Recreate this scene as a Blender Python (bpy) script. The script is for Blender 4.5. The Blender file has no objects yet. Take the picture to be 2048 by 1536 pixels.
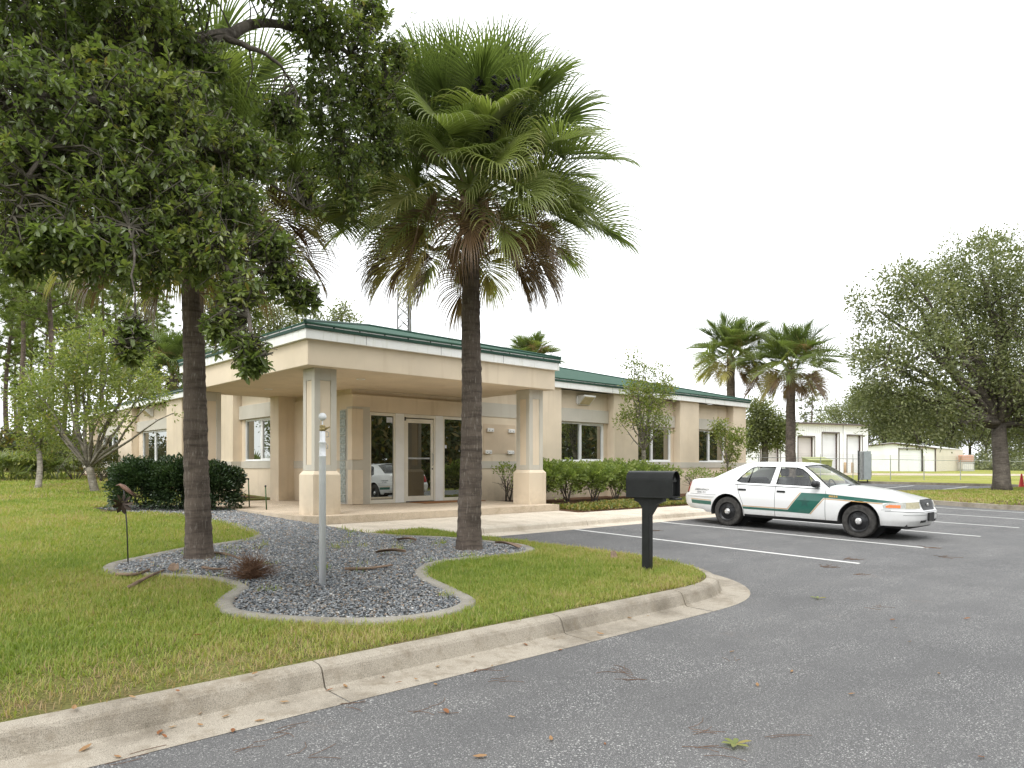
import bpy, bmesh, math, random
import numpy as np
from mathutils import Vector, Matrix
from mathutils.geometry import tessellate_polygon
random.seed(7)
S = bpy.context.scene
COL = S.collection
PI = math.pi
ORG = {}

def gz(y):
    return 0.024 * min(max(y, -15.0), 60.0)
def gza(y):
    return 0.024 * np.clip(y, -15.0, 60.0)

# ------------------------------------------------------------------ materials
MATS = {}
def nodes_of(name):
    m = bpy.data.materials.new(name); m.use_nodes = True
    nt = m.node_tree
    for n in list(nt.nodes): nt.nodes.remove(n)
    out = nt.nodes.new('ShaderNodeOutputMaterial')
    MATS[name] = m
    return m, nt, out
def nn(nt, t, **kw):
    n = nt.nodes.new(t)
    for k, v in kw.items():
        if k.startswith('i_'): n.inputs[k[2:].replace('_', ' ')].default_value = v
        else: setattr(n, k, v)
    return n
def rgba(c): return (c[0], c[1], c[2], 1.0)
def wpos(nt, scale=(1, 1, 1)):
    g = nn(nt, 'ShaderNodeNewGeometry')
    mp = nn(nt, 'ShaderNodeMapping'); mp.inputs['Scale'].default_value = scale
    nt.links.new(g.outputs['Position'], mp.inputs['Vector'])
    return mp.outputs['Vector']
def opos(nt, scale=(1, 1, 1)):
    g = nn(nt, 'ShaderNodeTexCoord')
    mp = nn(nt, 'ShaderNodeMapping'); mp.inputs['Scale'].default_value = scale
    nt.links.new(g.outputs['Object'], mp.inputs['Vector'])
    return mp.outputs['Vector']
def noise(nt, vec, scale, detail=4, rough=.55):
    n = nn(nt, 'ShaderNodeTexNoise'); n.inputs['Scale'].default_value = scale
    n.inputs['Detail'].default_value = detail; n.inputs['Roughness'].default_value = rough
    nt.links.new(vec, n.inputs['Vector']); return n.outputs['Fac']
def ramp(nt, fac, stops):
    r = nn(nt, 'ShaderNodeValToRGB'); e = r.color_ramp.elements
    while len(e) < len(stops): e.new(.5)
    for i, (p, c) in enumerate(stops):
        e[i].position = p; e[i].color = rgba(c) if len(c) == 3 else c
    nt.links.new(fac, r.inputs['Fac']); return r.outputs['Color']
def mixc(nt, fac, a, b, mode='MIX'):
    m = nn(nt, 'ShaderNodeMix', data_type='RGBA', blend_type=mode)
    for sock, val in ((0, fac), (6, a), (7, b)):
        if isinstance(val, (int, float)): m.inputs[sock].default_value = val
        elif isinstance(val, tuple): m.inputs[sock].default_value = rgba(val)
        else: nt.links.new(val, m.inputs[sock])
    return m.outputs[2]
def bump(nt, h, strength, dist=.01):
    b = nn(nt, 'ShaderNodeBump'); b.inputs['Strength'].default_value = strength
    b.inputs['Distance'].default_value = dist
    nt.links.new(h, b.inputs['Height']); return b.outputs['Normal']
def principled(nt, out, col, rough=.6, metal=0, spec=.5, normal=None):
    p = nn(nt, 'ShaderNodeBsdfPrincipled')
    if isinstance(col, tuple): p.inputs['Base Color'].default_value = rgba(col)
    else: nt.links.new(col, p.inputs['Base Color'])
    if isinstance(rough, (int, float)): p.inputs['Roughness'].default_value = rough
    else: nt.links.new(rough, p.inputs['Roughness'])
    p.inputs['Metallic'].default_value = metal
    p.inputs['Specular IOR Level'].default_value = spec
    if normal: nt.links.new(normal, p.inputs['Normal'])
    nt.links.new(p.outputs[0], out.inputs['Surface']); return p
def M(name, col, rough=.7, var=.12, scale=3, bmp=0, bscale=80, metal=0, spec=.5, obj=False):
    m, nt, out = nodes_of(name)
    v = opos(nt) if obj else wpos(nt)
    f = noise(nt, v, scale, 5)
    dark = tuple(c * (1 - var * 1.6) for c in col); light = tuple(min(1, c * (1 + var)) for c in col)
    cc = ramp(nt, f, [(.3, dark), (.7, light)])
    nr = bump(nt, noise(nt, v, bscale, 3), bmp, .006) if bmp else None
    principled(nt, out, cc, rough, metal, spec, nr)
    return m

def stucco(name, col, stain=.35):
    m, nt, out = nodes_of(name)
    v = wpos(nt); vs = wpos(nt, (2.2, 2.2, .16))
    base = ramp(nt, noise(nt, v, 1.1, 6), [(.3, tuple(c * .9 for c in col)), (.7, tuple(min(1, c * 1.05) for c in col))])
    st = ramp(nt, noise(nt, vs, 1.6, 5, .6), [(.56, (0, 0, 0)), (.78, (stain, stain, stain))])
    c2 = mixc(nt, st, base, tuple(c * q for c, q in zip(col, (.72, .66, .58))))
    dirt = ramp(nt, noise(nt, v, .7, 3), [(.58, (0, 0, 0)), (.8, (.25, .25, .25))])
    c3 = mixc(nt, dirt, c2, tuple(c * q for c, q in zip(col, (.8, .82, .74))))
    g = nn(nt, 'ShaderNodeNewGeometry'); sx_ = nn(nt, 'ShaderNodeSeparateXYZ'); nt.links.new(g.outputs['Position'], sx_.inputs[0])
    mr = nn(nt, 'ShaderNodeMapRange'); mr.inputs[1].default_value = .40; mr.inputs[2].default_value = 1.15; mr.inputs[3].default_value = 1; mr.inputs[4].default_value = 0
    nt.links.new(sx_.outputs['Z'], mr.inputs[0])
    sp = ramp(nt, noise(nt, v, 2.6, 6, .7), [(.40, (0, 0, 0)), (.68, (.62, .62, .62))])       # soil splashed up from the beds
    c3 = mixc(nt, mixc(nt, 1.0, sp, mr.outputs[0], 'MULTIPLY'), c3, (.30, .245, .175))
    principled(nt, out, c3, .9, 0, .2, bump(nt, noise(nt, v, 140, 3), .3, .004))
stucco('stucco_tan', (.71, .60, .455), .6)
stucco('stucco_grey', (.55, .515, .44), .3)
def fascia():
    m, nt, out = nodes_of('fascia_white')
    v = wpos(nt); vs = wpos(nt, (5, 5, .5))
    st = ramp(nt, noise(nt, vs, 2.2, 5, .65), [(.55, (0, 0, 0)), (.8, (.7, .7, .7))])
    base = ramp(nt, noise(nt, v, 1.3, 4), [(.3, (.76, .76, .72)), (.7, (.86, .86, .83))])
    c = mixc(nt, st, base, (.50, .50, .36))
    principled(nt, out, c, .6, 0, .3)
fascia()
def concrete(name, col, dark, sc=1.0, grime=.55):
    m, nt, out = nodes_of(name)
    v = wpos(nt)
    base = ramp(nt, noise(nt, v, .9 * sc, 8, .65), [(.28, dark), (.5, col), (.75, tuple(min(1, c * 1.12) for c in col))])
    sp = ramp(nt, noise(nt, v, 220, 2), [(.36, (.55, .55, .55)), (.5, (1, 1, 1)), (.68, (1.2, 1.2, 1.2))])
    c = mixc(nt, 1.0, base, sp, 'MULTIPLY')
    st = ramp(nt, noise(nt, v, 3.5 * sc, 5, .7), [(.50, (0, 0, 0)), (.72, (grime, grime, grime))])
    c = mixc(nt, st, c, tuple(q * w_ for q, w_ in zip(col, (.56, .52, .46))))
    ch = ramp(nt, noise(nt, v, 34, 4, .75), [(.62, (0, 0, 0)), (.70, (grime * .7, grime * .7, grime * .7))])
    c = mixc(nt, ch, c, tuple(min(.75, q * 1.5) for q in col))
    principled(nt, out, c, .92, 0, .2, bump(nt, noise(nt, v, 160, 4), .5, .006))
concrete('kerb_concrete', (.36, .32, .26), (.18, .155, .12), 1.5, .85)
concrete('walk_concrete', (.62, .55, .45), (.47, .40, .31))
concrete('porch_concrete', (.60, .50, .38), (.46, .37, .26))
concrete('edging_concrete', (.29, .27, .23), (.15, .135, .11), 2)
def asphalt():
    m, nt, out = nodes_of('asphalt')
    v = wpos(nt)
    base = ramp(nt, noise(nt, v, .35, 6, .6), [(.3, (.088, .087, .087)), (.7, (.124, .122, .120))])
    streak = ramp(nt, noise(nt, wpos(nt, (.5, 2.2, 1)), .7, 4), [(.45, (0, 0, 0)), (.8, (.5, .5, .5))])
    c = mixc(nt, streak, base, (.148, .144, .138))
    # fine aggregate
    agg = ramp(nt, noise(nt, v, 230, 2, .5), [(.34, (.45, .45, .45)), (.5, (1, 1, 1)), (.66, (1.8, 1.8, 1.8))])
    c = mixc(nt, 1.0, c, agg, 'MULTIPLY')
    # pale worn chips gathered in drifts
    chip = ramp(nt, noise(nt, v, 88, 2, .6), [(.60, (0, 0, 0)), (.645, (1, 1, 1))])
    drift = ramp(nt, noise(nt, wpos(nt, (1, 1.5, 1)), 1.15, 5, .7), [(.40, (.22, .22, .22)), (.70, (1, 1, 1))])
    k = mixc(nt, 1.0, chip, drift, 'MULTIPLY')
    c = mixc(nt, k, c, (.60, .59, .56))
    chip2 = ramp(nt, noise(nt, v, 60, 3, .7), [(.655, (0, 0, 0)), (.69, (.8, .8, .8))])
    c = mixc(nt, chip2, c, (.40, .39, .37))
    rust = ramp(nt, noise(nt, v, .8, 6, .75), [(.62, (0, 0, 0)), (.80, (.35, .35, .35))])
    c = mixc(nt, rust, c, (.26, .18, .13))
    principled(nt, out, c, .85, 0, .35, bump(nt, noise(nt, v, 170, 3), .8, .008))
asphalt()
def paintline():
    m, nt, out = nodes_of('road_paint')
    v = wpos(nt)
    w = ramp(nt, noise(nt, v, 38, 4, .7), [(.33, (.16, .16, .155)), (.42, (.70, .69, .66))])
    principled(nt, out, w, .8, 0, .3)
paintline()
def ground_mat(name, cols, sc):
    m, nt, out = nodes_of(name)
    v = wpos(nt)
    a = ramp(nt, noise(nt, v, sc, 7, .65), [(.3, cols[0]), (.5, cols[1]), (.7, cols[2])])
    b = ramp(nt, noise(nt, v, 45, 4), [(.3, (.55, .55, .55)), (.7, (1.3, 1.3, 1.3))])
    c = mixc(nt, 1.0, a, b, 'MULTIPLY')
    principled(nt, out, c, .95, 0, .1, bump(nt, noise(nt, v, 30, 4), .8, .03))
ground_mat('lawn_soil', [(.16, .115, .07), (.13, .135, .035), (.20, .19, .07)], .8)
ground_mat('field_grass', [(.20, .22, .04), (.29, .30, .065), (.36, .33, .12)], .25)
ground_mat('bed_soil', [(.05, .05, .048), (.07, .07, .07), (.10, .095, .085)], 6)
ground_mat('sand', [(.40, .33, .24), (.5, .43, .33), (.58, .52, .42)], .5)
ground_mat('mulch', [(.06, .035, .02), (.11, .06, .035), (.17, .10, .06)], 5)
ground_mat('island_soil', [(.09, .06, .035), (.12, .10, .035), (.14, .14, .03)], 1.2)

def leafmat(name, stops, rough=.45, trans=.3, spec=.5, emitless=True):
    m, nt, out = nodes_of(name)
    at = nn(nt, 'ShaderNodeAttribute', attribute_name='rnd')
    c = ramp(nt, at.outputs['Fac'], stops)
    p = nn(nt, 'ShaderNodeBsdfPrincipled'); nt.links.new(c, p.inputs['Base Color'])
    p.inputs['Roughness'].default_value = rough; p.inputs['Specular IOR Level'].default_value = spec
    t = nn(nt, 'ShaderNodeBsdfTranslucent')
    c2 = mixc(nt, 1.0, c, (1.3, 1.45, .7), 'MULTIPLY'); nt.links.new(c2, t.inputs['Color'])
    mx = nn(nt, 'ShaderNodeMixShader'); mx.inputs[0].default_value = trans
    nt.links.new(p.outputs[0], mx.inputs[1]); nt.links.new(t.outputs[0], mx.inputs[2])
    nt.links.new(mx.outputs[0], out.inputs['Surface'])
leafmat('oak_leaf', [(0, (.09, .12, .042)), (.5, (.155, .20, .065)), (.9, (.26, .28, .085)), (1, (.28, .22, .06))], .34, .38, .6)
leafmat('oak_far_leaf', [(0, (.10, .12, .052)), (.5, (.17, .19, .08)), (1, (.27, .27, .13))], .5, .3, .45)
leafmat('light_leaf', [(0, (.13, .165, .045)), (.5, (.20, .235, .07)), (.85, (.29, .30, .09)), (1, (.36, .27, .09))], .5, .4, .4)
leafmat('hedge_leaf', [(0, (.14, .19, .05)), (.5, (.26, .32, .09)), (1, (.46, .48, .19))], .42, .4, .5)
leafmat('bush_leaf', [(0, (.022, .042, .017)), (.5, (.040, .070, .026)), (1, (.075, .11, .040))], .32, .2, .6)
leafmat('wild_leaf', [(0, (.04, .06, .02)), (.5, (.08, .09, .025)), (.8, (.14, .12, .03)), (1, (.20, .13, .03))], .5, .3, .4)
leafmat('pine_needle', [(0, (.11, .15, .04)), (.5, (.18, .23, .055)), (1, (.28, .31, .09))], .5, .35, .4)
leafmat('frond', [(0, (.085, .115, .040)), (.25, (.15, .185, .068)), (.48, (.235, .265, .085)), (.64, (.44, .39, .15)), (.8, (.21, .135, .08)), (1, (.15, .09, .055))], .32, .40, .6)
leafmat('grass_blade', [(0, (.13, .185, .036)), (.34, (.205, .27, .050)), (.60, (.30, .33, .078)), (.80, (.44, .38, .16)), (1, (.40, .28, .17))], .55, .4, .3)
leafmat('gravel_stone', [(0, (.14, .15, .16)), (.35, (.225, .24, .25)), (.66, (.31, .325, .335)), (.84, (.30, .22, .15)), (.92, (.42, .42, .41)), (1, (.60, .59, .56))], .8, 0, .3)
leafmat('dry_leaf', [(0, (.16, .06, .025)), (.5, (.25, .105, .045)), (1, (.38, .25, .13))], .7, .2, .3)
leafmat('dry_twig', [(0, (.16, .09, .055)), (1, (.26, .16, .11))], .8, .1, .2)
leafmat('ground_cover', [(0, (.10, .12, .03)), (.6, (.20, .22, .05)), (1, (.33, .22, .07))], .5, .3, .4)

def barkmat(name, col, light, vs=(30, 30, 6), amt=.5):
    m, nt, out = nodes_of(name)
    v = opos(nt); v2 = opos(nt, vs)
    a = ramp(nt, noise(nt, v, 3, 6), [(.3, tuple(c * .6 for c in col)), (.7, tuple(c * 1.2 for c in col))])
    f = ramp(nt, noise(nt, v2, 1.0, 4, .7), [(.55, (0, 0, 0)), (.72, (amt, amt, amt))])
    c = mixc(nt, f, a, light)
    dk = ramp(nt, noise(nt, opos(nt, (2, 2, 14)), 1.5, 3), [(.3, (.55, .55, .55)), (.55, (1, 1, 1))])
    c = mixc(nt, 1.0, c, dk, 'MULTIPLY')
    principled(nt, out, c, .95, 0, .15, bump(nt, noise(nt, v2, 1.4, 5), 1.0, .03))
barkmat('palm_bark', (.175, .140, .115), (.42, .37, .32), (42, 42, 7), .75)
barkmat('oak_bark', (.14, .12, .10), (.27, .245, .21), (26, 26, 4), .6)
M('twig_bark', (.075, .066, .045), .9, .2, 9)
barkmat('pine_bark', (.15, .115, .095), (.26, .21, .18), (20, 20, 4), .6)
barkmat('pale_bark', (.24, .215, .17), (.42, .40, .36), (14, 14, 9), .7)
barkmat('dead_wood', (.34, .24, .17), (.55, .44, .35), (60, 60, 10), .6)

M('roof_green', (.030, .078, .052), .75, .12, 4, .4, 60, spec=.15)
M('roof_edge_green', (.022, .060, .042), .6, .10, 4, spec=.2)
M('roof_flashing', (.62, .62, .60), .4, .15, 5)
M('soffit_paint', (.58, .45, .30), .9, .06, .6)
M('frame_white', (.80, .80, .78), .45, .05, 2)
M('frame_cream', (.74, .70, .60), .5, .06, 2)
M('dark_metal', (.03, .03, .032), .4, .1, 5)
M('black_plastic', (.012, .013, .013), .45, .2, 9, .25, 160, spec=.35)
M('white_paint_pole', (.90, .91, .93), .4, .06, 4)
M('brass', (.40, .31, .14), .4, .2, 30, metal=.6)
M('grey_cabinet', (.42, .46, .46), .5, .06, 3)
M('galv', (.42, .43, .43), .45, .15, 8, metal=.5)
M('mat_brown', (.30, .13, .04), .95, .2, 40, .6, 200)
M('bracket_white', (.80, .79, .76), .5, .05, 20)
M('patch_beige', (.60, .48, .345), .9, .05, 2)
M('orange_cone', (.62, .035, .03), .5, .1, 6)
M('bollard_tan', (.52, .38, .24), .7, .08, 4)
M('dumpster_green', (.30, .32, .12), .6, .1, 4)
M('tote_cage', (.5, .5, .5), .5, .1, 9)
M('tote_white', (.75, .72, .68), .6, .05, 3)
M('tote_orange', (.62, .33, .24), .6, .05, 3)
M('metal_white', (.90, .91, .90), .5, .04, .5)
M('metal_tan', (.66, .60, .50), .5, .04, .5)
M('roller_door', (.80, .81, .83), .5, .04, .5)
M('door_beige', (.62, .58, .56), .5, .04, .5)
M('trim_brown', (.085, .055, .045), .5, .1, 2)
M('tower_steel', (.17, .17, .18), .5, .1, 3, metal=.2)
M('rust_metal', (.26, .15, .11), .6, .3, 30, metal=.4)
M('rust_dark', (.05, .032, .02), .55, .3, 30, metal=.4)
M('stake_green', (.055, .10, .03), .5, .2, 9)
M('lamp_lens', (.62, .52, .30), .3, .1, 9)
M('glass_block', (.33, .37, .35), .12, .3, 14, .8, 26, spec=.8)
M('mortar', (.55, .54, .5), .8)
M('sticker', (.62, .66, .74), .5, .1, 40)
M('teal_paint', (.06, .25, .25), .5)
M('berry', (.018, .016, .020), .4, .2, 40)
M('stalk', (.22, .13, .07), .7, .2, 20)
M('stalk_orange', (.36, .19, .075), .7, .2, 20)
M('yellowish_boot', (.33, .22, .15), .8, .25, 14)

def glassmat(name, refl, body, rough=0.0, tint=(1, 1, 1)):
    m, nt, out = nodes_of(name)
    d = nn(nt, 'ShaderNodeBsdfDiffuse'); d.inputs['Color'].default_value = rgba(body)
    g = nn(nt, 'ShaderNodeBsdfGlossy'); g.inputs['Roughness'].default_value = rough
    g.inputs['Color'].default_value = rgba(tint)
    v = wpos(nt)
    nt.links.new(bump(nt, noise(nt, v, .9, 2), .02, .02), g.inputs['Normal'])
    mx = nn(nt, 'ShaderNodeMixShader'); mx.inputs[0].default_value = refl
    nt.links.new(d.outputs[0], mx.inputs[1]); nt.links.new(g.outputs[0], mx.inputs[2])
    nt.links.new(mx.outputs[0], out.inputs['Surface'])
glassmat('window_glass', .42, (.020, .021, .017), 0, (.93, .95, .9))
glassmat('door_glass', .30, (.016, .015, .012), 0, (.9, .93, .88))
def carglass():
    m, nt, out = nodes_of('car_glass')
    t = nn(nt, 'ShaderNodeBsdfTransparent'); t.inputs['Color'].default_value = (.93, .96, .93, 1)
    g = nn(nt, 'ShaderNodeBsdfGlossy'); g.inputs['Roughness'].default_value = .0
    ge = nn(nt, 'ShaderNodeNewGeometry'); dt = nn(nt, 'ShaderNodeVectorMath', operation='DOT_PRODUCT')
    nt.links.new(ge.outputs['Normal'], dt.inputs[0]); nt.links.new(ge.outputs['Incoming'], dt.inputs[1])
    ab = nn(nt, 'ShaderNodeMath', operation='ABSOLUTE'); nt.links.new(dt.outputs['Value'], ab.inputs[0])
    om = nn(nt, 'ShaderNodeMath', operation='SUBTRACT'); om.inputs[0].default_value = 1; nt.links.new(ab.outputs[0], om.inputs[1])
    pw = nn(nt, 'ShaderNodeMath', operation='POWER'); pw.inputs[1].default_value = 4.2; nt.links.new(om.outputs[0], pw.inputs[0])
    fr = nn(nt, 'ShaderNodeMath', operation='MULTIPLY_ADD'); fr.inputs[1].default_value = .9; fr.inputs[2].default_value = .07; nt.links.new(pw.outputs[0], fr.inputs[0])
    mx = nn(nt, 'ShaderNodeMixShader')
    nt.links.new(fr.outputs[0], mx.inputs[0]); nt.links.new(t.outputs[0], mx.inputs[1]); nt.links.new(g.outputs[0], mx.inputs[2])
    nt.links.new(mx.outputs[0], out.inputs['Surface'])
carglass()
def carpaint(name, col, rough=.28, coat=.6):
    m, nt, out = nodes_of(name)
    v = opos(nt)
    c = ramp(nt, noise(nt, v, 3, 4), [(.3, tuple(q * .97 for q in col)), (.7, col)])
    dust = nn(nt, 'ShaderNodeSeparateXYZ'); tc = nn(nt, 'ShaderNodeTexCoord'); nt.links.new(tc.outputs['Object'], dust.inputs[0])
    mr = nn(nt, 'ShaderNodeMapRange'); mr.inputs[1].default_value = .22; mr.inputs[2].default_value = .55
    mr.inputs[3].default_value = .4; mr.inputs[4].default_value = 0
    nt.links.new(dust.outputs['Z'], mr.inputs[0])
    sp = ramp(nt, noise(nt, v, 9, 5, .7), [(.35, (0, 0, 0)), (.7, (1, 1, 1))])
    k = mixc(nt, 1.0, sp, mr.outputs[0], 'MULTIPLY')
    c = mixc(nt, k, c, (.40, .36, .30))
    p = principled(nt, out, c, rough)
    p.inputs['Coat Weight'].default_value = coat; p.inputs['Coat Roughness'].default_value = .06
carpaint('car_white', (.80, .80, .79))
carpaint('car_green', (.012, .115, .085))
carpaint('car_green_dark', (.014, .085, .07))
carpaint('car_gold', (.58, .33, .09))
M('tyre_rubber', (.055, .052, .048), .85, .3, 14, .4, 120, spec=.3, obj=True)
M('rim_black', (.010, .010, .011), .3, .15, 9, obj=True)
M('hole_black', (.004, .004, .004), .9, 0, 1)
M('chrome', (.86, .85, .83), .3, .15, 40, metal=1, obj=True)
M('trim_black', (.016, .016, .017), .45, .1, 9, obj=True)
M('gap_dark', (.05, .05, .05), .8, .1, 9)
M('lens_clear', (.50, .50, .46), .12, .15, 30, spec=.8, obj=True)
M('lens_yellowed', (.52, .47, .33), .15, .12, 20, spec=.8, obj=True)
M('lens_amber', (.80, .20, .03), .15, .1, 20, spec=.7, obj=True)
M('lens_red', (.45, .012, .015), .12, .1, 20, spec=.8, obj=True)
M('seat_grey', (.12, .12, .125), .9, .1, 9)
M('interior_dark', (.025, .025, .025), .9, .1, 5)
M('decal_grey', (.09, .09, .09), .5)

# ------------------------------------------------------------------ objects
def setp(o, label=None, cat=None, group=None, kind=None):
    if label: o['label'] = label
    if cat: o['category'] = cat
    if group: o['group'] = group
    if kind: o['kind'] = kind
    return o
def thing(name, label, cat, loc=(0, 0, 0), group=None):
    o = bpy.data.objects.new(name, None); COL.objects.link(o)
    o.empty_display_size = .2
    o.location = loc; ORG[o.name] = Vector(loc)
    return setp(o, label, cat, group)
def link(name, me, mats, parent=None, smooth=False, loc=None):
    o = bpy.data.objects.new(name, me); COL.objects.link(o)
    if isinstance(mats, str): mats = [mats]
    for m in mats: me.materials.append(MATS[m])
    if smooth:
        me.polygons.foreach_set('use_smooth', np.ones(len(me.polygons), dtype=bool))
    if parent: 
        o.parent = parent; ORG[o.name] = ORG[parent.name]
    if loc is not None: o.location = loc
    return o
def org(parent): return ORG[parent.name] if parent else Vector((0, 0, 0))
def pmesh(name, V, F, mat, parent=None, smooth=False, fm=None, local=False):
    """mesh from world-space vertices (local=True: already in the parent's space)"""
    og = Vector((0, 0, 0)) if local else org(parent)
    me = bpy.data.meshes.new(name)
    me.from_pydata([(v[0] - og.x, v[1] - og.y, v[2] - og.z) for v in V], [], F)
    o = link(name, me, mat, parent, smooth)
    if fm is not None: me.polygons.foreach_set('material_index', np.array(fm, dtype=np.int32))
    me.update(); return o
def npmesh(name, V, F, rnd, mat, parent=None, smooth=False):
    """V (n,3) world, F (m,k) equal-sided faces, rnd (n,) per point"""
    og = org(parent)
    V = np.asarray(V, dtype=np.float32) - np.array(og, dtype=np.float32)
    F = np.asarray(F, dtype=np.int32); k = F.shape[1]; m = len(F)
    me = bpy.data.meshes.new(name)
    me.vertices.add(len(V)); me.vertices.foreach_set('co', V.ravel())
    me.loops.add(m * k); me.loops.foreach_set('vertex_index', F.ravel())
    me.polygons.add(m)
    me.polygons.foreach_set('loop_start', np.arange(0, m * k, k, dtype=np.int32))
    me.polygons.foreach_set('loop_total', np.full(m, k, dtype=np.int32))
    if rnd is not None:
        a = me.attributes.new('rnd', 'FLOAT', 'POINT'); a.data.foreach_set('value', np.asarray(rnd, dtype=np.float32))
    me.update(calc_edges=True)
    return link(name, me, mat, parent, smooth)

class MB:
    """collects simple shapes into ONE mesh"""
    def __init__(s): s.V = []; s.F = []
    def add(s, V, F):
        n = len(s.V); s.V += [tuple(v) for v in V]; s.F += [tuple(i + n for i in f) for f in F]; return s
    def box(s, x0, x1, y0, y1, z0, z1, bev=0):
        if bev <= 0:
            V = [(x, y, z) for z in (z0, z1) for x, y in ((x0, y0), (x1, y0), (x1, y1), (x0, y1))]
            return s.add(V, [(3, 2, 1, 0), (4, 5, 6, 7), (0, 1, 5, 4), (1, 2, 6, 5), (2, 3, 7, 6), (3, 0, 4, 7)])
        b = bev
        V = []; 
        for z, i in ((z0, b), (z0 + b, 0), (z1 - b, 0), (z1, b)):
            a0, a1, c0, c1 = x0 + i, x1 - i, y0 + i, y1 - i
            k = b if i == 0 else 0
            V += [(a0 + k, c0, z), (a1 - k, c0, z), (a1, c0 + k, z), (a1, c1 - k, z), (a1 - k, c1, z), (a0 + k, c1, z), (a0, c1 - k, z), (a0, c0 + k, z)]
        F = [tuple(range(7, -1, -1)), tuple(range(24, 32))]
        for r in range(3):
            for i in range(8):
                j = (i + 1) % 8; F.append((r * 8 + i, r * 8 + j, r * 8 + 8 + j, r * 8 + 8 + i))
        return s.add(V, F)
    def tube(s, pts, rad, n=8, cap=True):
        pts = [Vector(p) for p in pts]
        if isinstance(rad, (int, float)): rad = [rad] * len(pts)
        V = []; F = []; ref = None
        for i, p in enumerate(pts):
            d = (pts[min(i + 1, len(pts) - 1)] - pts[max(i - 1, 0)])
            if d.length < 1e-9: d = Vector((0, 0, 1))
            d.normalize()
            if ref is None:
                ref = d.orthogonal().normalized()
            u = (ref - d * ref.dot(d))
            if u.length < 1e-6: u = d.orthogonal()
            u.normalize(); ref = u; w = d.cross(u)
            for k in range(n):
                a = 2 * PI * k / n
                V.append(p + (u * math.cos(a) + w * math.sin(a)) * rad[i])
        for i in range(len(pts) - 1):
            for k in range(n):
                j = (k + 1) % n; F.append((i * n + k, i * n + j, (i + 1) * n + j, (i + 1) * n + k))
        if cap:
            F.append(tuple(range(n - 1, -1, -1))); F.append(tuple(range((len(pts) - 1) * n, len(pts) * n)))
        return s.add(V, F)
    def lathe(s, prof, c=(0, 0, 0), n=16, axis='z', cap=True):
        V = []; F = []
        for r, h in prof:
            for k in range(n):
                a = 2 * PI * k / n; q = (r * math.cos(a), r * math.sin(a), h)
                if axis == 'y': q = (q[0], q[2], q[1])
                V.append((c[0] + q[0], c[1] + q[1], c[2] + q[2]))
        for i in range(len(prof) - 1):
            for k in range(n):
                j = (k + 1) % n; f = (i * n + k, i * n + j, (i + 1) * n + j, (i + 1) * n + k)
                F.append(f[::-1] if axis == 'y' else f)
        if not cap: return s.add(V, F)
        F.append(tuple(range(n - 1, -1, -1)) if axis != 'y' else tuple(range(n)))
        e = tuple(range((len(prof) - 1) * n, len(prof) * n)); F.append(e if axis != 'y' else e[::-1])
        return s.add(V, F)
    def prism(s, poly, z0, z1):
        n = len(poly); V = [(x, y, z0) for x, y in poly] + [(x, y, z1) for x, y in poly]
        F = [tuple(range(n - 1, -1, -1)), tuple(range(n, 2 * n))] + [(i, (i + 1) % n, n + (i + 1) % n, n + i) for i in range(n)]
        return s.add(V, F)
    def build(s, name, mat, parent=None, smooth=False, local=False):
        return pmesh(name, s.V, s.F, mat, parent, smooth, local=local)

def smooth_path(pts, n=6, closed=False):
    P = [Vector((p[0], p[1], p[2] if len(p) > 2 else 0)) for p in pts]; out = []; N = len(P)
    rng = range(N if closed else N - 1)
    for i in rng:
        a = P[(i - 1) % N] if closed or i > 0 else P[0]; b = P[i]; c = P[(i + 1) % N]
        d = P[(i + 2) % N] if closed or i + 2 < N else P[-1]
        for k in range(n):
            t = k / n
            out.append(.5 * ((2 * b) + (c - a) * t + (2 * a - 5 * b + 4 * c - d) * t * t + (3 * b - a - 3 * c + d) * t ** 3))
    if not closed: out.append(P[-1])
    return out
def sheet(name, poly, h, mat, kind='structure', skirt=0):
    """flat sheet following the site's slope, h above it"""
    V = [(x, y, gz(y) + h) for x, y in poly]
    F = [tuple(t) for t in tessellate_polygon([[Vector(v) for v in V]])]
    F = [f if ((V[f[1]][0] - V[f[0]][0]) * (V[f[2]][1] - V[f[0]][1]) - (V[f[1]][1] - V[f[0]][1]) * (V[f[2]][0] - V[f[0]][0])) > 0 else f[::-1] for f in F]
    if skirt:
        n = len(V); V += [(x, y, z - skirt) for x, y, z in V]
        F += [(i, (i + 1) % n, n + (i + 1) % n, n + i) for i in range(n)]
    o = pmesh(name, V, F, mat); o['kind'] = kind; return o
def sweep(name, path, prof, mat, kind='structure', closed=False, smooth=False):
    """path of 2-D points; prof = (offset to the left of travel, height above slope)"""
    P = [Vector((p[0], p[1])) for p in path]; N = len(P); V = []; F = []; m = len(prof)
    for i, p in enumerate(P):
        a = P[(i - 1) % N] if closed or i > 0 else P[i]; b = P[(i + 1) % N] if closed or i < N - 1 else P[i]
        d = (b - a).normalized(); nrm = Vector((-d.y, d.x))
        for o, h in prof:
            q = p + nrm * o; V.append((q.x, q.y, gz(q.y) + h))
    for i in range(N if closed else N - 1):
        j = (i + 1) % N
        for k in range(m - 1):
            F.append((i * m + k, j * m + k, j * m + k + 1, i * m + k + 1))
    if not closed:
        F.append(tuple(range(m))); F.append(tuple(range((N - 1) * m + m - 1, (N - 1) * m - 1, -1)))
    o = pmesh(name, V, F, mat, None, smooth)
    if kind: o['kind'] = kind
    return o
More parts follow.
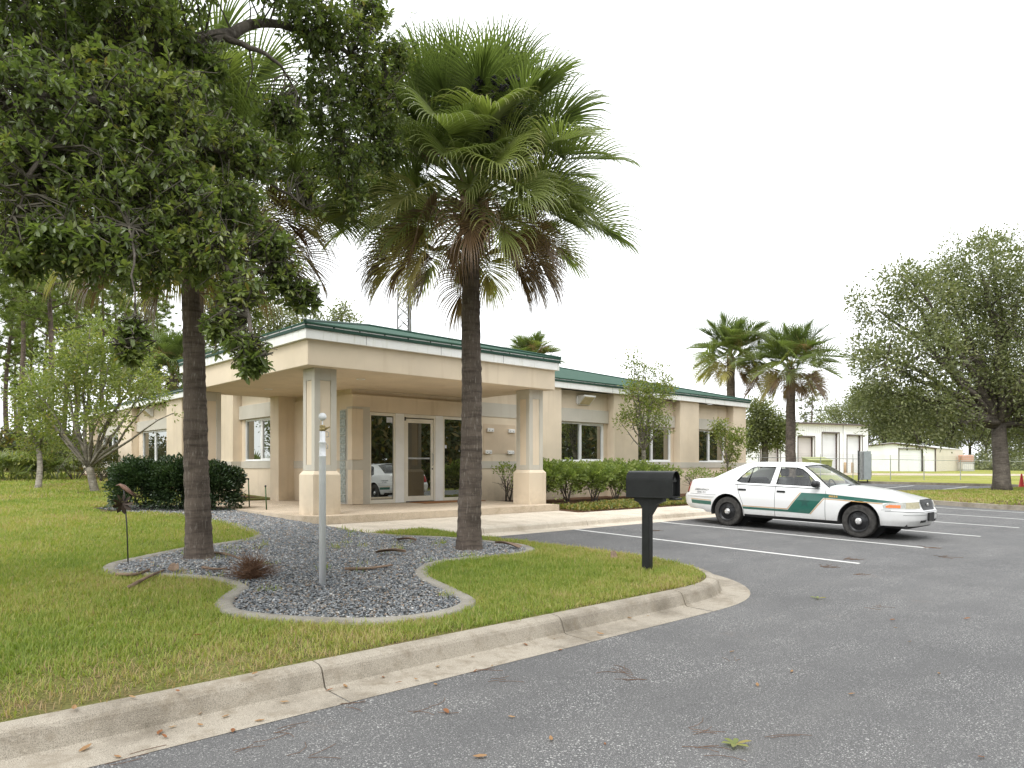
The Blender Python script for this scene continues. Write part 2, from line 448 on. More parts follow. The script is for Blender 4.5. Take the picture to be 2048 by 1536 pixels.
def in_poly(X, Y, poly):
    X = np.asarray(X); Y = np.asarray(Y); c = np.zeros(X.shape, bool); n = len(poly)
    for i in range(n):
        x0, y0 = poly[i][:2]; x1, y1 = poly[(i + 1) % n][:2]
        if y0 == y1: continue
        k = ((y0 > Y) != (y1 > Y)) & (X < (x1 - x0) * (Y - y0) / (y1 - y0) + x0); c ^= k
    return c
CA, SA = 0.67687, 0.73609
def in_view(X, Y, margin=.45, near=.5):
    r = SA * X - CA * Y; f = CA * X + SA * Y
    return (f > near) & (np.abs(r) < f * (.7111 + margin) + .6)

# ------------------------------------------------------------------ the ground
big = [(-700, -400), (900, -400), (900, -15), (-700, -15)]
V = []; F = []
ys = [-500, -15, 60, 900]
for y in ys: V += [(-900, y, gz(y) - .03), (1200, y, gz(y) - .03)]
for i in range(3): F.append((2 * i, 2 * i + 1, 2 * i + 3, 2 * i + 2))
pmesh('ground', V, F, 'field_grass')['kind'] = 'structure'
# street, parking lot and the lot behind, one asphalt sheet
sheet('road', [(-60, -12), (90, -12), (90, 2), (62, 5), (54.4, 11.5), (48.6, 19.9), (44, 26.5), (30.5, 26.5), (30.5, 10.6), (7.2, 10.6), (7.2, 4.3), (-60, 4.3)], 0, 'asphalt')

# lawn beside the street, with its rounded peninsula by the mailbox
tip = [(6.7, 4.55), (7.2, 4.62), (7.65, 4.83), (8.02, 5.22), (8.24, 5.72), (8.32, 6.3), (8.26, 7.2), (8.14, 8.2), (7.98, 9.2), (7.9, 10.0), (7.9, 10.8)]
tip = [(p.x, p.y) for p in smooth_path(tip, 3)]
lawn_poly = [(-60, 4.55)] + [(x, 4.55) for x in np.linspace(-8, 6, 15)] + tip + [(7.9, 10.95), (6.75, 10.95), (6.75, 13), (6.6, 13.5), (6.6, 20.4), (9.4, 20.4), (9.4, 58), (-60, 58)]
sheet('lawn', lawn_poly, .15, 'lawn_soil', 'structure', .2)
# right-hand strip in front of the wing
sheet('lawn', [(13.6, 12.3), (30.3, 12.3), (30.3, 16.5), (13.6, 16.5)], .15, 'mulch', 'structure', .2)
# kerb with gutter along the street, in cast lengths
KP = [(-.47, .003), (-.165, .006), (-.145, .018), (-.105, .118), (-.088, .138), (-.055, .151), (.03, .156), (.045, .12), (.045, -.1)]
outer = [(x, 4.53) for x in (-40, -20, -8, -4, -2, -1, 0, .5, 1, 1.5, 2.0, 2.33)]
def kerb(path): return sweep('kerb', path, KP, 'kerb_concrete')
kerb(outer)
kerb([(x, 4.53) for x in (2.342, 2.8, 3.3, 3.8, 4.2, 4.66)])
kerb([(x, 4.53) for x in (4.672, 5, 5.5, 6.0, 6.53)])
arc = [(6.542, 4.53)] + [(x + .02, y - .02) for x, y in tip[1:] if y < 10.7]
kerb(arc)
# kerb of the pavement
SK = [(-.55, .003), (-.16, .006), (-.14, .02), (-.115, .10), (-.09, .122), (-.06, .128), (.05, .128), (.06, .1), (.06, -.1)]
xs = [7.75, 9.15, 12.2, 15.2, 18.3, 21.3, 24.4, 27.4, 30.4]
for a, b in zip(xs[:-1], xs[1:]):
    sweep('kerb', [(a + .006, 10.9), ((a + b) / 2, 10.9), (b - .006, 10.9)], SK, 'walk_concrete')
# pavement slabs
def slab(x0, x1, y0, y1):
    g = .007; V = []
    for z in (.127, .0):
        V += [(x, y, gz(y) + z) for x, y in ((x0 + g, y0 + g), (x1 - g, y0 + g), (x1 - g, y1 - g), (x0 + g, y1 - g))]
    pmesh('pavement', V, [(0, 1, 2, 3), (0, 4, 5, 1), (1, 5, 6, 2), (2, 6, 7, 3), (3, 7, 4, 0)], 'walk_concrete')['kind'] = 'structure'
sx = [6.7, 8.15, 9.65, 11.15, 12.65, 13.7]
for a, b in zip(sx[:-1], sx[1:]): slab(a, b, 10.96, 12.96)
sx = [13.7, 15.2, 16.7, 18.2, 19.7, 21.2, 22.7, 24.2, 25.7, 27.2, 28.7, 30.3]
for a, b in zip(sx[:-1], sx[1:]): slab(a, b, 10.96, 12.28)
sheet('pavement', [(6.7, 10.94), (30.3, 10.94), (30.3, 12.3), (13.7, 12.3), (13.7, 12.97), (6.7, 12.97)], .118, 'gap_dark')
# painted bays
for x in (11.35, 14.4, 17.6, 20.75, 23.9, 27.0):
    o = sheet('parking_line', [(x - .05, 4.5), (x + .05, 4.5), (x + .05, 10.34), (x - .05, 10.34)], .004, 'road_paint')
for (x0, y0), (x1, y1) in (((41.65, 15.3), (48.4, 15.95)), ((44.0, 13.06), (50.6, 13.65)), ((39.8, 17.9), (46.4, 18.5)), ((46.4, 10.9), (52.6, 11.4))):
    d = Vector((y0 - y1, x1 - x0)).normalized() * .07
    sheet('parking_line', [(x0 - d.x, y0 - d.y), (x1 - d.x, y1 - d.y), (x1 + d.x, y1 + d.y), (x0 + d.x, y0 + d.y)], .004, 'road_paint')
# planted island across the lot
isl = [(29.0, 2.6), (28.4, 4.2), (28.22, 6.0), (28.42, 7.5), (29.1, 9.3), (30.6, 10.9), (32.6, 11.9), (34.75, 12.1), (39.2, 11.35), (45, 10.65), (52, 9.6), (58, 6.5), (60, 2), (45, 1.2), (33, 1.2)]
isl = [(p.x, p.y) for p in smooth_path(isl, 4, True)]
sheet('planting_island', isl, .14, 'island_soil', 'structure', .2)
IK = [(.12, .0), (.11, .15), (.03, .155), (-.07, .155), (-.10, .13), (-.13, .02), (-.16, .006), (-.45, .003)]
sweep('kerb', isl, IK, 'kerb_concrete', closed=True)
# far kerb and the field behind it
fk = [(42.5, 28.7), (48.6, 19.9), (54.4, 11.5), (62, 5), (80, -2)]
sweep('kerb', fk, [(.35, .003), (.1, .01), (.08, .13), (.03, .15), (-.12, .15), (-.14, 0)][::-1], 'kerb_concrete')
sheet('field', fk + [(260, -10), (260, 59), (30.8, 59), (30.8, 28.7)], .10, 'field_grass')
sandp = [(60, 30.5), (70, 26.2), (80, 22.3), (92, 18.6), (110, 13), (150, 4), (150, 9), (112, 19.5), (95, 24.5), (84, 29), (76, 32.5), (64, 34.5)]
sheet('dirt_track', sandp, .112, 'sand')

# ------------------------------------------------------------------ the office building
B = thing('office_building', 'single-storey tan stucco office with green roof and square columned entrance porch', 'office building', (9.05, 16.07, .45))  # office coordinates solved from image pixels, then scaled down about the camera
YR, YP = 16.40, 16.07      # recessed wall / pilaster face of the front wing
XR, XP = 9.34, 9.05        # the same on the left side
ZB, ZT = .15, 4.134
def fbox(mb, side, u0, u1, n0, n1, z0, z1, bev=0):
    """box on a facade: u along it, n = distance in front of the recessed wall"""
    if side == 'f': mb.box(u0, u1, YR - n1, YR - n0, z0, z1, bev)
    elif side == 'l': mb.box(XR - n1, XR - n0, u0, u1, z0, z1, bev)
    else: mb.box(u0, u1, 16.45 - n1, 16.45 - n0, z0, z1, bev)
front_win = [(16.96, 19.45), (20.98, 23.46), (24.90, 27.35)]
front_pil = [(15.64, 16.96), (19.62, 20.98), (23.62, 24.90), (27.51, 28.52)]
left_win = [(20.55, 22.83), (25.0, 27.5), (30.6, 33.85), (37.2, 40.5)]
left_pil = [(23.10, 24.60), (27.93, 29.67), (34.4, 36.5), (41.1, 43.2)]
WZ0, WZ1 = 1.755, 3.075
w = MB()
def wall_run(side, u0, u1, wins):
    cur = u0
    for a, b in wins:
        if a > cur: fbox(w, side, cur, a, -.3, 0, ZB, ZT)
        fbox(w, side, a, b, -.3, 0, ZB, WZ0 - .004); fbox(w, side, a, b, -.3, 0, WZ1, ZT)
        cur = b
    if u1 > cur: fbox(w, side, cur, u1, -.3, 0, ZB, ZT)
wall_run('f', 13.47, 28.20, front_win)
wall_run('l', 20.06, 42.9, left_win)
# entrance walls under the porch
w.box(9.54, 10.05, 16.45, 16.75, .3, 3.46); w.box(10.05, 13.44, 16.45, 16.7, 3.03, 3.46)
w.box(9.58, 13.44, 16.57, 16.75, 3.46, 3.70)
w.box(13.42, 13.47, 16.45, 16.7, .3, 3.46)
w.box(9.54, 9.80, 16.75, 19.74, .3, 3.46); w.box(9.60, 9.80, 16.75, 19.74, 3.46, 3.70)
w.box(9.30, 9.62, 19.742, 20.06, .3, 3.7)
# far walls
w.box(28.2, 28.49, 16.40, 28.6, ZB, ZT); w.box(20.7, 28.2, 28.3, 28.6, ZB, ZT); w.box(9.34, 21, 42.9, 43.17, ZB, ZT); w.box(20.7, 21, 28.6, 42.9, ZB, ZT)
w.build('wall', 'stucco_tan', B)
for a, b in front_pil:
    m = MB(); fbox(m, 'f', a, b, .002, YR - YP, ZB, ZT - .002, .008); m.build('pilaster', 'stucco_tan', B)
for a, b in left_pil:
    m = MB(); fbox(m, 'l', a, b, .002, XR - XP, ZB, ZT - .002, .008); m.build('pilaster', 'stucco_tan', B)
m = MB(); m.box(9.05, 9.38, 19.74, 20.30, .3, 3.70, .008); m.build('pilaster', 'stucco_tan', B)
# grey sill band round walls and pilasters
for side, pils, u0, u1 in (('f', front_pil, 13.47, 28.20), ('l', left_pil, 20.31, 42.9)):
    m = MB(); cur = u0
    for a, b in pils:
        if a > cur: fbox(m, side, cur, a - .02, .002, .025, 1.53, 1.745)
        fbox(m, side, a - .02, b + .02, .003, .35, 1.53, 1.745); cur = b + .02
    if u1 > cur: fbox(m, side, cur, u1, .002, .025, 1.53, 1.745)
    m.build('sill_band', 'stucco_grey', B)
m = MB(); m.box(9.515, 9.537, 16.55, 19.735, 1.53, 1.745); m.build('sill_band', 'stucco_grey', B)
# grey head panels above the windows
def lintel(side, a, b):
    m = MB(); fbox(m, side, a, b, .002, .09, 3.085, 3.52, .006); m.build('lintel', 'stucco_grey', B)
for a, b in ((16.965, 19.615), (20.985, 23.615), (24.905, 27.505)): lintel('f', a, b)
for a, b in ((20.31, 23.09), (24.61, 27.92), (29.68, 34.39), (36.51, 41.09)): lintel('l', a, b)
m = MB(); fbox(m, 'f', 13.48, 15.63, .002, .022, 3.085, 3.50); m.build('lintel', 'stucco_grey', B)
# grey corner frame with raised tan panels beside the door
m = MB(); m.box(9.522, 10.047, 16.432, 16.448, .605, 3.14); m.box(9.522, 9.538, 16.449, 16.72, .605, 3.14); m.build('corner_frame', 'stucco_grey', B)
for z0, z1 in ((.61, 1.50), (1.76, 3.08)):
    m = MB(); m.box(9.498, 9.83, 16.405, 16.431, z0, z1, .006); m.box(9.498, 9.521, 16.433, 16.62, z0, z1, .004)
    m.build('corner_panel', 'stucco_tan', B)
# glass-block strip
g = MB()
for i in range(11): g.box(9.50, 9.537, 16.765, 17.035, .64 + i * .22 + .008, .64 + (i + 1) * .22 - .008, .006)
gb = g.build('glass_block_window', 'glass_block', B)
MB().box(9.52, 9.536, 16.745, 17.055, .61, 3.08).build('mortar_bed', 'mortar', gb)
MB().box(13.92, 15.21, 16.39, 16.397, 1.97, 2.86).build('old_sign_patch', 'patch_beige', B)

def window(side, a, b):
    f = MB(); t = .055; z0, z1 = WZ0, WZ1; n0, n1 = -.10, -.02
    fbox(f, side, a, b, n0, n1, z0, z0 + t, .004); fbox(f, side, a, b, n0, n1, z1 - t, z1, .004)
    fbox(f, side, a, a + t, n0, n1 - .002, z0 + t, z1 - t); fbox(f, side, b - t, b, n0, n1 - .002, z0 + t, z1 - t)
    c = (a + b) / 2 + (.05 if side == 'f' else -.05)
    fbox(f, side, c - .045, c + .045, n0, n1 - .004, z0 + t, z1 - t)
    for q0, q1 in ((c + .045, b - t),) if side == 'f' else ((a + t, c - .045),):     # sliding sash
        fbox(f, side, q0, q0 + .03, n0, n1 - .02, z0 + t, z1 - t); fbox(f, side, q1 - .03, q1, n0, n1 - .02, z0 + t, z1 - t)
        fbox(f, side, q0 + .03, q1 - .03, n0, n1 - .02, z0 + t, z0 + t + .03); fbox(f, side, q0 + .03, q1 - .03, n0, n1 - .02, z1 - t - .03, z1 - t)
    fbox(f, side, a - .01, b + .01, -.02, .03, z0 - .003, z0 + .012)
    fr = f.build('window', 'frame_white', B)
    for q0, q1 in ((a + t, c - .045), (c + .045, b - t)):
        p = MB(); fbox(p, side, q0, q1, -.085, -.065, z0 + t, z1 - t); p.build('pane', 'window_glass', fr)
for a, b in front_win: window('f', a, b)
for a, b in left_win: window('l', a, b)
# storefront: two fixed lights, two posts and the glass door
def light(a, b):
    f = MB(); y0, y1 = 16.47, 16.53
    f.box(a, a + .05, y0, y1, .605, 3.02); f.box(b - .05, b, y0, y1, .605, 3.02)
    f.box(a + .05, b - .05, y0 + .002, y1, .605, .70); f.box(a + .05, b - .05, y0 + .002, y1, 2.94, 3.02)
    fr = f.build('sidelight', 'frame_cream', B)
    MB().box(a + .05, b - .05, 16.50, 16.515, .70, 2.94).build('pane', 'door_glass', fr); return fr
sl = light(10.055, 10.855)
MB().box(10.60, 10.78, 16.494, 16.499, 2.77, 2.91).build('sticker', 'sticker', sl)
sr = light(12.47, 13.42)
q = MB().box(12.55, 12.62, 16.494, 16.499, 2.11, 2.20).build('sticker', 'sticker', sr)
for a, b in ((10.86, 11.14), (12.20, 12.465)):
    MB().box(a, b, 16.462, 16.54, .605, 3.025, .004).build('door_post', 'frame_white', B)
d = MB(); a, b = 11.145, 12.195
d.box(a, a + .05, 16.465, 16.55, .605, 3.025); d.box(b - .05, b, 16.465, 16.55, .605, 3.025); d.box(a + .05, b - .05, 16.466, 16.55, 2.93, 3.025)
d.build('door_frame', 'frame_cream', B)
d = MB(); a, b = 11.205, 12.135
d.box(a, a + .07, 16.475, 16.52, .63, 2.90, .003); d.box(b - .09, b, 16.475, 16.52, .63, 2.90, .003)
d.box(a + .07, b - .09, 16.477, 16.52, .63, .77); d.box(a + .07, b - .09, 16.477, 16.52, 2.79, 2.90)
door = d.build('door', 'frame_cream', B)
MB().box(a + .07, b - .09, 16.497, 16.507, .77, 2.79).build('pane', 'door_glass', door)
MB().box(a + .07, b - .12, 16.485, 16.496, 1.79, 1.835).build('push_bar', 'galv', door)
MB().tube([(b - .045, 16.47, 1.62), (b - .045, 16.43, 1.64), (b - .045, 16.43, 1.93), (b - .045, 16.47, 1.95)], .012, 8).build('handle', 'galv', door)
MB().lathe([(.022, 0), (.022, .012), (.012, .016)], (b - .045, 16.458, 1.52), 12, 'y').build('lock', 'dark_metal', door)
MB().box(11.15, 11.19, 16.455, 16.464, 2.84, 2.94).build('hinge', 'dark_metal', door)
MB().box(11.20, 12.14, 16.44, 16.56, .603, .622).build('threshold', 'dark_metal', B)
# porch floor with rounded street corner
pf = [(7.25, 12.97), (13.60, 12.97), (13.60, 16.40), (13.5, 16.46), (9.6, 16.46), (9.6, 19.8), (9.35, 19.8), (9.35, 20.6), (6.60, 20.6), (6.60, 13.75), (6.66, 13.42), (6.82, 13.17), (7.02, 13.02)]
MB().prism(pf, .05, .60).build('porch_floor', 'porch_concrete', B)
# columns: stout base, chamfered shoulder, panelled shaft
def column(x, y):
    c = MB(); h = .31
    c.box(x - h, x + h, y - h, y + h, .595, 1.43, .006)
    k = .25
    V = [(x - h + .006, y - h + .006, 1.43), (x + h - .006, y - h + .006, 1.43), (x + h - .006, y + h - .006, 1.43), (x - h + .006, y + h - .006, 1.43), (x - k, y - k, 1.50), (x + k, y - k, 1.50), (x + k, y + k, 1.50), (x - k, y + k, 1.50)]
    c.add(V, [(0, 1, 5, 4), (1, 2, 6, 5), (2, 3, 7, 6), (3, 0, 4, 7)])
    col = c.build('column', 'stucco_tan', B)
    s = MB(); s.box(x - k + .02, x + k - .02, y - k + .02, y + k - .02, 1.48, 3.604)
    for sx, sy in ((-1, -1), (1, -1), (1, 1), (-1, 1)):            # corner strips leave a sunk panel on each face
        x0, x1 = sorted((x + sx * k, x + sx * (k - .13))); y0, y1 = sorted((y + sy * k, y + sy * (k - .13)))
        s.box(x0, x1, y0, y1, 1.502, 3.603, .004)
    for z0, z1 in ((1.503, 1.62), (3.36, 3.602)):
        s.box(x - k + .131, x + k - .131, y - k + .001, y + k - .001, z0, z1, .003); s.box(x - k + .001, x + k - .001, y - k + .131, y + k - .131, z0 + .001, z1 - .001, .003)
    sh = s.build('shaft', 'stucco_grey', col)
    p = MB(); p.box(x - .117, x + .117, y - k + .015, y + k - .015, 1.625, 3.355); p.box(x - k + .015, x + k - .015, y - .117, y + .117, 1.626, 3.354)
    p.build('sunk_panel', 'stucco_tan', col)
for x, y in ((7.20, 13.74), (13.27, 13.74), (7.20, 20.06)): column(x, y)
# porch beam / ceiling slab
MB().box(6.67, 13.71, 13.23, 20.42, 3.605, 4.133, .01).build('porch_beam', 'stucco_tan', B)
for p in ((8.67,14.58,3.61), (8.02,18.09,3.61)):
    dl = MB().lathe([(.001, 3.60), (.075, 3.60), (.10, 3.592), (.105, 3.604)], (p[0], p[1], 0), 20).build('downlight', 'frame_white', B)
    MB().lathe([(.001, 3.597), (.07, 3.597), (.07, 3.599)], (p[0], p[1], 0), 20).build('lens', 'lamp_lens', dl)
# white fascia boards and the green drip edge
def ring(name, mat, x0, x1, y0, y1, z0, z1, t=.05, parent=B):
    m = MB(); m.box(x0, x1, y0, y0 + t, z0, z1); m.box(x0, x1, y1 - t, y1, z0, z1)
    m.box(x0, x0 + t, y0 + t, y1 - t, z0, z1); m.box(x1 - t, x1, y0 + t, y1 - t, z0, z1)
    return m.build(name, mat, parent)
PX0, PX1, PY0, PY1 = 6.59, 13.79, 13.15, 20.50
ring('fascia', 'fascia_white', PX0, PX1, PY0, PY1, 4.12, 4.31, .10)
ring('drip_edge', 'roof_edge_green', PX0 - .025, PX1 + .025, PY0 - .025, PY1 + .025, 4.312, 4.372, .12)
m = MB(); m.box(13.71, 28.65, 15.96, 16.10, 4.122, 4.31); m.box(28.53, 28.65, 16.10, 28.76, 4.122, 4.31)
m.box(8.94, 9.10, 20.42, 43.3, 4.122, 4.31); m.box(9.1, 21.12, 43.18, 43.3, 4.122, 4.31); m.box(21.0, 28.65, 28.64, 28.76, 4.122, 4.31)
m.build('fascia', 'fascia_white', B)
m = MB(); m.box(13.8, 28.675, 15.935, 16.10, 4.312, 4.372); m.box(28.53, 28.675, 16.10, 28.785, 4.312, 4.372); m.box(8.915, 9.10, 20.52, 43.325, 4.312, 4.372)
m.build('drip_edge', 'roof_edge_green', B)
# fascia joints: hairline seams
m = MB()
for x in (7.95, 9.9, 11.8): m.box(x, x + .006, PY0 - .003, PY0 + .01, 4.125, 4.309)
for y in (14.9, 16.7, 18.4): m.box(PX0 - .003, PX0 + .01, y, y + .006, 4.125, 4.309)
for x in (16.5, 19.4, 22.3, 25.2): m.box(x, x + .006, 15.957, 15.97, 4.125, 4.309)
for y in (23.5, 26.4, 29.3, 32.2): m.box(8.937, 8.95, y, y + .006, 4.125, 4.309)
m.build('fascia_seam', 'gap_dark', B)
def hip(name, x0, x1, y0, y1, z, slope=.25, over=.035):
    x0 -= over; x1 += over; y0 -= over; y1 += over
    h = min(x1 - x0, y1 - y0) / 2; zt = z + h * slope; t = .035
    if x1 - x0 > y1 - y0: r = [(x0 + h, y0 + h, zt), (x1 - h, y0 + h, zt)]
    else: r = [(x0 + h, y0 + h, zt), (x0 + h, y1 - h, zt)]
    V = [(x0, y0, z), (x1, y0, z), (x1, y1, z), (x0, y1, z)] + r
    if x1 - x0 > y1 - y0: F = [(0, 1, 5, 4), (1, 2, 5), (2, 3, 4, 5), (3, 0, 4)]
    else: F = [(0, 1, 4), (1, 2, 5, 4), (2, 3, 5), (3, 0, 4, 5)]
    V += [(x0, y0, z - t), (x1, y0, z - t), (x1, y1, z - t), (x0, y1, z - t)]
    F += [(6, 7, 1, 0), (7, 8, 2, 1), (8, 9, 3, 2), (9, 6, 0, 3), (9, 8, 7, 6)]
    return pmesh(name, V, F, 'roof_green', B), V
r1, rv = hip('roof', PX0, PX1, PY0, PY1, 4.435)
c = MB()
for a, b in ((0, 4), (1, 4), (2, 5), (3, 5), (4, 5)):
    p, q = Vector(rv[a]), Vector(rv[b]); c.tube([p + Vector((0, 0, .012)), q + Vector((0, 0, .015))], .035, 6)
c.build('ridge_cap', 'roof_edge_green', r1)
r2, rv = hip('roof', 8.94, 28.65, 15.96, 28.76, 4.43)
c = MB()
for a, b in ((1, 5), (4, 5), (2, 5)):
    p, q = Vector(rv[a]), Vector(rv[b]); c.tube([p + Vector((0, 0, .012)), q + Vector((0, 0, .015))], .03, 6)
c.build('ridge_cap', 'roof_edge_green', r2)
r3, rv = hip('roof', 8.945, 21.12, 15.97, 43.3, 4.425)
# pale strips stand in for light in the open eave ends, between panel ribs
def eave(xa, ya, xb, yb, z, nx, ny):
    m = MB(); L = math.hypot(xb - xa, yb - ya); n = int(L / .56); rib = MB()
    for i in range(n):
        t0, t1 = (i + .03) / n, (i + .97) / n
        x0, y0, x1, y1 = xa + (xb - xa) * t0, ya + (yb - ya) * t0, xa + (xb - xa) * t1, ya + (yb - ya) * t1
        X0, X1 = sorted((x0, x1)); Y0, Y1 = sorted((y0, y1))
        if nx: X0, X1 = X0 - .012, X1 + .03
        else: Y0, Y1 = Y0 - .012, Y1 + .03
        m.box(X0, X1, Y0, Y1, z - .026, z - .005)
    return m.build('eave_light_strip', 'roof_flashing', B)
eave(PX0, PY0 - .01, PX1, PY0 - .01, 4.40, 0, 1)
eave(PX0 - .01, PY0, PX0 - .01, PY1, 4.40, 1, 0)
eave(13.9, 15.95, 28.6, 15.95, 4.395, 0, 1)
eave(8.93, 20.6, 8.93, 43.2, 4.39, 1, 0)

# ------------------------------------------------------------------ loose fittings on and by the building
def flood(x, y, z, side, label):
    t = thing('wall_floodlight', label, 'wall light', (x, y, z), 'wedge floodlights on the office walls')
    def P(u, n, h): return (x + u, y - n, z + h) if side == 'f' else (x - n, y - u, z + h)
    W = .29
    prof = [(0, -.16), (.06, -.16), (.34, .10), (.34, .15), (0, .15)]
    V = [P(s * W, n, h) for s in (-1, 1) for n, h in prof]; n = len(prof)
    F = [tuple(range(n)), tuple(range(2 * n - 1, n - 1, -1))] + [(i, n + i, n + (i + 1) % n, (i + 1) % n) for i in range(n)]
    pmesh('housing', V, F, 'bracket_white', t)
    V = [P(-W + .05, .085, -.14), P(W - .05, .085, -.14), P(W - .05, .335, .088), P(-W + .05, .335, .088)]
    d = Vector(P(0, .006, -.006)) - Vector(P(0, 0, 0))
    V += [tuple(Vector(v) + d) for v in V]
    pmesh('lens', V, [(0, 1, 2, 3), (4, 5, 6, 7), (0, 1, 5, 4), (1, 2, 6, 5), (2, 3, 7, 6), (3, 0, 4, 7)], 'lamp_lens', t)
    m = MB(); a = P(-.34, 0, -.12); b = P(-.28, .05, .12)
    m.box(min(a[0], b[0]), max(a[0], b[0]), min(a[1], b[1]), max(a[1], b[1]), min(a[2], b[2]), max(a[2], b[2])); m.build('junction_box', 'bracket_white', t)
flood(18.33, 16.39, 3.83, 'f', 'white wedge floodlight on the tan wall right of the entrance porch')
flood(9.33, 32.57, 3.83, 'l', 'white wedge floodlight on the left side wall behind the leafy small tree')
for (x, z, lab) in ((14.16, 2.68, 'upper left'), (15.02, 2.68, 'upper right'), (14.08, 2.02, 'lower left'), (14.99, 2.02, 'lower right')):
    lo = z < 2.3
    t = thing('sign_bracket', 'small white bracket left on the bare sign patch, the %s of the four' % lab, 'bracket', (x, 16.39, z), 'brackets of the removed sign')
    m = MB(); m.box(x - .13, x + .13, 16.33, 16.388, z - .055, z + .055, .008)
    if lo: m.box(x - .13, x - .05, 16.31, 16.329, z - .055, z - .02)
    m.build('plate', 'bracket_white', t)
    m = MB()
    for k in (-.07, .07): m.lathe([(.013, 0), (.013, .008), (.001, .008)], (x + k, 16.321, z - .01), 8, 'y')
    m.build('bolt', 'dark_metal', t)
m = MB(); m.box(11.25, 13.35, 15.62, 16.38, .601, .618, .006)
setp(m.build('doormat', 'mat_brown'), 'long rust-brown doormat lying before the glass entrance door', 'doormat')

# ------------------------------------------------------------------ the patrol car (own frame: x forward, y left, z up)
CAR = thing('police_car', 'white sedan patrol car with green and gold side stripes parked by the pavement', 'car', (15.90, 7.465, gz(7.465)))
CAR.rotation_euler = (0, .024, math.radians(-88.6))
def lerpf(tab):
    xs = [a for a, _ in tab]; ys = [b for _, b in tab]
    return lambda x: float(np.interp(x, xs, ys))
AFf = lerpf([(.22, 2.36), (.30, 2.43), (.40, 2.49), (.57, 2.50), (.60, 2.47), (.65, 2.445), (.80, 2.40), (.9, 2.38)])
ARf = lerpf([(.22, 2.50), (.32, 2.66), (.45, 2.80), (.60, 2.83), (.68, 2.82), (.71, 2.76), (.85, 2.73), (1.0, 2.68), (1.1, 2.66)])
Wf = lerpf([(.22, .885), (.30, .925), (.38, .95), (.5, .965), (.62, .972), (.7, .972), (.8, .962), (.9, .945), (1.0, .92), (1.09, .89)])
ZTf = lerpf([(-2.84, 1.0), (-2.7, 1.03), (-2.5, 1.062), (-2.2, 1.078), (-1.85, 1.085), (-1.4, 1.045), (-1.2, 1.012), (.7, .99), (.85, .985), (1.3, .96), (1.7, .915), (2.0, .865), (2.25, .822), (2.4, .80), (2.6, .79)])
th = np.linspace(0, PI, 6001); NE = 2 / 5.0
xh = np.sign(np.cos(th)) * np.abs(np.cos(th)) ** NE; yh = np.abs(np.sin(th)) ** NE
bx = np.where(xh > 0, xh * 2.48, xh * 2.80); by = yh * .97
sarc = np.concatenate([[0], np.cumsum(np.hypot(np.diff(bx), np.diff(by)))]); SMAX = sarc[-1]
def OH(s): return float(np.interp(s, sarc, xh)), float(np.interp(s, sarc, yh))
def s_of_x(x, z):
    h = x / AFf(z) if x > 0 else x / ARf(z)
    return float(np.interp(-h, -xh, sarc))
def s_front(y): return float(np.interp(y / .97, yh[:3000], sarc[:3000]))
def s_rear(y): return SMAX - float(np.interp(y / .97, yh[:3000], sarc[:3000])) * 1.0
def BP(s, z, off=0.0, inset=0.0):
    a, b = OH(s)
    x = a * (AFf(z) if a > 0 else ARf(z)) * (1 - inset / 2.6); y = b * Wf(z) * (1 - inset / .96)
    if off:
        a1, b1 = OH(min(s + .02, SMAX)); a0, b0 = OH(max(s - .02, 0))
        t = Vector((a1 * 2.48 - a0 * 2.48, b1 * .97 - b0 * .97)); n = Vector((t.y, -t.x))
        n = n.normalized() if n.length > 1e-9 else Vector((1, 0))
        if n.x * a * 2 + n.y * b < 0: n = -n
        x += n.x * off; y += n.y * off
    return (x, -y, z)
def mir(V): return [(x, -y, z) for x, y, z in V]
cols = list(np.arange(0, SMAX, .025)) + [SMAX]
for xx_ in (-.30, .80):
    sv = s_of_x(xx_, .6); cols = [c for c in cols if abs(c - sv) > .0124] + [sv]
cols.sort()
fl = [0, .035, .08, .14, .2, .26, .32, .38, .44, .5, .56, .62, .68, .74, .8, .85, .895, .93, .96, .98, .993, 1.0]
ARCH = [(1.457, .35, .405), (-1.457, .35, .40)]
GV = []; GI = []
for s in cols:
    a, b = OH(s); xm = a * (2.48 if a > 0 else 2.78); zt = ZTf(xm); zb = .265 + .02 * (abs(xm) > 1.9) + (.06 if xm < -2.2 else 0)
    row = []
    for f in fl:
        z = zb + (zt - zb) * f; e = max(0, (z - (zt - .07)) / .07); ins = .045 * (1 - math.sqrt(max(0, 1 - e * e)))
        GV.append(BP(s, z, 0, ins)); row.append(len(GV) - 1)
    GI.append(row)
inside = {}
for i, v in enumerate(GV):
    for cx, cz, r in ARCH:
        if abs(v[1]) > .6 and math.hypot(v[0] - cx, v[2] - cz) < r or (abs(v[1]) > .6 and abs(v[0] - cx) < r * .985 and v[2] < cz): inside[i] = (cx, cz, r)
faces = {'body': [], 'front': [], 'rear': []}
allf = []
for i in range(len(cols) - 1):
    for j in range(len(fl) - 1):
        q = (GI[i][j], GI[i + 1][j], GI[i + 1][j + 1], GI[i][j + 1])
        if all(k in inside for k in q): continue
        allf.append(q)
for q in allf:
    for k in q:
        if k in inside and inside[k]:
            cx, cz, r = inside[k]; v = GV[k]; dx, dz = v[0] - cx, max(v[2] - cz, -.085)
            if v[2] < cz: nv = (cx + math.copysign(r, dx), v[1], v[2])
            else:
                l = math.hypot(dx, dz) or 1; nv = (cx + dx / l * r, v[1], cz + dz / l * r)
            GV[k] = nv; inside[k] = None
lip = []
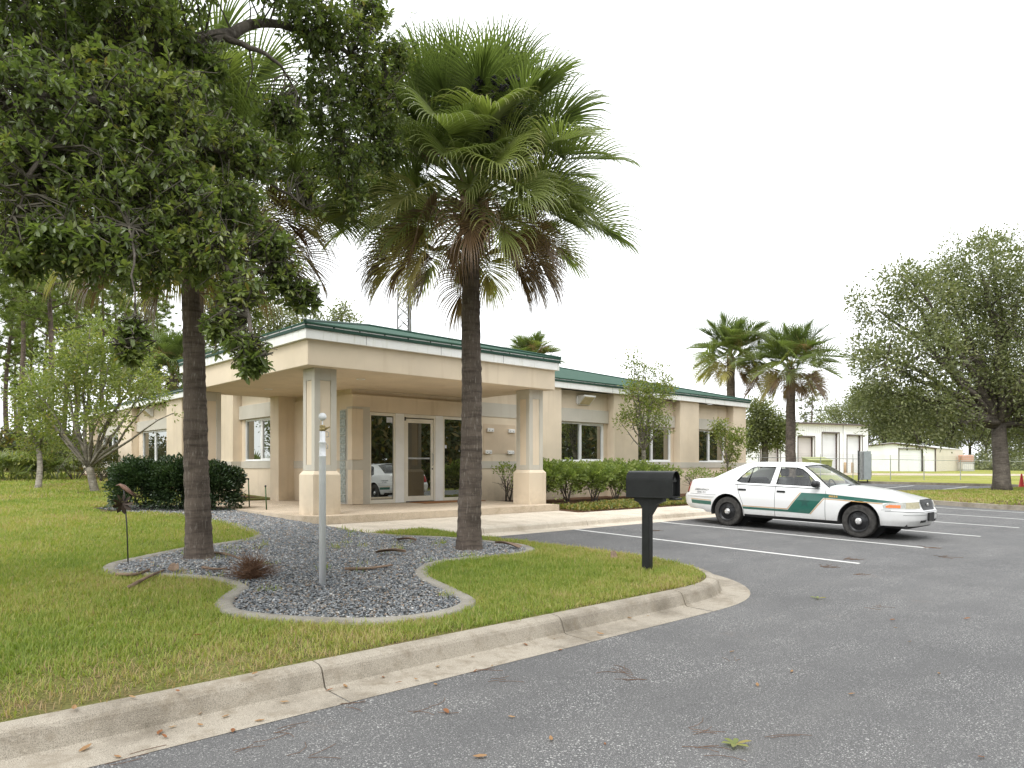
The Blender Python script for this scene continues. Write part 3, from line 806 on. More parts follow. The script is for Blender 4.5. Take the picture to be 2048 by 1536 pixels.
for q in allf:
    x = sum(GV[k][0] for k in q) / 4; z = sum(GV[k][2] for k in q) / 4; y = sum(GV[k][1] for k in q) / 4
    rear_edge = np.interp(z, [.33, .55, .76, .88, 1.0], [-1.03, -1.06, -1.15, -1.21, -1.22])
    c = 'body'
    if y < -.7 and z > .315:
        if -.30 < x < .80: c = 'front'
        elif rear_edge < x < -.30: c = 'rear'
    faces[c].append(q)
# hood, deck
def HZ(x, y):
    c = .075 * min(1, max(0, (2.42 - x) / .7)) if x > 0 else .035 * min(1, max(0, (x + 2.8) / .4))
    return ZTf(x) + c * (1 - (min(abs(y), .93) / .93) ** 2)
ks = [1, .985, .96, .92, .86, .78, .66, .5, .33, .16, 0]
top = {'body': [], 'hood': [], 'trunk': []}; TI = []
for ci, s in enumerate(cols):
    e = GV[GI[ci][-1]]; sk = (min(max(e[0], -2.1), 1.75), 0); row = [GI[ci][-1]]
    for k in ks[1:]:
        x = e[0] * k + sk[0] * (1 - k); y = e[1] * k
        GV.append((x, y, e[2] + HZ(x, y) - HZ(e[0], e[1]))); row.append(len(GV) - 1)
    TI.append(row)
for i in range(len(cols) - 1):
    for j in range(len(ks) - 1):
        q = (TI[i][j], TI[i + 1][j], TI[i + 1][j + 1], TI[i][j + 1])
        x = sum(GV[k][0] for k in q) / 4; y = abs(sum(GV[k][1] for k in q) / 4)
        if -1.85 < x < .80 and j > 1: continue
        c = 'body'
        if j >= 4 and x > .8: c = 'hood'
        if j >= 4 and x < -1.85: c = 'trunk'
        top[c].append(q)
def compact(F):
    ids = {}; V = []
    for q in F:
        for k in q:
            if k not in ids: ids[k] = len(V); V.append(GV[k])
    return V, [tuple(ids[k] for k in q) for q in F]
def both(name, F, mat, sides=(1, -1), parent=CAR):
    V, G = compact(F); out = []
    VV = []; FF = []
    for s in sides:
        n = len(VV); VV += V if s == 1 else mir(V); FF += [tuple(i + n for i in f) for f in (G if s == 1 else [g[::-1] for g in G])]
    o = pmesh(name, VV, FF, mat, parent, True, local=True)
    bm = bmesh.new(); bm.from_mesh(o.data); bmesh.ops.remove_doubles(bm, verts=bm.verts, dist=.0004)
    bmesh.ops.recalc_face_normals(bm, faces=bm.faces); bm.to_mesh(o.data); bm.free()
    o.data.polygons.foreach_set('use_smooth', np.ones(len(o.data.polygons), dtype=bool)); return o
body = both('body', faces['body'] + top['body'], 'car_white')
hood = both('hood', top['hood'], 'car_white'); trunk = both('trunk_lid', top['trunk'], 'car_white')
DOOR = {}
for s in (1, -1):
    DOOR['front', s] = both('door', faces['front'], 'car_white', (s,))
    DOOR['rear', s] = both('door', faces['rear'], 'car_white', (s,))
# flat shapes laid over the bodywork
def clip(poly, axis, lim, keep_less):
    out = []
    for i in range(len(poly)):
        a, b = poly[i], poly[(i + 1) % len(poly)]
        ia = (a[axis] <= lim) if keep_less else (a[axis] >= lim); ib = (b[axis] <= lim) if keep_less else (b[axis] >= lim)
        if ia: out.append(a)
        if ia != ib:
            t = (lim - a[axis]) / (b[axis] - a[axis]); out.append(tuple(a[k] + t * (b[k] - a[k]) for k in (0, 1)))
    return out
def cells(poly, dx=.05, dz=.05):
    xs = [p[0] for p in poly]; zs = [p[1] for p in poly]; out = []
    for i in range(math.floor(min(xs) / dx), math.ceil(max(xs) / dx)):
        p1 = clip(clip(poly, 0, i * dx, False), 0, (i + 1) * dx, True) if True else poly
        if len(p1) < 3: continue
        for j in range(math.floor(min(zs) / dz), math.ceil(max(zs) / dz)):
            p2 = clip(clip(p1, 1, j * dz, False), 1, (j + 1) * dz, True)
            if len(p2) >= 3: out.append(p2)
    return out
def side_map(x, z, off): return BP(s_of_x(x, z), z, off)
def wrap_map(s, z, off): return BP(s, z, off)
def decal(name, polys, mat, parent=CAR, fn=side_map, off=.004, sides=(1, -1), dx=.05, dz=.05, joined=False):
    V = []; F = []
    for poly in polys:
        for c in cells(poly, dx, dz):
            n = len(V); V += [fn(p[0], p[1], off) for p in c]; F.append(tuple(range(n, n + len(c))))
    if not joined:
        for s in sides: o = pmesh(name, V if s == 1 else mir(V), F, mat, parent, False, local=True)
        return o
    VV = []; FF = []
    for s in sides:
        n = len(VV); VV += V if s == 1 else mir(V); FF += [tuple(i + n for i in f) for f in F]
    return pmesh(name, VV, FF, mat, parent, False, local=True)
def line(pts, w):
    out = []
    for a, b in zip(pts[:-1], pts[1:]):
        d = Vector((b[0] - a[0], b[1] - a[1])).normalized(); n = Vector((-d.y, d.x)) * w / 2
        a = (a[0] - d.x * w * .3, a[1] - d.y * w * .3); b = (b[0] + d.x * w * .3, b[1] + d.y * w * .3)
        out.append([(a[0] - n.x, a[1] - n.y), (b[0] - n.x, b[1] - n.y), (b[0] + n.x, b[1] + n.y), (a[0] + n.x, a[1] + n.y)])
    return out
decal('green_stripe', [[(-2.44, .475), (-1.87, .465), (-1.87, .55), (-2.46, .56)]], 'car_green')
decal('green_stripe', [[(-1.05, .430), (-.30, .430), (-.05, .428), (0, .475), (-1.06, .478)],
                       [(-.05, .428), (.47, .42), (.76, .775), (.80, .86), (.29, .86), (0, .475)],
                       [(.76, .775), (1.08, .765), (1.90, .735), (2.18, .762), (1.9, .79), (.80, .86)]], 'car_green')
for ln_ in ([(-2.46, .582), (-1.87, .572)], [(-1.06, .496), (-.012, .493), (.268, .862)], [(.49, .42), (.775, .757), (1.08, .748), (1.90, .718)]): decal('gold_stripe', line(ln_, .014), 'car_gold', off=.005)
st = []
for k in range(5):
    a0 = PI / 2 + k * 2 * PI / 5; c = (.37, .66)
    P5 = [(c[0] + .055 * math.cos(a0 - PI / 5), c[1] + .055 * math.sin(a0 - PI / 5)), (c[0] + .125 * math.cos(a0), c[1] + .125 * math.sin(a0)), (c[0] + .055 * math.cos(a0 + PI / 5), c[1] + .055 * math.sin(a0 + PI / 5)), c]
    st.append(P5)
decal('star', st, 'car_green_dark', off=.006)
def text_tris(body, size, shear=0, bold=0):
    cu = bpy.data.curves.new('lettering', 'FONT'); cu.body = body; cu.size = size; cu.shear = shear; cu.align_x = 'LEFT'; cu.offset = bold; cu.resolution_u = 3
    o = bpy.data.objects.new('lettering_tmp', cu); COL.objects.link(o)
    bpy.context.view_layer.update()
    me = bpy.data.meshes.new_from_object(o.evaluated_get(bpy.context.evaluated_depsgraph_get()))
    V = [(v.co.x, v.co.y) for v in me.vertices]; F = [tuple(p.vertices) for p in me.polygons]
    bpy.data.objects.remove(o); bpy.data.meshes.remove(me); bpy.data.curves.remove(cu)
    return V, F
def lettering(name, body, x0, z0, size, width, mat, shear=0, bold=0, slope=0):
    V, F = text_tris(body, size, shear, bold); w = max(v[0] for v in V)
    for s in (1, -1):
        VV = []
        for a, b in V:
            a = a * width / w; x = x0 + (a if s == 1 else width - a)
            p = side_map(x, z0 + b + slope * a, .0065); VV.append(p if s == 1 else (p[0], -p[1], p[2]))
        pmesh(name, VV, F, mat, CAR, local=True)
lettering('lettering', 'EMERGENCY', -2.36, .795, .055, .43, 'decal_grey', .35, .0006)
lettering('lettering', 'DIAL 911', -2.29, .735, .052, .27, 'decal_grey', .35, .0006)
lettering('fleet_number', '8035', .87, .797, .052, .18, 'car_gold', 0, .0016)
# seams, plus two thin lines of shading drawn on the rear bumper
decal('panel_gap_and_shading', line([(.80, .30), (.80, .955)], .008) + line([(-.30, .30), (-.30, .975)], .008) + line([(-1.035, .33), (-1.06, .55), (-1.15, .76), (-1.205, .88), (-1.215, .975)], .007)
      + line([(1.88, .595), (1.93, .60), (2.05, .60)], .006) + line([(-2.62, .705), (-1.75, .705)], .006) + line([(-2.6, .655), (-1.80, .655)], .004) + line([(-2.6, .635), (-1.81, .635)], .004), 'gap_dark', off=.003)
decal('rocker', [[(-1.03, .262), (1.06, .262), (1.06, .312), (-1.03, .312)]], 'trim_black', off=.002)
decal('belt_trim', line([(-1.27, .975), (.66, .958)], .012), 'trim_black', off=.0045)
f0 = lambda y: s_front(y)
decal('bumper_groove', [[(0, .572), (s_of_x(1.95, .57), .572), (s_of_x(1.95, .57), .580), (0, .580)], [(0, .505), (s_of_x(2.25, .5), .505), (s_of_x(2.25, .5), .511), (0, .511)]], 'gap_dark', body, wrap_map, .003, joined=True)
hs = decal('headlight', [[(f0(.43), .635), (f0(.80), .63), (s_of_x(1.92, .63), .625), (s_of_x(1.90, .7), .69), (s_of_x(1.98, .74), .735), (f0(.80), .76), (f0(.40), .775)]], 'lens_clear', CAR, wrap_map, .006, (1,))
hs2 = decal('headlight', [[(f0(.43), .635), (f0(.80), .63), (s_of_x(1.92, .63), .625), (s_of_x(1.90, .7), .69), (s_of_x(1.98, .74), .735), (f0(.80), .76), (f0(.40), .775)]], 'lens_clear', CAR, wrap_map, .006, (-1,))
for h, s in ((hs, (1,)), (hs2, (-1,))):
    decal('indicator', [[(s_of_x(2.20, .65), .645), (s_of_x(1.96, .65), .645), (s_of_x(1.955, .67), .675), (s_of_x(2.02, .7), .705), (s_of_x(2.20, .7), .705)]], 'lens_amber', h, wrap_map, .009, s)
    decal('main_beam', [[(f0(.45), .645), (f0(.76), .64), (f0(.74), .755), (f0(.43), .765)]], 'lens_yellowed', h, wrap_map, .009, s)
gr = decal('grille', [[(0, .605), (f0(.33), .605), (f0(.385), .79), (f0(.36), .81), (0, .815)]], 'trim_black', CAR, wrap_map, .010, joined=True)
# grille mesh bars and an oval badge
m = MB()
for z in (.64, .67, .70, .73, .76):
    m.tube([BP(f0(y), z, .014) for y in (.33, .2, .1, .001)] + [(p[0], -p[1], p[2]) for p in [BP(f0(y), z, .014) for y in (.1, .2, .33)]], .004, 5)
m.build('grille_bar', 'rim_black', gr, local=True)
c = BP(0, .705, .018)
pmesh('badge', [(c[0], .068 * math.cos(a), c[2] + .032 * math.sin(a)) for a in np.linspace(0, 2 * PI, 20, False)] + [(c[0] + .008, .05 * math.cos(a), c[2] + .022 * math.sin(a)) for a in np.linspace(0, 2 * PI, 20, False)],
      [(i, (i + 1) % 20, 20 + (i + 1) % 20, 20 + i) for i in range(20)] + [tuple(range(20, 40))], 'chrome', gr, local=True)
m = MB()
for s in (1, -1):
    for k in range(4):
        y0 = .20 + k * .075
        P = [BP(f0(y), z, .005) for y, z in ((y0, .355), (y0 + .058, .358), (y0 + .066, .405), (y0 + .008, .41))]
        if s == -1: P = mir(P)
        m.add(P, [(0, 1, 2, 3)])
m.build('air_intake', 'hole_black', body, local=True)
m = MB(); m.box(2.495, 2.53, -.16, .16, .385, .555, .006); m.build('plate_holder', 'trim_black', CAR, local=True)
for s in (1, -1):
    r0, r1 = SMAX - s_front(.50), s_of_x(-2.56, .85)
    tl = decal('tail_lamp', [[(r1, .745), (r0, .745), (r0, .98), (r1 + .03, .985)]], 'lens_red', CAR, wrap_map, .006, (s,))
    decal('lamp_base', [[(r1, .712), (r0, .712), (r0, .744), (r1, .744)]], 'trim_black', tl, wrap_map, .006, (s,))
decal('number_plate', [[(SMAX - s_front(.18), .76), (SMAX, .76), (SMAX, .90), (SMAX - s_front(.18), .90)]], 'lens_clear', CAR, wrap_map, .006, joined=True)
# wheels
for x in (1.457, -1.457):
    for s in (-1, 1):
        ty = MB(); R = .338; yo = s * .93
        prof = [(.215, 0), (.235, .012), (.262, .010), (.30, .004), (.322, .010), (.334, .028), (.338, .06), (.338, .16), (.334, .195), (.322, .212), (.25, .22), (.215, .21)]
        ty.lathe([(r, yo - s * h) for r, h in prof], (x, 0, R), 40, 'y', False)
        w = ty.build('wheel', 'tyre_rubber', CAR, True, local=True)
        rm = MB(); prof = [(.216, .006), (.205, .016), (.198, .05), (.17, .045), (.13, .030), (.10, .026), (.085, .012), (.06, .010), (.001, .010)]
        rm.lathe([(r, yo - s * h) for r, h in prof], (x, 0, R), 40, 'y', False); rim = rm.build('rim', 'rim_black', w, True, local=True)
        hb = MB()
        for k in range(10):
            a = 2 * PI * k / 10; hb.lathe([(.016, yo - s * .037), (.016, yo - s * .0395), (.001, yo - s * .0395)], (x + .152 * math.cos(a), 0, R + .152 * math.sin(a)), 8, 'y')
        hb.build('vent_hole', 'hole_black', rim, local=True)
        cp = MB(); cp.lathe([(.07, yo - s * .012), (.068, yo + s * .0), (.055, yo + s * .010), (.03, yo + s * .014), (.001, yo + s * .015)], (x, 0, R), 24, 'y')
        for k in range(5):
            a = 2 * PI * k / 5 + .3; cp.lathe([(.012, yo + s * .004), (.012, yo + s * .016), (.006, yo + s * .018)], (x + .045 * math.cos(a), 0, R + .045 * math.sin(a)), 8, 'y')
        cp.build('hub_cap', 'chrome', rim, True, local=True)
# wheel wells and underside
m = MB()
for cx, cz, r in ARCH:
    for s in (-1, 1):
        V = []; n = 20
        for k in range(n + 1):
            a = -.25 + (PI + .5) * k / n
            for y in (.955, .55): V.append((cx + (r + .001) * math.cos(a), s * y if y > .9 else s * y, cz + (r + .001) * math.sin(a)))
        m.add(V, [(2 * k, 2 * k + 1, 2 * k + 3, 2 * k + 2) for k in range(n)])
        V = [(cx + (r + .01) * math.cos(a), s * .55, cz + (r + .01) * math.sin(a)) for a in np.linspace(0, 2 * PI, 20, False)]
        m.add(V, [tuple(range(20))])
m.box(-2.40, -1.88, -.72, .72, .38, .6); m.box(-1.04, 1.04, -.84, .84, .24, .5); m.box(1.88, 2.30, -.72, .72, .235, .5); m.box(-1.9, 1.9, -.54, .54, .25, .55)
m.box(-1.9, -1.0, -.5, .5, .5, .95); m.box(.85, 2.25, -.7, .7, .5, .72)
m.build('underbody', 'interior_dark', CAR, local=True)
# greenhouse
def GY(x, z):
    y = .900 - (z - .98) * .285 / .46
    if x < -1.2: y -= (-1.2 - x) * .13
    if x > .3: y -= (x - .3) * .05
    return y
WR = [(-1.29, 1.02), (-1.18, 1.16), (-1.06, 1.29), (-.97, 1.355), (-.88, 1.382), (-.43, 1.388), (-.455, 1.02)]
WF = [(-.31, 1.02), (-.31, 1.388), (.06, 1.382), (.18, 1.352), (.30, 1.28), (.50, 1.12), (.63, 1.005)]
OUT = [(-2.0, 1.045), (-1.9, 1.10), (-1.62, 1.245), (-1.40, 1.355), (-1.24, 1.417), (-1.02, 1.445), (-.5, 1.452), (.06, 1.448), (.20, 1.425), (.30, 1.372), (.56, 1.18), (.86, .965), (.3, .965), (-.4, .965), (-1.25, .975), (-1.6, 1.03)]
for s in (-1, 1):
    loops = [[Vector((x, z, 0)) for x, z in L] for L in (OUT, WR[::-1], WF[::-1])]
    flat = [(p.x, p.y) for L in loops for p in L]
    F = [tuple(t) for t in tessellate_polygon(loops)]
    o = pmesh('cab_side', [(x, s * GY(x, z), z) for x, z in flat], F, 'car_white', body, local=True)
    for nm, L, dk in (('window', WR, 'rear'), ('window', WF, 'front')):
        V = [(x, s * (GY(x, z) - .012), z) for x, z in L]
        dp = DOOR[dk, 1 if s == -1 else -1]
        pmesh(nm, V, [tuple(range(len(V)))], 'car_glass', dp, local=True)
        t = MB(); pts = [(x, s * (GY(x, z) + .001), z) for x, z in L]; pts.append(pts[0]); t.tube(pts, .0095, 6, False)
        if dk == 'rear': t.tube([(-.95, s * (GY(-.95, 1.36) - .004), 1.362), (-.985, s * (GY(-.985, 1.02) - .004), 1.02)], .011, 6)
        t.build('window_seal', 'trim_black', dp, True, local=True)
    # mirror, handles
    mr = MB(); c0 = Vector((.60, s * .985, 1.055))
    V = []; n = 14
    for i, (k, dx) in enumerate(((.35, .085), (.8, .06), (1, .02), (1, -.035), (.9, -.05), (.86, -.045))):
        for q in range(n):
            a = 2 * PI * q / n; ca, sa = math.cos(a), math.sin(a)
            V.append((c0.x + dx, c0.y + math.copysign(abs(ca) ** .7, ca) * .115 * k, c0.z + math.copysign(abs(sa) ** .7, sa) * .072 * k))
    mr.add(V, [(i * n + q, i * n + (q + 1) % n, (i + 1) * n + (q + 1) % n, (i + 1) * n + q) for i in range(5) for q in range(n)] + [tuple(range(n)), tuple(range(5 * n, 6 * n))])
    mr.tube([(.62, s * .84, .995), (.60, s * .90, 1.01)], [.035, .028], 8)
    mr.build('wing_mirror', 'trim_black', DOOR['front', 1 if s == -1 else -1], True, local=True)
    pmesh('sail_panel', [(x, s * (GY(x, z) + .006), z) for x, z in ((.50, 1.015), (.645, 1.0), (.50, 1.125))], [(0, 1, 2)], 'trim_black', DOOR['front', 1 if s == -1 else -1], local=True)
    for xh0, dk in ((-.27, 'front'), (-1.19, 'rear')):
        h = MB(); y = abs(side_map(xh0, .86, 0)[1]); a, b = sorted((s * (y - .004), s * (y + .02)))
        h.box(xh0 + .01, xh0 + .20, a, b, .838, .882, .008); h.build('handle', 'trim_black', DOOR[dk, 1 if s == -1 else -1], local=True)
def surf(name, fn, nu, nv, mat, parent, smooth=True):
    V = [fn(i / nu, -1 + 2 * j / nv) for i in range(nu + 1) for j in range(nv + 1)]
    F = [(i * (nv + 1) + j, i * (nv + 1) + j + 1, (i + 1) * (nv + 1) + j + 1, (i + 1) * (nv + 1) + j) for i in range(nu) for j in range(nv)]
    return pmesh(name, V, F, mat, parent, smooth, local=True)
ZE = lerpf([(-1.24, 1.417), (-1.02, 1.445), (-.5, 1.452), (.06, 1.448), (.22, 1.42)])
def roof_fn(u, v):
    x = -1.24 + u * 1.46; bul = (1 - v * v)
    x += (.09 * bul if u > .93 else 0) - (.05 * bul if u < .05 else 0)
    xe = min(max(x, -1.24), .22); return (x, v * GY(xe, ZE(xe)), ZE(xe) + .055 * (1 - abs(v) ** 2.6) - (.012 * bul if u > .99 else 0))
surf('roof', roof_fn, 16, 16, 'car_white', CAR)
def ws_fn(u, v):
    t = (.215 + .095 * (1 - v * v), v * (GY(.22, 1.42) - .004), 1.42 + .032 * (1 - v * v)); b = (.855 + .27 * (1 - v * v), v * .865, .972 + .045 * (1 - v * v))
    k = .02 * math.sin(PI * u); return tuple(t[i] * (1 - u) + b[i] * u + (k if i == 2 else k * .5 if i == 0 else 0) for i in range(3))
ws = surf('windscreen', ws_fn, 8, 16, 'car_glass', CAR)
t = MB(); pts = [ws_fn(0, v) for v in np.linspace(-1, 1, 15)] + [ws_fn(u, 1) for u in np.linspace(0, 1, 9)] + [ws_fn(1, v) for v in np.linspace(1, -1, 15)] + [ws_fn(u, -1) for u in np.linspace(1, 0, 9)]
t.tube(pts, .012, 6, False); t.build('screen_seal', 'trim_black', ws, True, local=True)
def rg_fn(u, v):
    t = (-1.24 - .05 * (1 - v * v), v * (GY(-1.24, 1.417) - .004), 1.417 + .036 * (1 - v * v)); b = (-1.98 - .13 * (1 - v * v), v * GY(-1.98, 1.06), 1.06 + .045 * (1 - v * v))
    return tuple(t[i] * (1 - u) + b[i] * u + (.02 * math.sin(PI * u) if i == 2 else 0) for i in range(3))
surf('rear_window', rg_fn, 8, 14, 'car_glass', CAR)
for y in (-.45, .12):
    wv = MB(); wv.tube([ws_fn(1.0, y / .87 - .05), (1.05, y + .15, 1.045), ws_fn(.93, (y + .50) / .87)], .011, 6); wv.build('wiper', 'trim_black', CAR, local=True)
cw = MB(); V = [(ws_fn(1, v)[0] + dx, ws_fn(1, v)[1], ws_fn(1, v)[2] + dz) for dx, dz in ((-.03, -.012), (.07, -.0)) for v in np.linspace(-1, 1, 13)]
cw.add(V, [(i, i + 1, 14 + i, 13 + i) for i in range(12)]); cw.build('cowl', 'trim_black', CAR, local=True)
MB().tube([(-.98, -.1, 1.47), (-.99, -.1, 1.545)], [.014, .011], 8).build('antenna', 'trim_black', CAR, True, local=True)
# cabin
m = MB(); m.box(.55, .84, -.78, .78, .75, .975, .04); m.box(-1.95, -1.25, -.70, .70, .9, 1.03, .02); m.box(-1.30, .6, -.80, .80, .49, .52)
m.build('dashboard', 'interior_dark', CAR, local=True)
for y in (-.38, .38):
    m = MB(); m.box(-.25, .30, y - .25, y + .25, .55, .74, .05); m.box(-.42, -.22, y - .25, y + .25, .70, 1.17, .05); m.box(-.41, -.30, y - .13, y + .13, 1.18, 1.36, .03)
    m.build('seat', 'seat_grey', CAR, local=True)
m = MB(); m.box(-1.25, -.75, -.65, .65, .55, .72, .05); m.box(-1.42, -1.22, -.65, .65, .66, 1.12, .05); m.build('rear_bench', 'seat_grey', CAR, local=True)
V = []; 
for k in range(17):
    a = 2 * PI * k / 16; V.append((.42 - .06 * math.sin(a), .38 + .19 * math.cos(a), .95 + .18 * math.sin(a)))
MB().tube(V, .014, 6, False).build('steering_wheel', 'interior_dark', CAR, True, local=True)

# ------------------------------------------------------------------ vegetation helpers
def unit(a): return a / np.maximum(np.linalg.norm(a, axis=1, keepdims=True), 1e-9)
def leaf_quads(P, D, N, L, W, fold=.25, simple=False):
    """leaf blades: P base (n,3), D direction, N rough normal, L length, W width"""
    n = len(P); D = unit(D); Sd = unit(np.cross(D, N)); N2 = np.cross(Sd, D); L = np.broadcast_to(L, n)[:, None]; W = np.broadcast_to(W, n)[:, None]
    tip = P + D * L
    if simple:
        a = P + D * L * .45 + Sd * W * .5; b = P + D * L * .45 - Sd * W * .5
        V = np.stack([P, a, tip, b], 1).reshape(-1, 3); F = np.arange(n * 4).reshape(n, 4); return V, F, 4
    up = N2 * W * fold
    r1 = P + D * L * .38 + Sd * W * .46 + up; r2 = P + D * L * .74 + Sd * W * .44 + up
    l1 = P + D * L * .38 - Sd * W * .46 + up; l2 = P + D * L * .74 - Sd * W * .44 + up
    V = np.stack([P, r1, r2, tip, l2, l1], 1).reshape(-1, 3)
    b = np.arange(n)[:, None] * 6
    F = np.concatenate([b + [0, 1, 2, 3], b + [0, 3, 4, 5]], 1).reshape(-1, 4); return V, F, 6
def rdir(rng, n): return unit(rng.normal(size=(n, 3)))
def crown(name, parent, blobs, ncl, npc, L, W, mat, seed, cr=.35, shell=.55, simple=True, up=.5, hang=0., zmin=None):
    rng = np.random.default_rng(seed); B = np.array(blobs, dtype=float)
    if B.shape[1] == 4: B = np.concatenate([B, B[:, 3:4] * .85], 1)
    w = B[:, 3] ** 2; k = rng.choice(len(B), ncl, p=w / w.sum())
    d = rdir(rng, ncl); rad = (shell + (1 - shell) * rng.random(ncl) ** .6) * (.9 + .25 * rng.normal(size=ncl) * .5)
    C = B[k, :3] + d * rad[:, None] * np.stack([B[k, 3], B[k, 3], B[k, 4]], 1)
    n = ncl * npc; ci = np.repeat(np.arange(ncl), npc)
    cs = cr * (.6 + .8 * rng.random(ncl))
    off = rng.normal(size=(n, 3)) * cs[ci][:, None] * .55
    P = C[ci] + off
    if zmin is not None: P[:, 2] = np.maximum(P[:, 2], zmin + rng.random(n) * .1)
    D = unit(off + .6 * rdir(rng, n) * cs[ci][:, None] + d[ci] * .15) + np.array([0, 0, -hang])
    N = unit(rdir(rng, n) + np.array([0, 0, up]))
    V, F, q = leaf_quads(P, D, N, L * (.7 + .6 * rng.random(n)), W * (.7 + .6 * rng.random(n)), simple=simple)
    rc = rng.random(ncl); r = np.clip(.62 * rc[ci] + .38 * rng.random(n) + .0, 0, 1)
    return npmesh(name, V, F, np.repeat(r, q), mat, parent)
def bez(a, b, c, n=7):
    a, b, c = Vector(a), Vector(b), Vector(c)
    return [a * (1 - t) ** 2 + b * 2 * t * (1 - t) + c * t * t for t in [i / (n - 1) for i in range(n)]]
def wig(pts, amp, rnd):
    return [p if i in (0,) else p + Vector((rnd.uniform(-amp, amp), rnd.uniform(-amp, amp), rnd.uniform(-amp, amp))) for i, p in enumerate(pts)]

# ------------------------------------------------------------------ fan palms
def frond_arrays(rng, apex, az, e0, age, Lp, R, nseg, nst, pw=1.0):
    """one costapalmate leaf: stalk + pleated segments with drooping tips"""
    h = np.array([math.cos(az), math.sin(az), 0]); z = np.array([0, 0, 1.])
    side = np.cross(z, h)
    e = e0; p = np.array(apex) + h * .10; pts = [p.copy()]
    m = 7; bend = (.30 + .55 * max(0, age - .2)) * (1 if e0 > -.9 else .25)
    for i in range(m):
        e -= bend / m * (.5 + i / m); e = max(e, -1.5)
        p = p + (h * math.cos(e) + z * math.sin(e)) * Lp / m; pts.append(p.copy())
    V = []; F = []; rv = []
    d = h * math.cos(e) + z * math.sin(e)
    # stalk
    for i, q in enumerate(pts):
        w = (.030 - .018 * i / m) * pw; nrm = np.cross(side, d)
        V += [q - side * w, q + nrm * w * .6, q + side * w]; rv += [min(1, .35 + .4 * (age > .7))] * 3
    for i in range(m):
        b = i * 3; F += [(b, b + 1, b + 4, b + 3), (b + 1, b + 2, b + 5, b + 4)]
    twist = rng.normal() * .35
    side = side * math.cos(twist) + np.cross(d, side) * math.sin(twist)
    n = np.cross(side, d); n = n if n[2] > 0 or e0 < -.5 else n
    hast = pts[-1]
    cr = .42 * R
    stiff = .36 + age * 1.25 + rng.random() * .25
    amax = math.radians(118 - 25 * (age > .7)); foldk = .28 + .65 * age + rng.random() * .3
    for k in range(nseg):
        al = -amax + 2 * amax * k / (nseg - 1) + rng.normal() * .012
        c, s = math.cos(al), math.sin(al); t = max(0, c)
        ce = d - z * .35 * t * (.4 + age); ce /= np.linalg.norm(ce)
        base = hast + ce * cr * t * t
        dr = ce * c + side * s - n * foldk * abs(s) ** 1.3; dr /= np.linalg.norm(dr)
        L = R * (.66 + .34 * max(0, c) ** .6) * (1 - .42 * (abs(al) / amax) ** 4) * (1 - .5 * t * t * .42) * (.93 + .14 * rng.random())
        q = base.copy(); b0 = len(V); gd = stiff * (.8 + .4 * rng.random())
        wm = (.5 * L * 2 * amax / nseg * .98 + .006) * pw
        brk = rng.random() < .10 + .25 * age
        for i in range(nst + 1):
            u = i / nst
            wd = wm * (min(1, .24 + u * 2.6) if u < .3 else max(.02, 1 - ((u - .3) / .7) ** 1.25))
            sd = np.cross(dr, n); sl = np.linalg.norm(sd); sd = sd / sl if sl > 1e-6 else side
            nm = np.cross(sd, dr)
            V += [q - sd * wd * .5 + nm * wd * .22, q - nm * wd * .22, q + sd * wd * .5 + nm * wd * .22]
            tv = age + (.22 * max(0, u - .72) / .28 * (.4 + age)) + .05 * rng.random(); rv += [tv] * 3
            if i < nst:
                q = q + dr * L / nst
                g = gd * (u ** 1.6) * 1.25 / nst * 5 + (1.6 if brk and u > .5 else 0) / nst
                dr = dr - z * g; dr /= np.linalg.norm(dr)
        for i in range(nst):
            b = b0 + i * 3; F += [(b, b + 1, b + 4, b + 3), (b + 1, b + 2, b + 5, b + 4)]
    return np.array(V), np.array(F), np.clip(np.array(rv), 0, 1)
def palm_trunk(parent, base, top, r0, r1, seed, rows=90, nn_=22, mat='palm_bark'):
    rng = np.random.default_rng(seed); V = []; F = []; H = top[2] - base[2]
    ph = rng.random(8) * 6.28
    for i in range(rows + 1):
        t = i / rows; z = t * H
        r = r1 + (r0 - r1) * (1 - t) ** 1.3 + .035 * math.exp(-z / .2)
        r += .0035 * math.sin(z * 42 + 1.5 * math.sin(z * 3)) 
        cx = base[0] + (top[0] - base[0]) * t + .03 * math.sin(t * 5 + ph[0]) * t * (1 - t) * 4; cy = base[1] + (top[1] - base[1]) * t + .03 * math.sin(t * 4 + ph[1]) * t * (1 - t) * 4
        for k in range(nn_):
            a = 2 * PI * k / nn_; rr = r * (1 + .03 * math.sin(a * 3 + ph[2] + z * 2) + .02 * math.sin(a * 7 + ph[3] - z * 5)) + rng.normal() * .004
            V.append((cx + rr * math.cos(a), cy + rr * math.sin(a), base[2] - .05 + z))
    for i in range(rows):
        for k in range(nn_):
            j = (k + 1) % nn_; F.append((i * nn_ + k, i * nn_ + j, (i + 1) * nn_ + j, (i + 1) * nn_ + k))
    return pmesh('trunk', V, F, mat, parent, True)
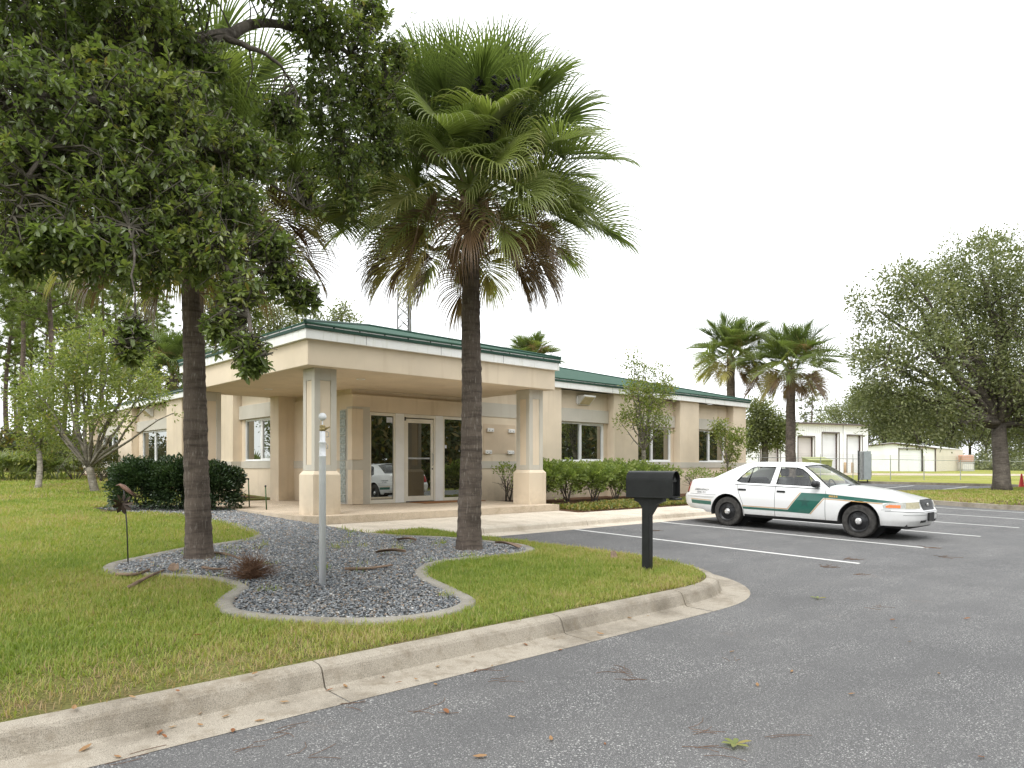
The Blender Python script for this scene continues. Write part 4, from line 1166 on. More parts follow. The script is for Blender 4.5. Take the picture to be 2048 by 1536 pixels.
def palm(label, base, top, r0, r1, seed, nf=46, Lp=1.2, R=1.05, nseg=46, nst=6, parts=True, brown=.8, group=None, berry='berry', stalkmat='stalk', pw=1.0, emin=-72, cat='palm tree'):
    t = thing('palm_tree', label, cat, base, group)
    rng = np.random.default_rng(seed)
    palm_trunk(t, base, top, r0, r1, seed, rows=90 if parts else 40, nn_=22 if parts else 12)
    apex = (top[0], top[1], top[2] + .05); acc = []
    for i in range(nf):
        f = (i + .5) / nf; e0 = math.radians(float(np.interp(f, [0, .36, .72, 1], [85, 42, 10, emin]))) + rng.normal() * .09
        az = i * 2.39996 + rng.normal() * .2
        age = .10 + .40 * f ** 1.3 + rng.normal() * .085
        if f > brown: age = (.62 if rng.random() < .45 else .86) + rng.normal() * .05
        a2 = (apex[0], apex[1], apex[2] + .15 - .50 * f)
        V, F, rv = frond_arrays(rng, a2, az, e0, float(np.clip(age, .05, .98)), Lp * (.50 + .66 * rng.random() ** .8) * (.80 + .3 * min(1, f / .45)) * (1 if f < .8 else .76), R * (.86 + .22 * rng.random()) * (1 if f < .7 else .92), nseg, nst, pw)
        if parts: npmesh('frond', V, F, rv, 'frond', t)
        else: acc.append((V, F, rv))
    if not parts:
        n = 0; Vs = []; Fs = []; rs = []
        for V, F, rv in acc: Vs.append(V); Fs.append(F + n); rs.append(rv); n += len(V)
        npmesh('crown', np.concatenate(Vs), np.concatenate(Fs), np.concatenate(rs), 'frond', t)
    # old leaf bases clasping the top of the trunk
    m = MB(); rn = random.Random(seed)
    for k in range(26 if parts else 12):
        a = k * 2.4; zz = top[2] - .55 + .6 * k / (26 if parts else 12); h = Vector((math.cos(a), math.sin(a), 0)); s = Vector((-h.y, h.x, 0))
        c = Vector((top[0], top[1], zz)) + h * r1 * .9; L = rn.uniform(.25, .55); tilt = rn.uniform(.2, .8); fall = rn.random() < .45
        pts = [c, c + h * L * .35 * tilt + Vector((0, 0, L * .45)), c + h * L * (.8 * tilt) + Vector((0, 0, L * .8))]
        if fall: pts = [c, c + h * .14 + Vector((0, 0, -.1)), c + h * .17 + Vector((0, 0, -L))]
        V = []
        for q, w in zip(pts, (.09, .06, .02)): V += [q - s * w, q + h * .02, q + s * w]
        m.add(V, [(0, 1, 4, 3), (1, 2, 5, 4), (3, 4, 7, 6), (4, 5, 8, 7)])
    m.build('leaf_base', 'yellowish_boot', t)
    return t
def fruit(parent, apex, az, e, L, seed, mat, stalkm, nb=1200, spread=.34, br=.011):
    rn = random.Random(seed); rng = np.random.default_rng(seed); m = MB()
    h = Vector((math.cos(az), math.sin(az), 0)); p0 = Vector(apex)
    p2 = p0 + h * L * math.cos(e) + Vector((0, 0, L * math.sin(e))); mid = (p0 + p2) / 2 + Vector((0, 0, .35 * L))
    m.tube(bez(p0, mid, p2), [.022, .02, .018, .015, .012, .01, .006], 5)
    tips = []
    for k in range(60):
        t = rn.uniform(.55, 1); a = Vector(bez(p0, mid, p2, 21)[int(t * 20)])
        d = Vector((rn.gauss(0, 1), rn.gauss(0, 1), rn.gauss(-.3, .8))).normalized() * rn.uniform(.4, 1.1) * spread
        m.tube([a, a + d * .6 + Vector((0, 0, .03)), a + d + Vector((0, 0, -.06))], [.005, .004, .002], 3, False); tips.append((a + d * .55, a + d + Vector((0, 0, -.06))))
    st = m.build('fruit_stalk', stalkm, parent)
    if mat:
        T = np.array([[tuple(a), tuple(b)] for a, b in tips]); k = rng.integers(0, len(T), nb); u = rng.random((nb, 1))
        C = T[k, 0] * (1 - u) + T[k, 1] * u + rng.normal(size=(nb, 3)) * .018
        o = np.array([(1, 0, 0), (-1, 0, 0), (0, 1, 0), (0, -1, 0), (0, 0, 1), (0, 0, -1)], dtype=float) * br
        V = (C[:, None, :] + o[None]).reshape(-1, 3); f = np.array([(0, 2, 4), (2, 1, 4), (1, 3, 4), (3, 0, 4), (2, 0, 5), (1, 2, 5), (3, 1, 5), (0, 3, 5)])
        F = (np.arange(nb)[:, None, None] * 6 + f[None]).reshape(-1, 3); npmesh('berries', V, F, None, mat, parent)
# the two palms of the gravel bed
p = palm('tall fan palm with dead brown skirt on the gravel bed in front of the porch', (6.75, 8.30, .37), (6.80, 8.25, 5.58), .178, .122, 11, nf=150, Lp=1.2, R=1.06, nseg=58, nst=8, pw=.84, emin=-16, brown=.86, group='palms of the gravel bed')
fruit(p, (6.74, 8.31, 5.6), -1.98, .60, 1.6, 3, 'berry', 'stalk', 3600, .42, .016)
fruit(p, (6.74, 8.31, 5.6), .4, .9, 1.1, 5, None, 'stalk', 0, .45)
fruit(p, (6.74, 8.31, 5.6), 2.2, .8, 1.2, 6, None, 'stalk', 0, .5)
fruit(p, (6.74, 8.31, 5.55), -.9, .75, 1.2, 8, None, 'stalk', 0, .5)
p = palm('fan palm on the gravel bed with its crown tangled in the big oak', (3.37, 9.70, .40), (3.24, 9.80, 5.25), .165, .118, 23, nf=120, Lp=1.16, R=1.06, nseg=58, nst=8, pw=.84, emin=-24, brown=.72, group='palms of the gravel bed')
fruit(p, (3.24, 9.8, 5.5), -.7, .5, 1.45, 9, 'berry', 'stalk', 900)
# palms further off
far = [((45.22,22.27,1.99), (45.2,22.29,8.03), 'right of the pair beyond the office, its whole trunk showing', 31),
       ((45.04,26.51,2.02), (45.04,26.51,9.13), 'left of the pair beyond the office, trunk partly behind the roof end', 37),
       ((40.39,41.66,2.89), (40.39,41.66,10.06), 'its crown peeping over the porch roof', 41),
       ((13.7,44.46,1.95), (13.85,44.32,6.85), 'bright palm beyond the left roof corner in front of the pines', 43)]
for (bx_, by_, bz_), tp, lab, sd in far:
    b = (bx_, by_, gz(by_) + .1); R = 1.9 if sd < 40 else (1.5 if sd == 41 else 1.7)
    p = palm('fan palm, ' + lab, b, tp, .34, .27, sd, nf=64, Lp=1.55 * R / 1.9, R=R * .92, nseg=40, nst=6, parts=False, brown=.74 if sd < 40 else .9, group='palms beyond the office', pw=1.0, emin=-20)
    for k in range(4):
        fruit(p, tp, -2.3 + k * 1.0, .55, 2.3 * R / 1.9, sd + k, None, 'stalk_orange', 0, .95)

# ------------------------------------------------------------------ the big oak overhead
def foreground_oak():
    rn = random.Random(5); rng = np.random.default_rng(5)
    base = (-0.45,10.48,0.4); t = thing('oak_tree', 'large dark-leaved oak whose crown fills the upper left, trunk out of view', 'oak tree', base)
    fork = Vector((0,8.15,3.32)); wood = MB()
    wood.tube(wig(bez(Vector(base) + Vector((0, 0, -.1)), Vector(base) + Vector((.05, .05, 1.5)), fork, 9), .02, rn), [.34, .27, .25, .24, .23, .23, .22, .21, .20], 12)
    limbs = [
        [fork, (0.71,7.22,4.63), (1.3,6.82,4.93), (1.93,6.78,5.26), (2.57,6.87,5.66), (3.06,7.1,6.08), (3.59,7.3,6.32), (4.19,7.28,6.28), (4.69,7.23,6.04)],
        [fork, (0.63,7.03,3.94), (1.06,6.23,3.85), (1.52,6.08,3.69), (1.98,5.92,3.43), (2.2,5.58,3.05), (2.21,5.3,2.62), (2.2,5.18,2.4)],
        [fork, (0.69,6.43,4.1), (1.22,6.08,4.29), (1.9,6.27,4.39), (2.52,6.38,4.32), (3.03,6.58,4.25), (3.39,6.67,4.16)],
        [fork, (0.53,6.58,4.75), (0.96,6.18,5.18), (1.78,6.51,5.98), (2.93,6.81,6.81)],
        [(1.52,6.08,3.69), (1.44,5.47,3.17), (1.39,5.24,2.77), (1.36,5.13,2.36)],
        [(2.57,6.87,5.66), (2.78,6.68,5.55), (3.03,6.58,5.44), (3.31,6.73,5.26)],
        [(1.22,6.08,4.29), (0.93,5.8,3.65), (0.81,5.78,3.27)],
        [(1.98,5.92,3.43), (2.39,5.95,3.32), (2.68,5.82,3.18), (2.88,5.77,3.09)],
    ]
    R0 = [.10, .07, .06, .13, .012, .035, .03, .03]; nodes = []
    for L, r0 in zip(limbs, R0):
        pts = smooth_path(L, 4); n = len(pts); pts = wig(pts, .012, rn)
        wood.tube(pts, [max(.006, r0 * (1 - i / (n - 1)) ** .8) for i in range(n)], 8); nodes += pts[3:]
    nodes_a = np.array([tuple(p) for p in nodes])
    blobs = [(1.06,6.63,4.99,0.54), (1.72,6.71,5.38,0.51), (0.91,6.09,4.12,0.5), (1.49,6.24,4.41,0.51), (0.89,5.97,3.52,0.38), (1.33,5.98,3.67,0.44), (1.95,6.23,4.44,0.45), (1.89,6,3.77,0.38),
             (1,5.74,3.14,0.2), (1.28,5.62,3.1,0.26), (1.63,5.84,3.22,0.3), (2.37,6.11,3.77,0.28), (2.1,5.81,3.31,0.3), (2.64,6.4,4.41,0.3), (2.64,5.86,3.47,0.14), (2.23,5.55,2.93,0.15), (2.08,5.5,2.65,0.1), (2.17,5.21,2.45,0.09), (2.16,5.15,2.37,0.05),
             (2.88,5.77,3.07,0.09), (2.68,5.82,3.18,0.11), (1.36,5.13,2.49,0.04), (1.33,5.1,2.35,0.04), (0.84,5.88,3,0.1), (3.84,7.2,5.59,0.36), (4.19,7.28,6.34,0.48), (4.54,7.37,5.86,0.38), (4.1,7.23,5.1,0.37), (4.63,7.29,5.39,0.3), (3.67,7.22,6.43,0.38), (4.39,7.24,6.86,0.29), (3.38,6.81,4.4,0.15), (3.1,6.66,4.99,0.22), (4.79,7.28,6.51,0.18), (4.09,7.11,4.61,0.14),
             (2.33,6.69,5.22,0.27), (1.54,7.28,5.25,0.58), (1.37,7.43,4.41,0.58), (1.96,7.17,4.36,0.55), (1.11,8.21,5.43,0.66), (2.33,6.83,4.36,0.41),
             (1.15,6.55,5.77,0.58), (2,6.59,6.13,0.65), (3.08,6.68,6.67,0.63), (0.41,6.95,4.72,0.56), (0.4,6.7,3.77,0.47)]
    P = []; D = []; Nn = []; Lw = []; cr_ = []; sprays = MB()
    for x, y, z, r in blobs:
        c = Vector((x, y, z)); nt = int(40 + 270 * r * r + 210 * r)
        bt = rn.random()
        for k in range(nt):
            d = Vector((rn.gauss(0, 1), rn.gauss(0, 1), rn.gauss(0, 1))).normalized(); q = c + d * r * rn.uniform(.35, 1.0) ** .7 * (1.0 if rn.random() < .85 else 1.25) * (rn.uniform(.6, 1.9) if r < .2 else 1)
            out = (q - c).normalized() if (q - c).length > 1e-4 else d
            dirv = (out * .7 + Vector((rn.gauss(0, .5), rn.gauss(0, .5), rn.gauss(-.25, .4)))).normalized()
            ln = min(rn.uniform(.16, .36), r * 1.3 + .08); a = q - dirv * ln
            if rn.random() < .5:
                i = int(np.argmin(((nodes_a - np.array(a)) ** 2).sum(1))); s0 = Vector(nodes_a[i])
                if (s0 - a).length < .5 and rn.random() < .6: sprays.tube([s0, (s0 + a) / 2 + Vector((rn.gauss(0, .05), rn.gauss(0, .05), .04)), a], [.010, .007, .004], 4, False)
            tipp = q + Vector((0, 0, -.03)); sprays.tube([a, (a + q) / 2 + Vector((0, 0, .015)), tipp], [.004, .003, .0018], 3, False)
            tone = .55 * rn.random() + .25 * bt
            nl = rn.randint(9, 14)
            for j in range(nl):
                if j < 6:
                    pos = tipp; az = j * PI / 3 + rn.uniform(-.3, .3); u = dirv.orthogonal().normalized(); w = dirv.cross(u)
                    ld = dirv * rn.uniform(.3, .9) + (u * math.cos(az) + w * math.sin(az)) * .9
                else:
                    f = rn.uniform(.1, .95); pos = a.lerp(tipp, f); az = rn.uniform(0, 6.28); u = dirv.orthogonal().normalized(); w = dirv.cross(u)
                    ld = dirv * rn.uniform(.4, .9) + (u * math.cos(az) + w * math.sin(az)) * .8
                ld = ld + Vector((0, 0, -.18)); P.append(tuple(pos)); D.append(tuple(ld))
                Nn.append((rn.gauss(0, .45), rn.gauss(0, .45), 1 + rn.gauss(0, .3))); Lw.append(rn.uniform(.042, .082)); cr_.append(min(1, max(0, tone + .2 * rn.random() + (.35 if rn.random() < .03 else 0))))
    wood.build('trunk', 'oak_bark', t, True); sprays.build('twigs', 'twig_bark', t)
    Lw = np.array(Lw); V, F, q = leaf_quads(np.array(P), np.array(D), np.array(Nn), Lw, Lw * rng.uniform(.34, .46, len(Lw)), .22)
    npmesh('crown', V, F, np.repeat(np.array(cr_), q), 'oak_leaf', t)
foreground_oak()

def limbs_to(parent, name, mat, base, fork, r0, blobs, rn, rl=.1, n=8, twigs=0):
    m = MB(); base = Vector(base); fork = Vector(fork)
    m.tube(wig(bez(base + Vector((0, 0, -.15)), base.lerp(fork, .5) + Vector((rn.uniform(-.1, .1), 0, 0)), fork, 8), r0 * .06, rn), [r0 * 1.35, r0 * 1.05, r0 * .97, r0 * .93, r0 * .9, r0 * .88, r0 * .85, r0 * .8], 12)
    for b in blobs:
        c = Vector(b[:3]); mid = fork.lerp(c, .45) + Vector((rn.gauss(0, .06), rn.gauss(0, .06), .10)) * (c - fork).length
        pts = wig(bez(fork, mid, c, n), (c - fork).length * .018, rn); m.tube(pts, [max(.008, rl * (1 - i / n * .85)) for i in range(n)], 6)
        for k in range(twigs):
            a = pts[rn.randint(2, n - 1)]; d = Vector((rn.gauss(0, 1), rn.gauss(0, 1), rn.gauss(.2, 1))).normalized() * b[3] * rn.uniform(.6, 1.1)
            m.tube([a, a + d * .5 + Vector((0, 0, .05 * b[3])), a + d], [rl * .28, rl * .18, rl * .06], 4, False)
    return m.build(name, mat, parent, True)
# spreading oak on the island
ob = (41.6,9.73,0.37); rn = random.Random(3)
blobs = [(41.59,10.66,11.27,2.38), (38.47,12.17,9.67,1.94), (38.65,13.37,10.9,1.12), (37.91,14.05,9.28,1.25), (36.93,14.27,7.32,0.99), (35.98,13.11,6.25,1.53), (37.37,11.83,7.08,2.12), (42.18,11.48,8.59,2.57), (36.5,13.98,5.05,0.92), (36.86,12.97,4.52,1.49), (37.72,11.51,4.72,1.77), (36.86,13.65,3.59,0.83), (37.02,12.15,3.3,0.94), (39.54,11.19,3.59,1.22), (43.9,11.25,5.35,2.11), (44.26,9.57,10.13,2.83), (42.23,8.72,6.27,2.67), (43.22,10.52,12.96,1.03), (46.34,7.65,10.13,3.08), (46.91,7.13,6.02,3.08), (43.98,8.46,3.4,1.75), (49.15,6.43,3.5,1.85), (47.03,11.09,8.04,3.06), (41.42,12.17,11.16,1.41), (36.05,14.4,4.32,0.39), (37.03,14.86,9.9,0.4)]
t = thing('oak_tree', 'broad grey-green oak standing on the grassy island behind the patrol car', 'oak tree', ob)
fk_ = (42.53,10.07,3.66)
limbs_to(t, 'trunk', 'oak_bark', ob, fk_, .38, [b for b in blobs if b[3] > .9], rn, .20, 9, 8)
crown('crown', t, blobs, 5600, 15, .165, .085, 'oak_far_leaf', 12, cr=.36, shell=.42, up=.7)

def small_tree(name, label, cat, base, fork, r0, blobs, ncl, npc, L, W, mat, bark, seed, cr=.25, rl=.05, twigs=4, group=None, shell=.3, up=.5, simple=False):
    rn = random.Random(seed); t = thing(name, label, cat, base, group)
    limbs_to(t, 'trunk', bark, base, fork, r0, blobs, rn, rl, 7, twigs)
    crown('crown', t, blobs, ncl, npc, L, W, mat, seed, cr=cr, shell=shell, up=up, simple=simple); return t
# light-green trees on the left lawn
b = (5.72,25.59,0.76)
small_tree('small_tree', 'small yellow-green tree with pale forked trunk at the left end of the office', 'tree', b, (5.55,25.74,1.55), .13,
           [(5.69,25.61,4.55,1.18), (4.81,26.01,4.51,0.86), (6.47,24.62,4.13,0.86), (5.27,26.26,5.45,0.8), (6.15,25.18,5.34,0.79), (6.82,24.43,5.01,0.55), (6.92,23.39,3.68,0.33), (7.16,22.9,3.14,0.15), (4.31,27.01,3.69,0.6), (4.72,26.63,2.9,0.67), (5.73,24.89,3.17,0.74), (5.52,26.45,3.89,0.97), (4.14,27.17,4.4,0.35), (6.1,24.14,2.92,0.24), (6.81,23.9,4.25,0.43), (5.65,25.77,5.99,0.38), (5.38,26.84,2.44,0.42)],
           640, 15, .105, .055, 'light_leaf', 'pale_bark', 61, cr=.24, rl=.05, twigs=6, shell=.25)
b = (4.61,28.42,0.83)
small_tree('small_tree', 'lean pale sapling left of the forked yellow-green tree', 'tree', b, (4.93,30.11,2.17), .10,
           [(4.68,30.21,3.05,0.71), (5.24,29.96,3.59,0.71), (4.43,30.57,3.94,0.57), (4.97,30.2,4.48,0.64), (5.17,30.02,2.52,0.44), (4.63,30.39,2.17,0.35)], 300, 14, .105, .056, 'light_leaf', 'pale_bark', 62, cr=.24, rl=.035, shell=.25)
# young trees in front of the wing
b = (20.28,15.2,0.56)
small_tree('small_tree', 'taller airy young tree before the wing between first and second window', 'tree', b, (19.71,14.88,2.14), .085,
           [(19.75,14.85,3.32,0.71), (19.49,14.96,4.15,0.5), (20.08,14.68,4.01,0.61), (20.25,14.39,4.17,0.34), (19.24,15.19,4.24,0.27), (19.4,15.04,4.91,0.3), (19.75,14.85,4.76,0.27), (20.1,14.53,4.76,0.24), (19.32,15.11,5.08,0.17), (19.37,15.06,5.41,0.13), (19.61,14.84,5.08,0.15), (19.13,15.15,3.44,0.27), (18.89,15.23,3.05,0.2), (20.33,14.45,2.9,0.24), (20.39,14.39,3.41,0.2), (20.37,14.28,4.42,0.2), (19.75,14.85,2.65,0.3), (19.73,14.87,1.38,0.14)],
           330, 13, .085, .044, 'light_leaf', 'pale_bark', 63, cr=.17, rl=.03, twigs=5, shell=.3)
b = (25.67,15.2,0.55)
small_tree('small_tree', 'shorter sapling before the last window at the right end of the wing', 'tree', b, (24.76,14.72,1.64), .04,
           [(24.69,14.79,2.6,0.42), (24.97,14.53,2.41,0.38), (24.52,14.95,2.88,0.27), (24.44,15.02,3.21,0.15), (25.12,14.4,2.79,0.27), (24.92,14.58,1.98,0.27), (24.69,14.79,3.17,0.19), (24.76,14.72,1.45,0.17)],
           170, 12, .09, .046, 'light_leaf', 'pale_bark', 64, cr=.17, rl=.02, twigs=4, shell=.3)

# ------------------------------------------------------------------ shrubs
def shrub(name, label, base, rx, ry, h, mat, n, L, W, seed, cat='shrub', group=None, leg=.15, stems=9, hole=0, simple=False):
    rng = np.random.default_rng(seed); rn = random.Random(seed); t = thing(name, label, cat, base, group)
    d = rdir(rng, n); d[:, 2] = np.abs(d[:, 2]) * 1.0 - (rng.random(n) < .4) * rng.random(n) * .9
    d = np.sign(d) * np.abs(d) ** .75; rad = (.72 + .33 * rng.random(n) ** 1.0); inn = rng.random(n) < .25; rad[inn] *= rng.random(inn.sum()) * .5 + .45
    lump = 1 + .10 * np.sin(d[:, 0] * 7 + seed) * np.cos(d[:, 1] * 6 + 1.3 * seed) + .08 * np.sin(d[:, 2] * 9 + d[:, 0] * 5)
    zc = base[2] + leg + (h - leg) * .5
    P = np.stack([base[0] + d[:, 0] * rad * lump * rx, base[1] + d[:, 1] * rad * lump * ry, zc + d[:, 2] * rad * lump * (h - leg) * .52], 1)
    keep = P[:, 2] > base[2] + leg * .5 + .05
    if hole:
        k2 = np.sin(P[:, 0] * 5.1 + seed) + np.sin(P[:, 2] * 6.3 + P[:, 1] * 3) > -hole - 2.0 * (P[:, 2] - zc) / h; keep &= k2
    P = P[keep]; d = d[keep]; n = len(P)
    D = unit(d + .9 * rdir(rng, n) + np.array([0, 0, .35])); N = unit(rdir(rng, n) + d * .8 + np.array([0, 0, .4]))
    V, F, q = leaf_quads(P, D, N, L * (.7 + .6 * rng.random(n)), W * (.7 + .6 * rng.random(n)), simple=simple)
    lo = (P[:, 2] - base[2]) / h
    cl = .5 + .5 * np.sin(P[:, 0] * 8 + 3 * np.sin(P[:, 2] * 7)); r = np.clip(.35 * cl + .35 * rng.random(n) + .3 * rng.random(n) ** 3, 0, 1)
    m = MB()
    for k in range(stems):
        a = rn.uniform(0, 6.28); q0 = Vector(base) + Vector((rn.uniform(-.1, .1), rn.uniform(-.08, .08), -.04)); e = Vector(base) + Vector((math.cos(a) * rx * rn.uniform(.35, .85), math.sin(a) * ry * rn.uniform(.35, .85), h * rn.uniform(.55, .92)))
        m.tube(wig(bez(q0, q0.lerp(e, .5) + Vector((0, 0, .08)), e, 6), .015, rn), [.018, .015, .012, .010, .007, .004], 5)
        for j in range(4):
            s = q0.lerp(e, rn.uniform(.4, .9)); m.tube([s, s + Vector((rn.gauss(0, .16), rn.gauss(0, .14), rn.uniform(.05, .25)))], [.007, .003], 4, False)
    m.build('stems', 'oak_bark', t); npmesh('foliage', V, F, np.repeat(r, q), mat, t); return t
def G3(x, y, h=.15): return (x, y, gz(y) + h)
for x, y, rx, ry, h, sd, lab in ((5.02, 18.25, .66, .7, 1.12, 1, 'rounded dark-green shrub left of the fan palm trunk, first of the clipped row'), (5.68, 17.75, .66, .7, 1.15, 2, 'dark-green clipped shrub half hidden behind the fan palm trunk'), (6.28, 17.2, .6, .6, 1.08, 3, 'dark-green clipped shrub right of the fan palm trunk beside the porch floor')):
    shrub('shrub', lab, G3(x, y), rx, ry, h, 'bush_leaf', 13000, .066, .038, sd, group='dark shrubs by the porch', leg=-.10, stems=5)
hl = ['first hedge shrub right of the porch column', 'second hedge shrub right of the porch column under the first wing window', 'third hedge shrub counted from the porch column', 'hedge shrub left of the taller young tree', 'hedge shrub behind the black mailbox']
for i, x in enumerate((14.75, 15.95, 17.15, 18.35, 19.5)):
    shrub('hedge_shrub', 'leggy light-green ' + hl[i], G3(x, 14.85 + .1 * (i % 2)), .78, .55, 1.22 - .03 * (i % 3), 'hedge_leaf', 5600, .078, .044, 20 + i, group='hedge under the wing windows', leg=.10, hole=.75)
shrub('hedge_shrub', 'small light-green shrub between the two wing saplings', G3(21.0, 14.95), .62, .5, 1.12, 'hedge_leaf', 1300, .075, .042, 27, group='hedge under the wing windows', leg=.3, hole=.3)
shrub('hedge_shrub', 'thin open shrub against the wing wall behind the car boot', G3(23.0, 15.0), .62, .45, 1.0, 'hedge_leaf', 480, .08, .04, 28, group='hedge under the wing windows', leg=.35, hole=.1)
shrub('hedge_shrub', 'low straggly shrub by the patrol car roof below the last window', G3(24.6, 15.0), .7, .45, .82, 'hedge_leaf', 380, .08, .04, 30, group='hedge under the wing windows', leg=.3, hole=.1)
shrub('hedge_shrub', 'sparse shrub between porch wall and right porch column', G3(14.2, 15.6), .45, .4, 1.15, 'hedge_leaf', 500, .075, .04, 29, group='hedge under the wing windows', leg=.3, hole=.2)
shrub('shrub', 'tiny green plant against the left wall foot', G3(7.6, 33.0, .16), .35, .35, .55, 'wild_leaf', 300, .09, .05, 33)
for u, v, rx, h, sd, lab in ((150, 972, 1.5, 1.75, 41, 'wide olive-brown wild shrub behind the forked tree'), (215, 962, 1.1, 1.2, 42, 'green wild shrub against the left building end')):
    g_ = (7.13,35.55,0.74) if sd == 41 else (8.69,36.84,0.91)
    shrub('shrub', lab, (g_[0], g_[1], gz(g_[1]) + .13), rx, rx * .8, h, 'wild_leaf', 2600, .11, .05, sd, leg=.08, simple=True)

# palmetto clumps at the wood's edge
def palmetto(base, label, seed, sc=1.0):
    t = thing('palmetto', label, 'palmetto', base, "palmettos at the wood's edge"); rng = np.random.default_rng(seed); n = 0; A = []
    for i in range(20):
        V, F, rv = frond_arrays(rng, (base[0] + rng.normal() * .35, base[1] + rng.normal() * .3, base[2]), i * 2.4 + rng.normal() * .3, math.radians(rng.uniform(35, 85)), rng.uniform(.15, .5), .8 * sc, .62 * sc, 20, 4, 1.3)
        A.append((V, F + n, rv)); n += len(V)
    npmesh('fronds', np.concatenate([a[0] for a in A]), np.concatenate([a[1] for a in A]), np.concatenate([a[2] for a in A]), 'frond', t)
for i, (u, tt, lab) in enumerate(((-25, 29, 'palmetto clump cut by the left picture edge'), (18, 30, 'palmetto clump second from the left picture edge'), (52, 31, 'palmetto clump just left of the lean sapling'), (95, 30.5, 'palmetto clump just right of the lean sapling'), (125, 33, 'palmetto clump beside the olive-brown wild shrub'))):
    a = Vector((CA + SA * (u - 1024) / 1440, SA - CA * (u - 1024) / 1440)) * tt
    palmetto((a.x, a.y, gz(a.y) + .12), lab, 70 + i, 1.0)

# ------------------------------------------------------------------ pines
def pine_mesh(seed, H, crown0, nbr):
    rn = random.Random(seed); rng = np.random.default_rng(seed); m = MB()
    lean = Vector((rn.uniform(-.5, .5), rn.uniform(-.5, .5), 0))
    ax = lambda z: lean * (z / H) ** 1.5 + Vector((0, 0, z)) + Vector((.12 * math.sin(z * .5 + seed), .1 * math.cos(z * .4), 0))
    pts = [ax(H * i / 14) for i in range(15)]; m.tube(pts, [.20 * (1 - .82 * i / 14) + (.04 if i == 0 else 0) for i in range(15)], 9)
    tufts = []
    for k in range(nbr):
        f = crown0 + (1 - crown0) * (k + rn.random()) / nbr; z = f * H; a = rn.uniform(0, 6.28)
        L = (2.6 * (1 - f) ** .6 + .5) * rn.uniform(.6, 1.15); el = rn.uniform(-.1, .55)
        p0 = ax(z); d = Vector((math.cos(a) * math.cos(el), math.sin(a) * math.cos(el), math.sin(el)))
        p2 = p0 + d * L + Vector((0, 0, .25 * L)); mid = p0 + d * L * .55
        B_ = bez(p0, mid, p2, 6); m.tube(B_, [.05, .04, .03, .025, .018, .01], 5, False)
        for j in range(rn.randint(8, 13)):
            s = Vector(B_[rn.randint(2, 5)]); q = s + Vector((rn.gauss(0, .4), rn.gauss(0, .4), rn.uniform(-.05, .5))); m.tube([s, q], [.014, .008], 3, False); tufts.append((q, (q - s).normalized()))
        tufts.append((p2, d))
    for k in range(9):                                     # dead stubs
        z = H * rn.uniform(.12, crown0 + .1); a = rn.uniform(0, 6.28); d = Vector((math.cos(a), math.sin(a), rn.uniform(-.1, .4))); m.tube([ax(z), ax(z) + d * rn.uniform(.5, 1.6)], [.025, .008], 4, False)
    n = len(tufts) * 46; ti = np.repeat(np.arange(len(tufts)), 46)
    T = np.array([tuple(a) for a, _ in tufts]); TD = np.array([tuple(b) for _, b in tufts])
    D = unit(TD[ti] * .75 + rng.normal(size=(n, 3)) * .55 + np.array([0, 0, .12])); P = T[ti] - TD[ti] * (rng.random((n, 1)) * .22)
    S_ = unit(np.cross(D, rdir(rng, n))) * .018; L = (.26 + .18 * rng.random((n, 1)))
    V = np.stack([P - S_, P + S_, P + D * L + np.array([0, 0, -.03])], 1).reshape(-1, 3); F = np.arange(n * 3).reshape(n, 3)
    r = np.repeat(np.clip(.6 * rng.random(len(tufts))[ti] + .4 * rng.random(n), 0, 1), 3)
    return m, V, F, r
PV = []
for sd, H, c0, nb in ((1, 19.5, .36, 46), (2, 17.5, .42, 40), (3, 21, .48, 44)):
    m, V, F, r = pine_mesh(sd, H, c0, nb); t = thing('pine_tree', 'pine', 'pine tree', (0, 0, 0), 'tall pines of the wood on the left')
    m.build('trunk', 'pine_bark', t, True); npmesh('crown', V, F, r, 'pine_needle', t); PV.append(t)
def copy_tree(src, loc, rot, sc, label, group=None):
    o = src.copy(); COL.objects.link(o); o.location = loc; o.rotation_euler = (0, 0, rot); o.scale = (sc, sc, sc); o['label'] = label
    if group: o['group'] = group
    for ch in list(src.children):
        c = ch.copy(); COL.objects.link(c); c.parent = o
    return o
spots = [(-40, 40, 'pine cut off by the left picture edge'), (12, 52, 'thin far pine close to the left picture edge'), (44, 47, 'straight pine above the lean sapling'), (60, 58, 'slim pine hard behind the one above the sapling'), (104, 43, 'thick pine trunk over the palmettos, left of the forked tree'), (130, 60, 'thin pine between forked tree and thick pine'), (152, 53, 'pine right behind the yellow-green tree crown'), (178, 64, 'distant pine behind the yellow-green tree'), (206, 49, 'pine over the left end of the office roof'), (238, 60, 'slender pine behind the left side roof'), (262, 70, 'far pine behind the office, deep in the wood'), (292, 55, 'pine left of the palm beyond the roof corner'), (322, 66, 'far pine behind the palm beyond the roof corner'), (385, 72, 'pine hidden behind the fan palm trunk'), (430, 66, 'pine behind the porch roof, rightmost of the wood'), (-90, 48, 'pine outside the left edge, tips only'), (30, 74, 'small remote pine deep in the left wood'), (90, 80, 'remote pine between the left trunks')]
rn = random.Random(8)
for i, (u, tt, lab) in enumerate(spots):
    a = Vector((CA + SA * (u - 1024) / 1440, SA - CA * (u - 1024) / 1440)) * tt; loc = (a.x, a.y, gz(a.y) - .05); src = PV[i % 3]
    if i < 3:
        src.location = loc; src.rotation_euler = (0, 0, rn.uniform(0, 6)); src['label'] = lab
    else: copy_tree(src, loc, rn.uniform(0, 6), rn.uniform(.85, 1.1), lab)

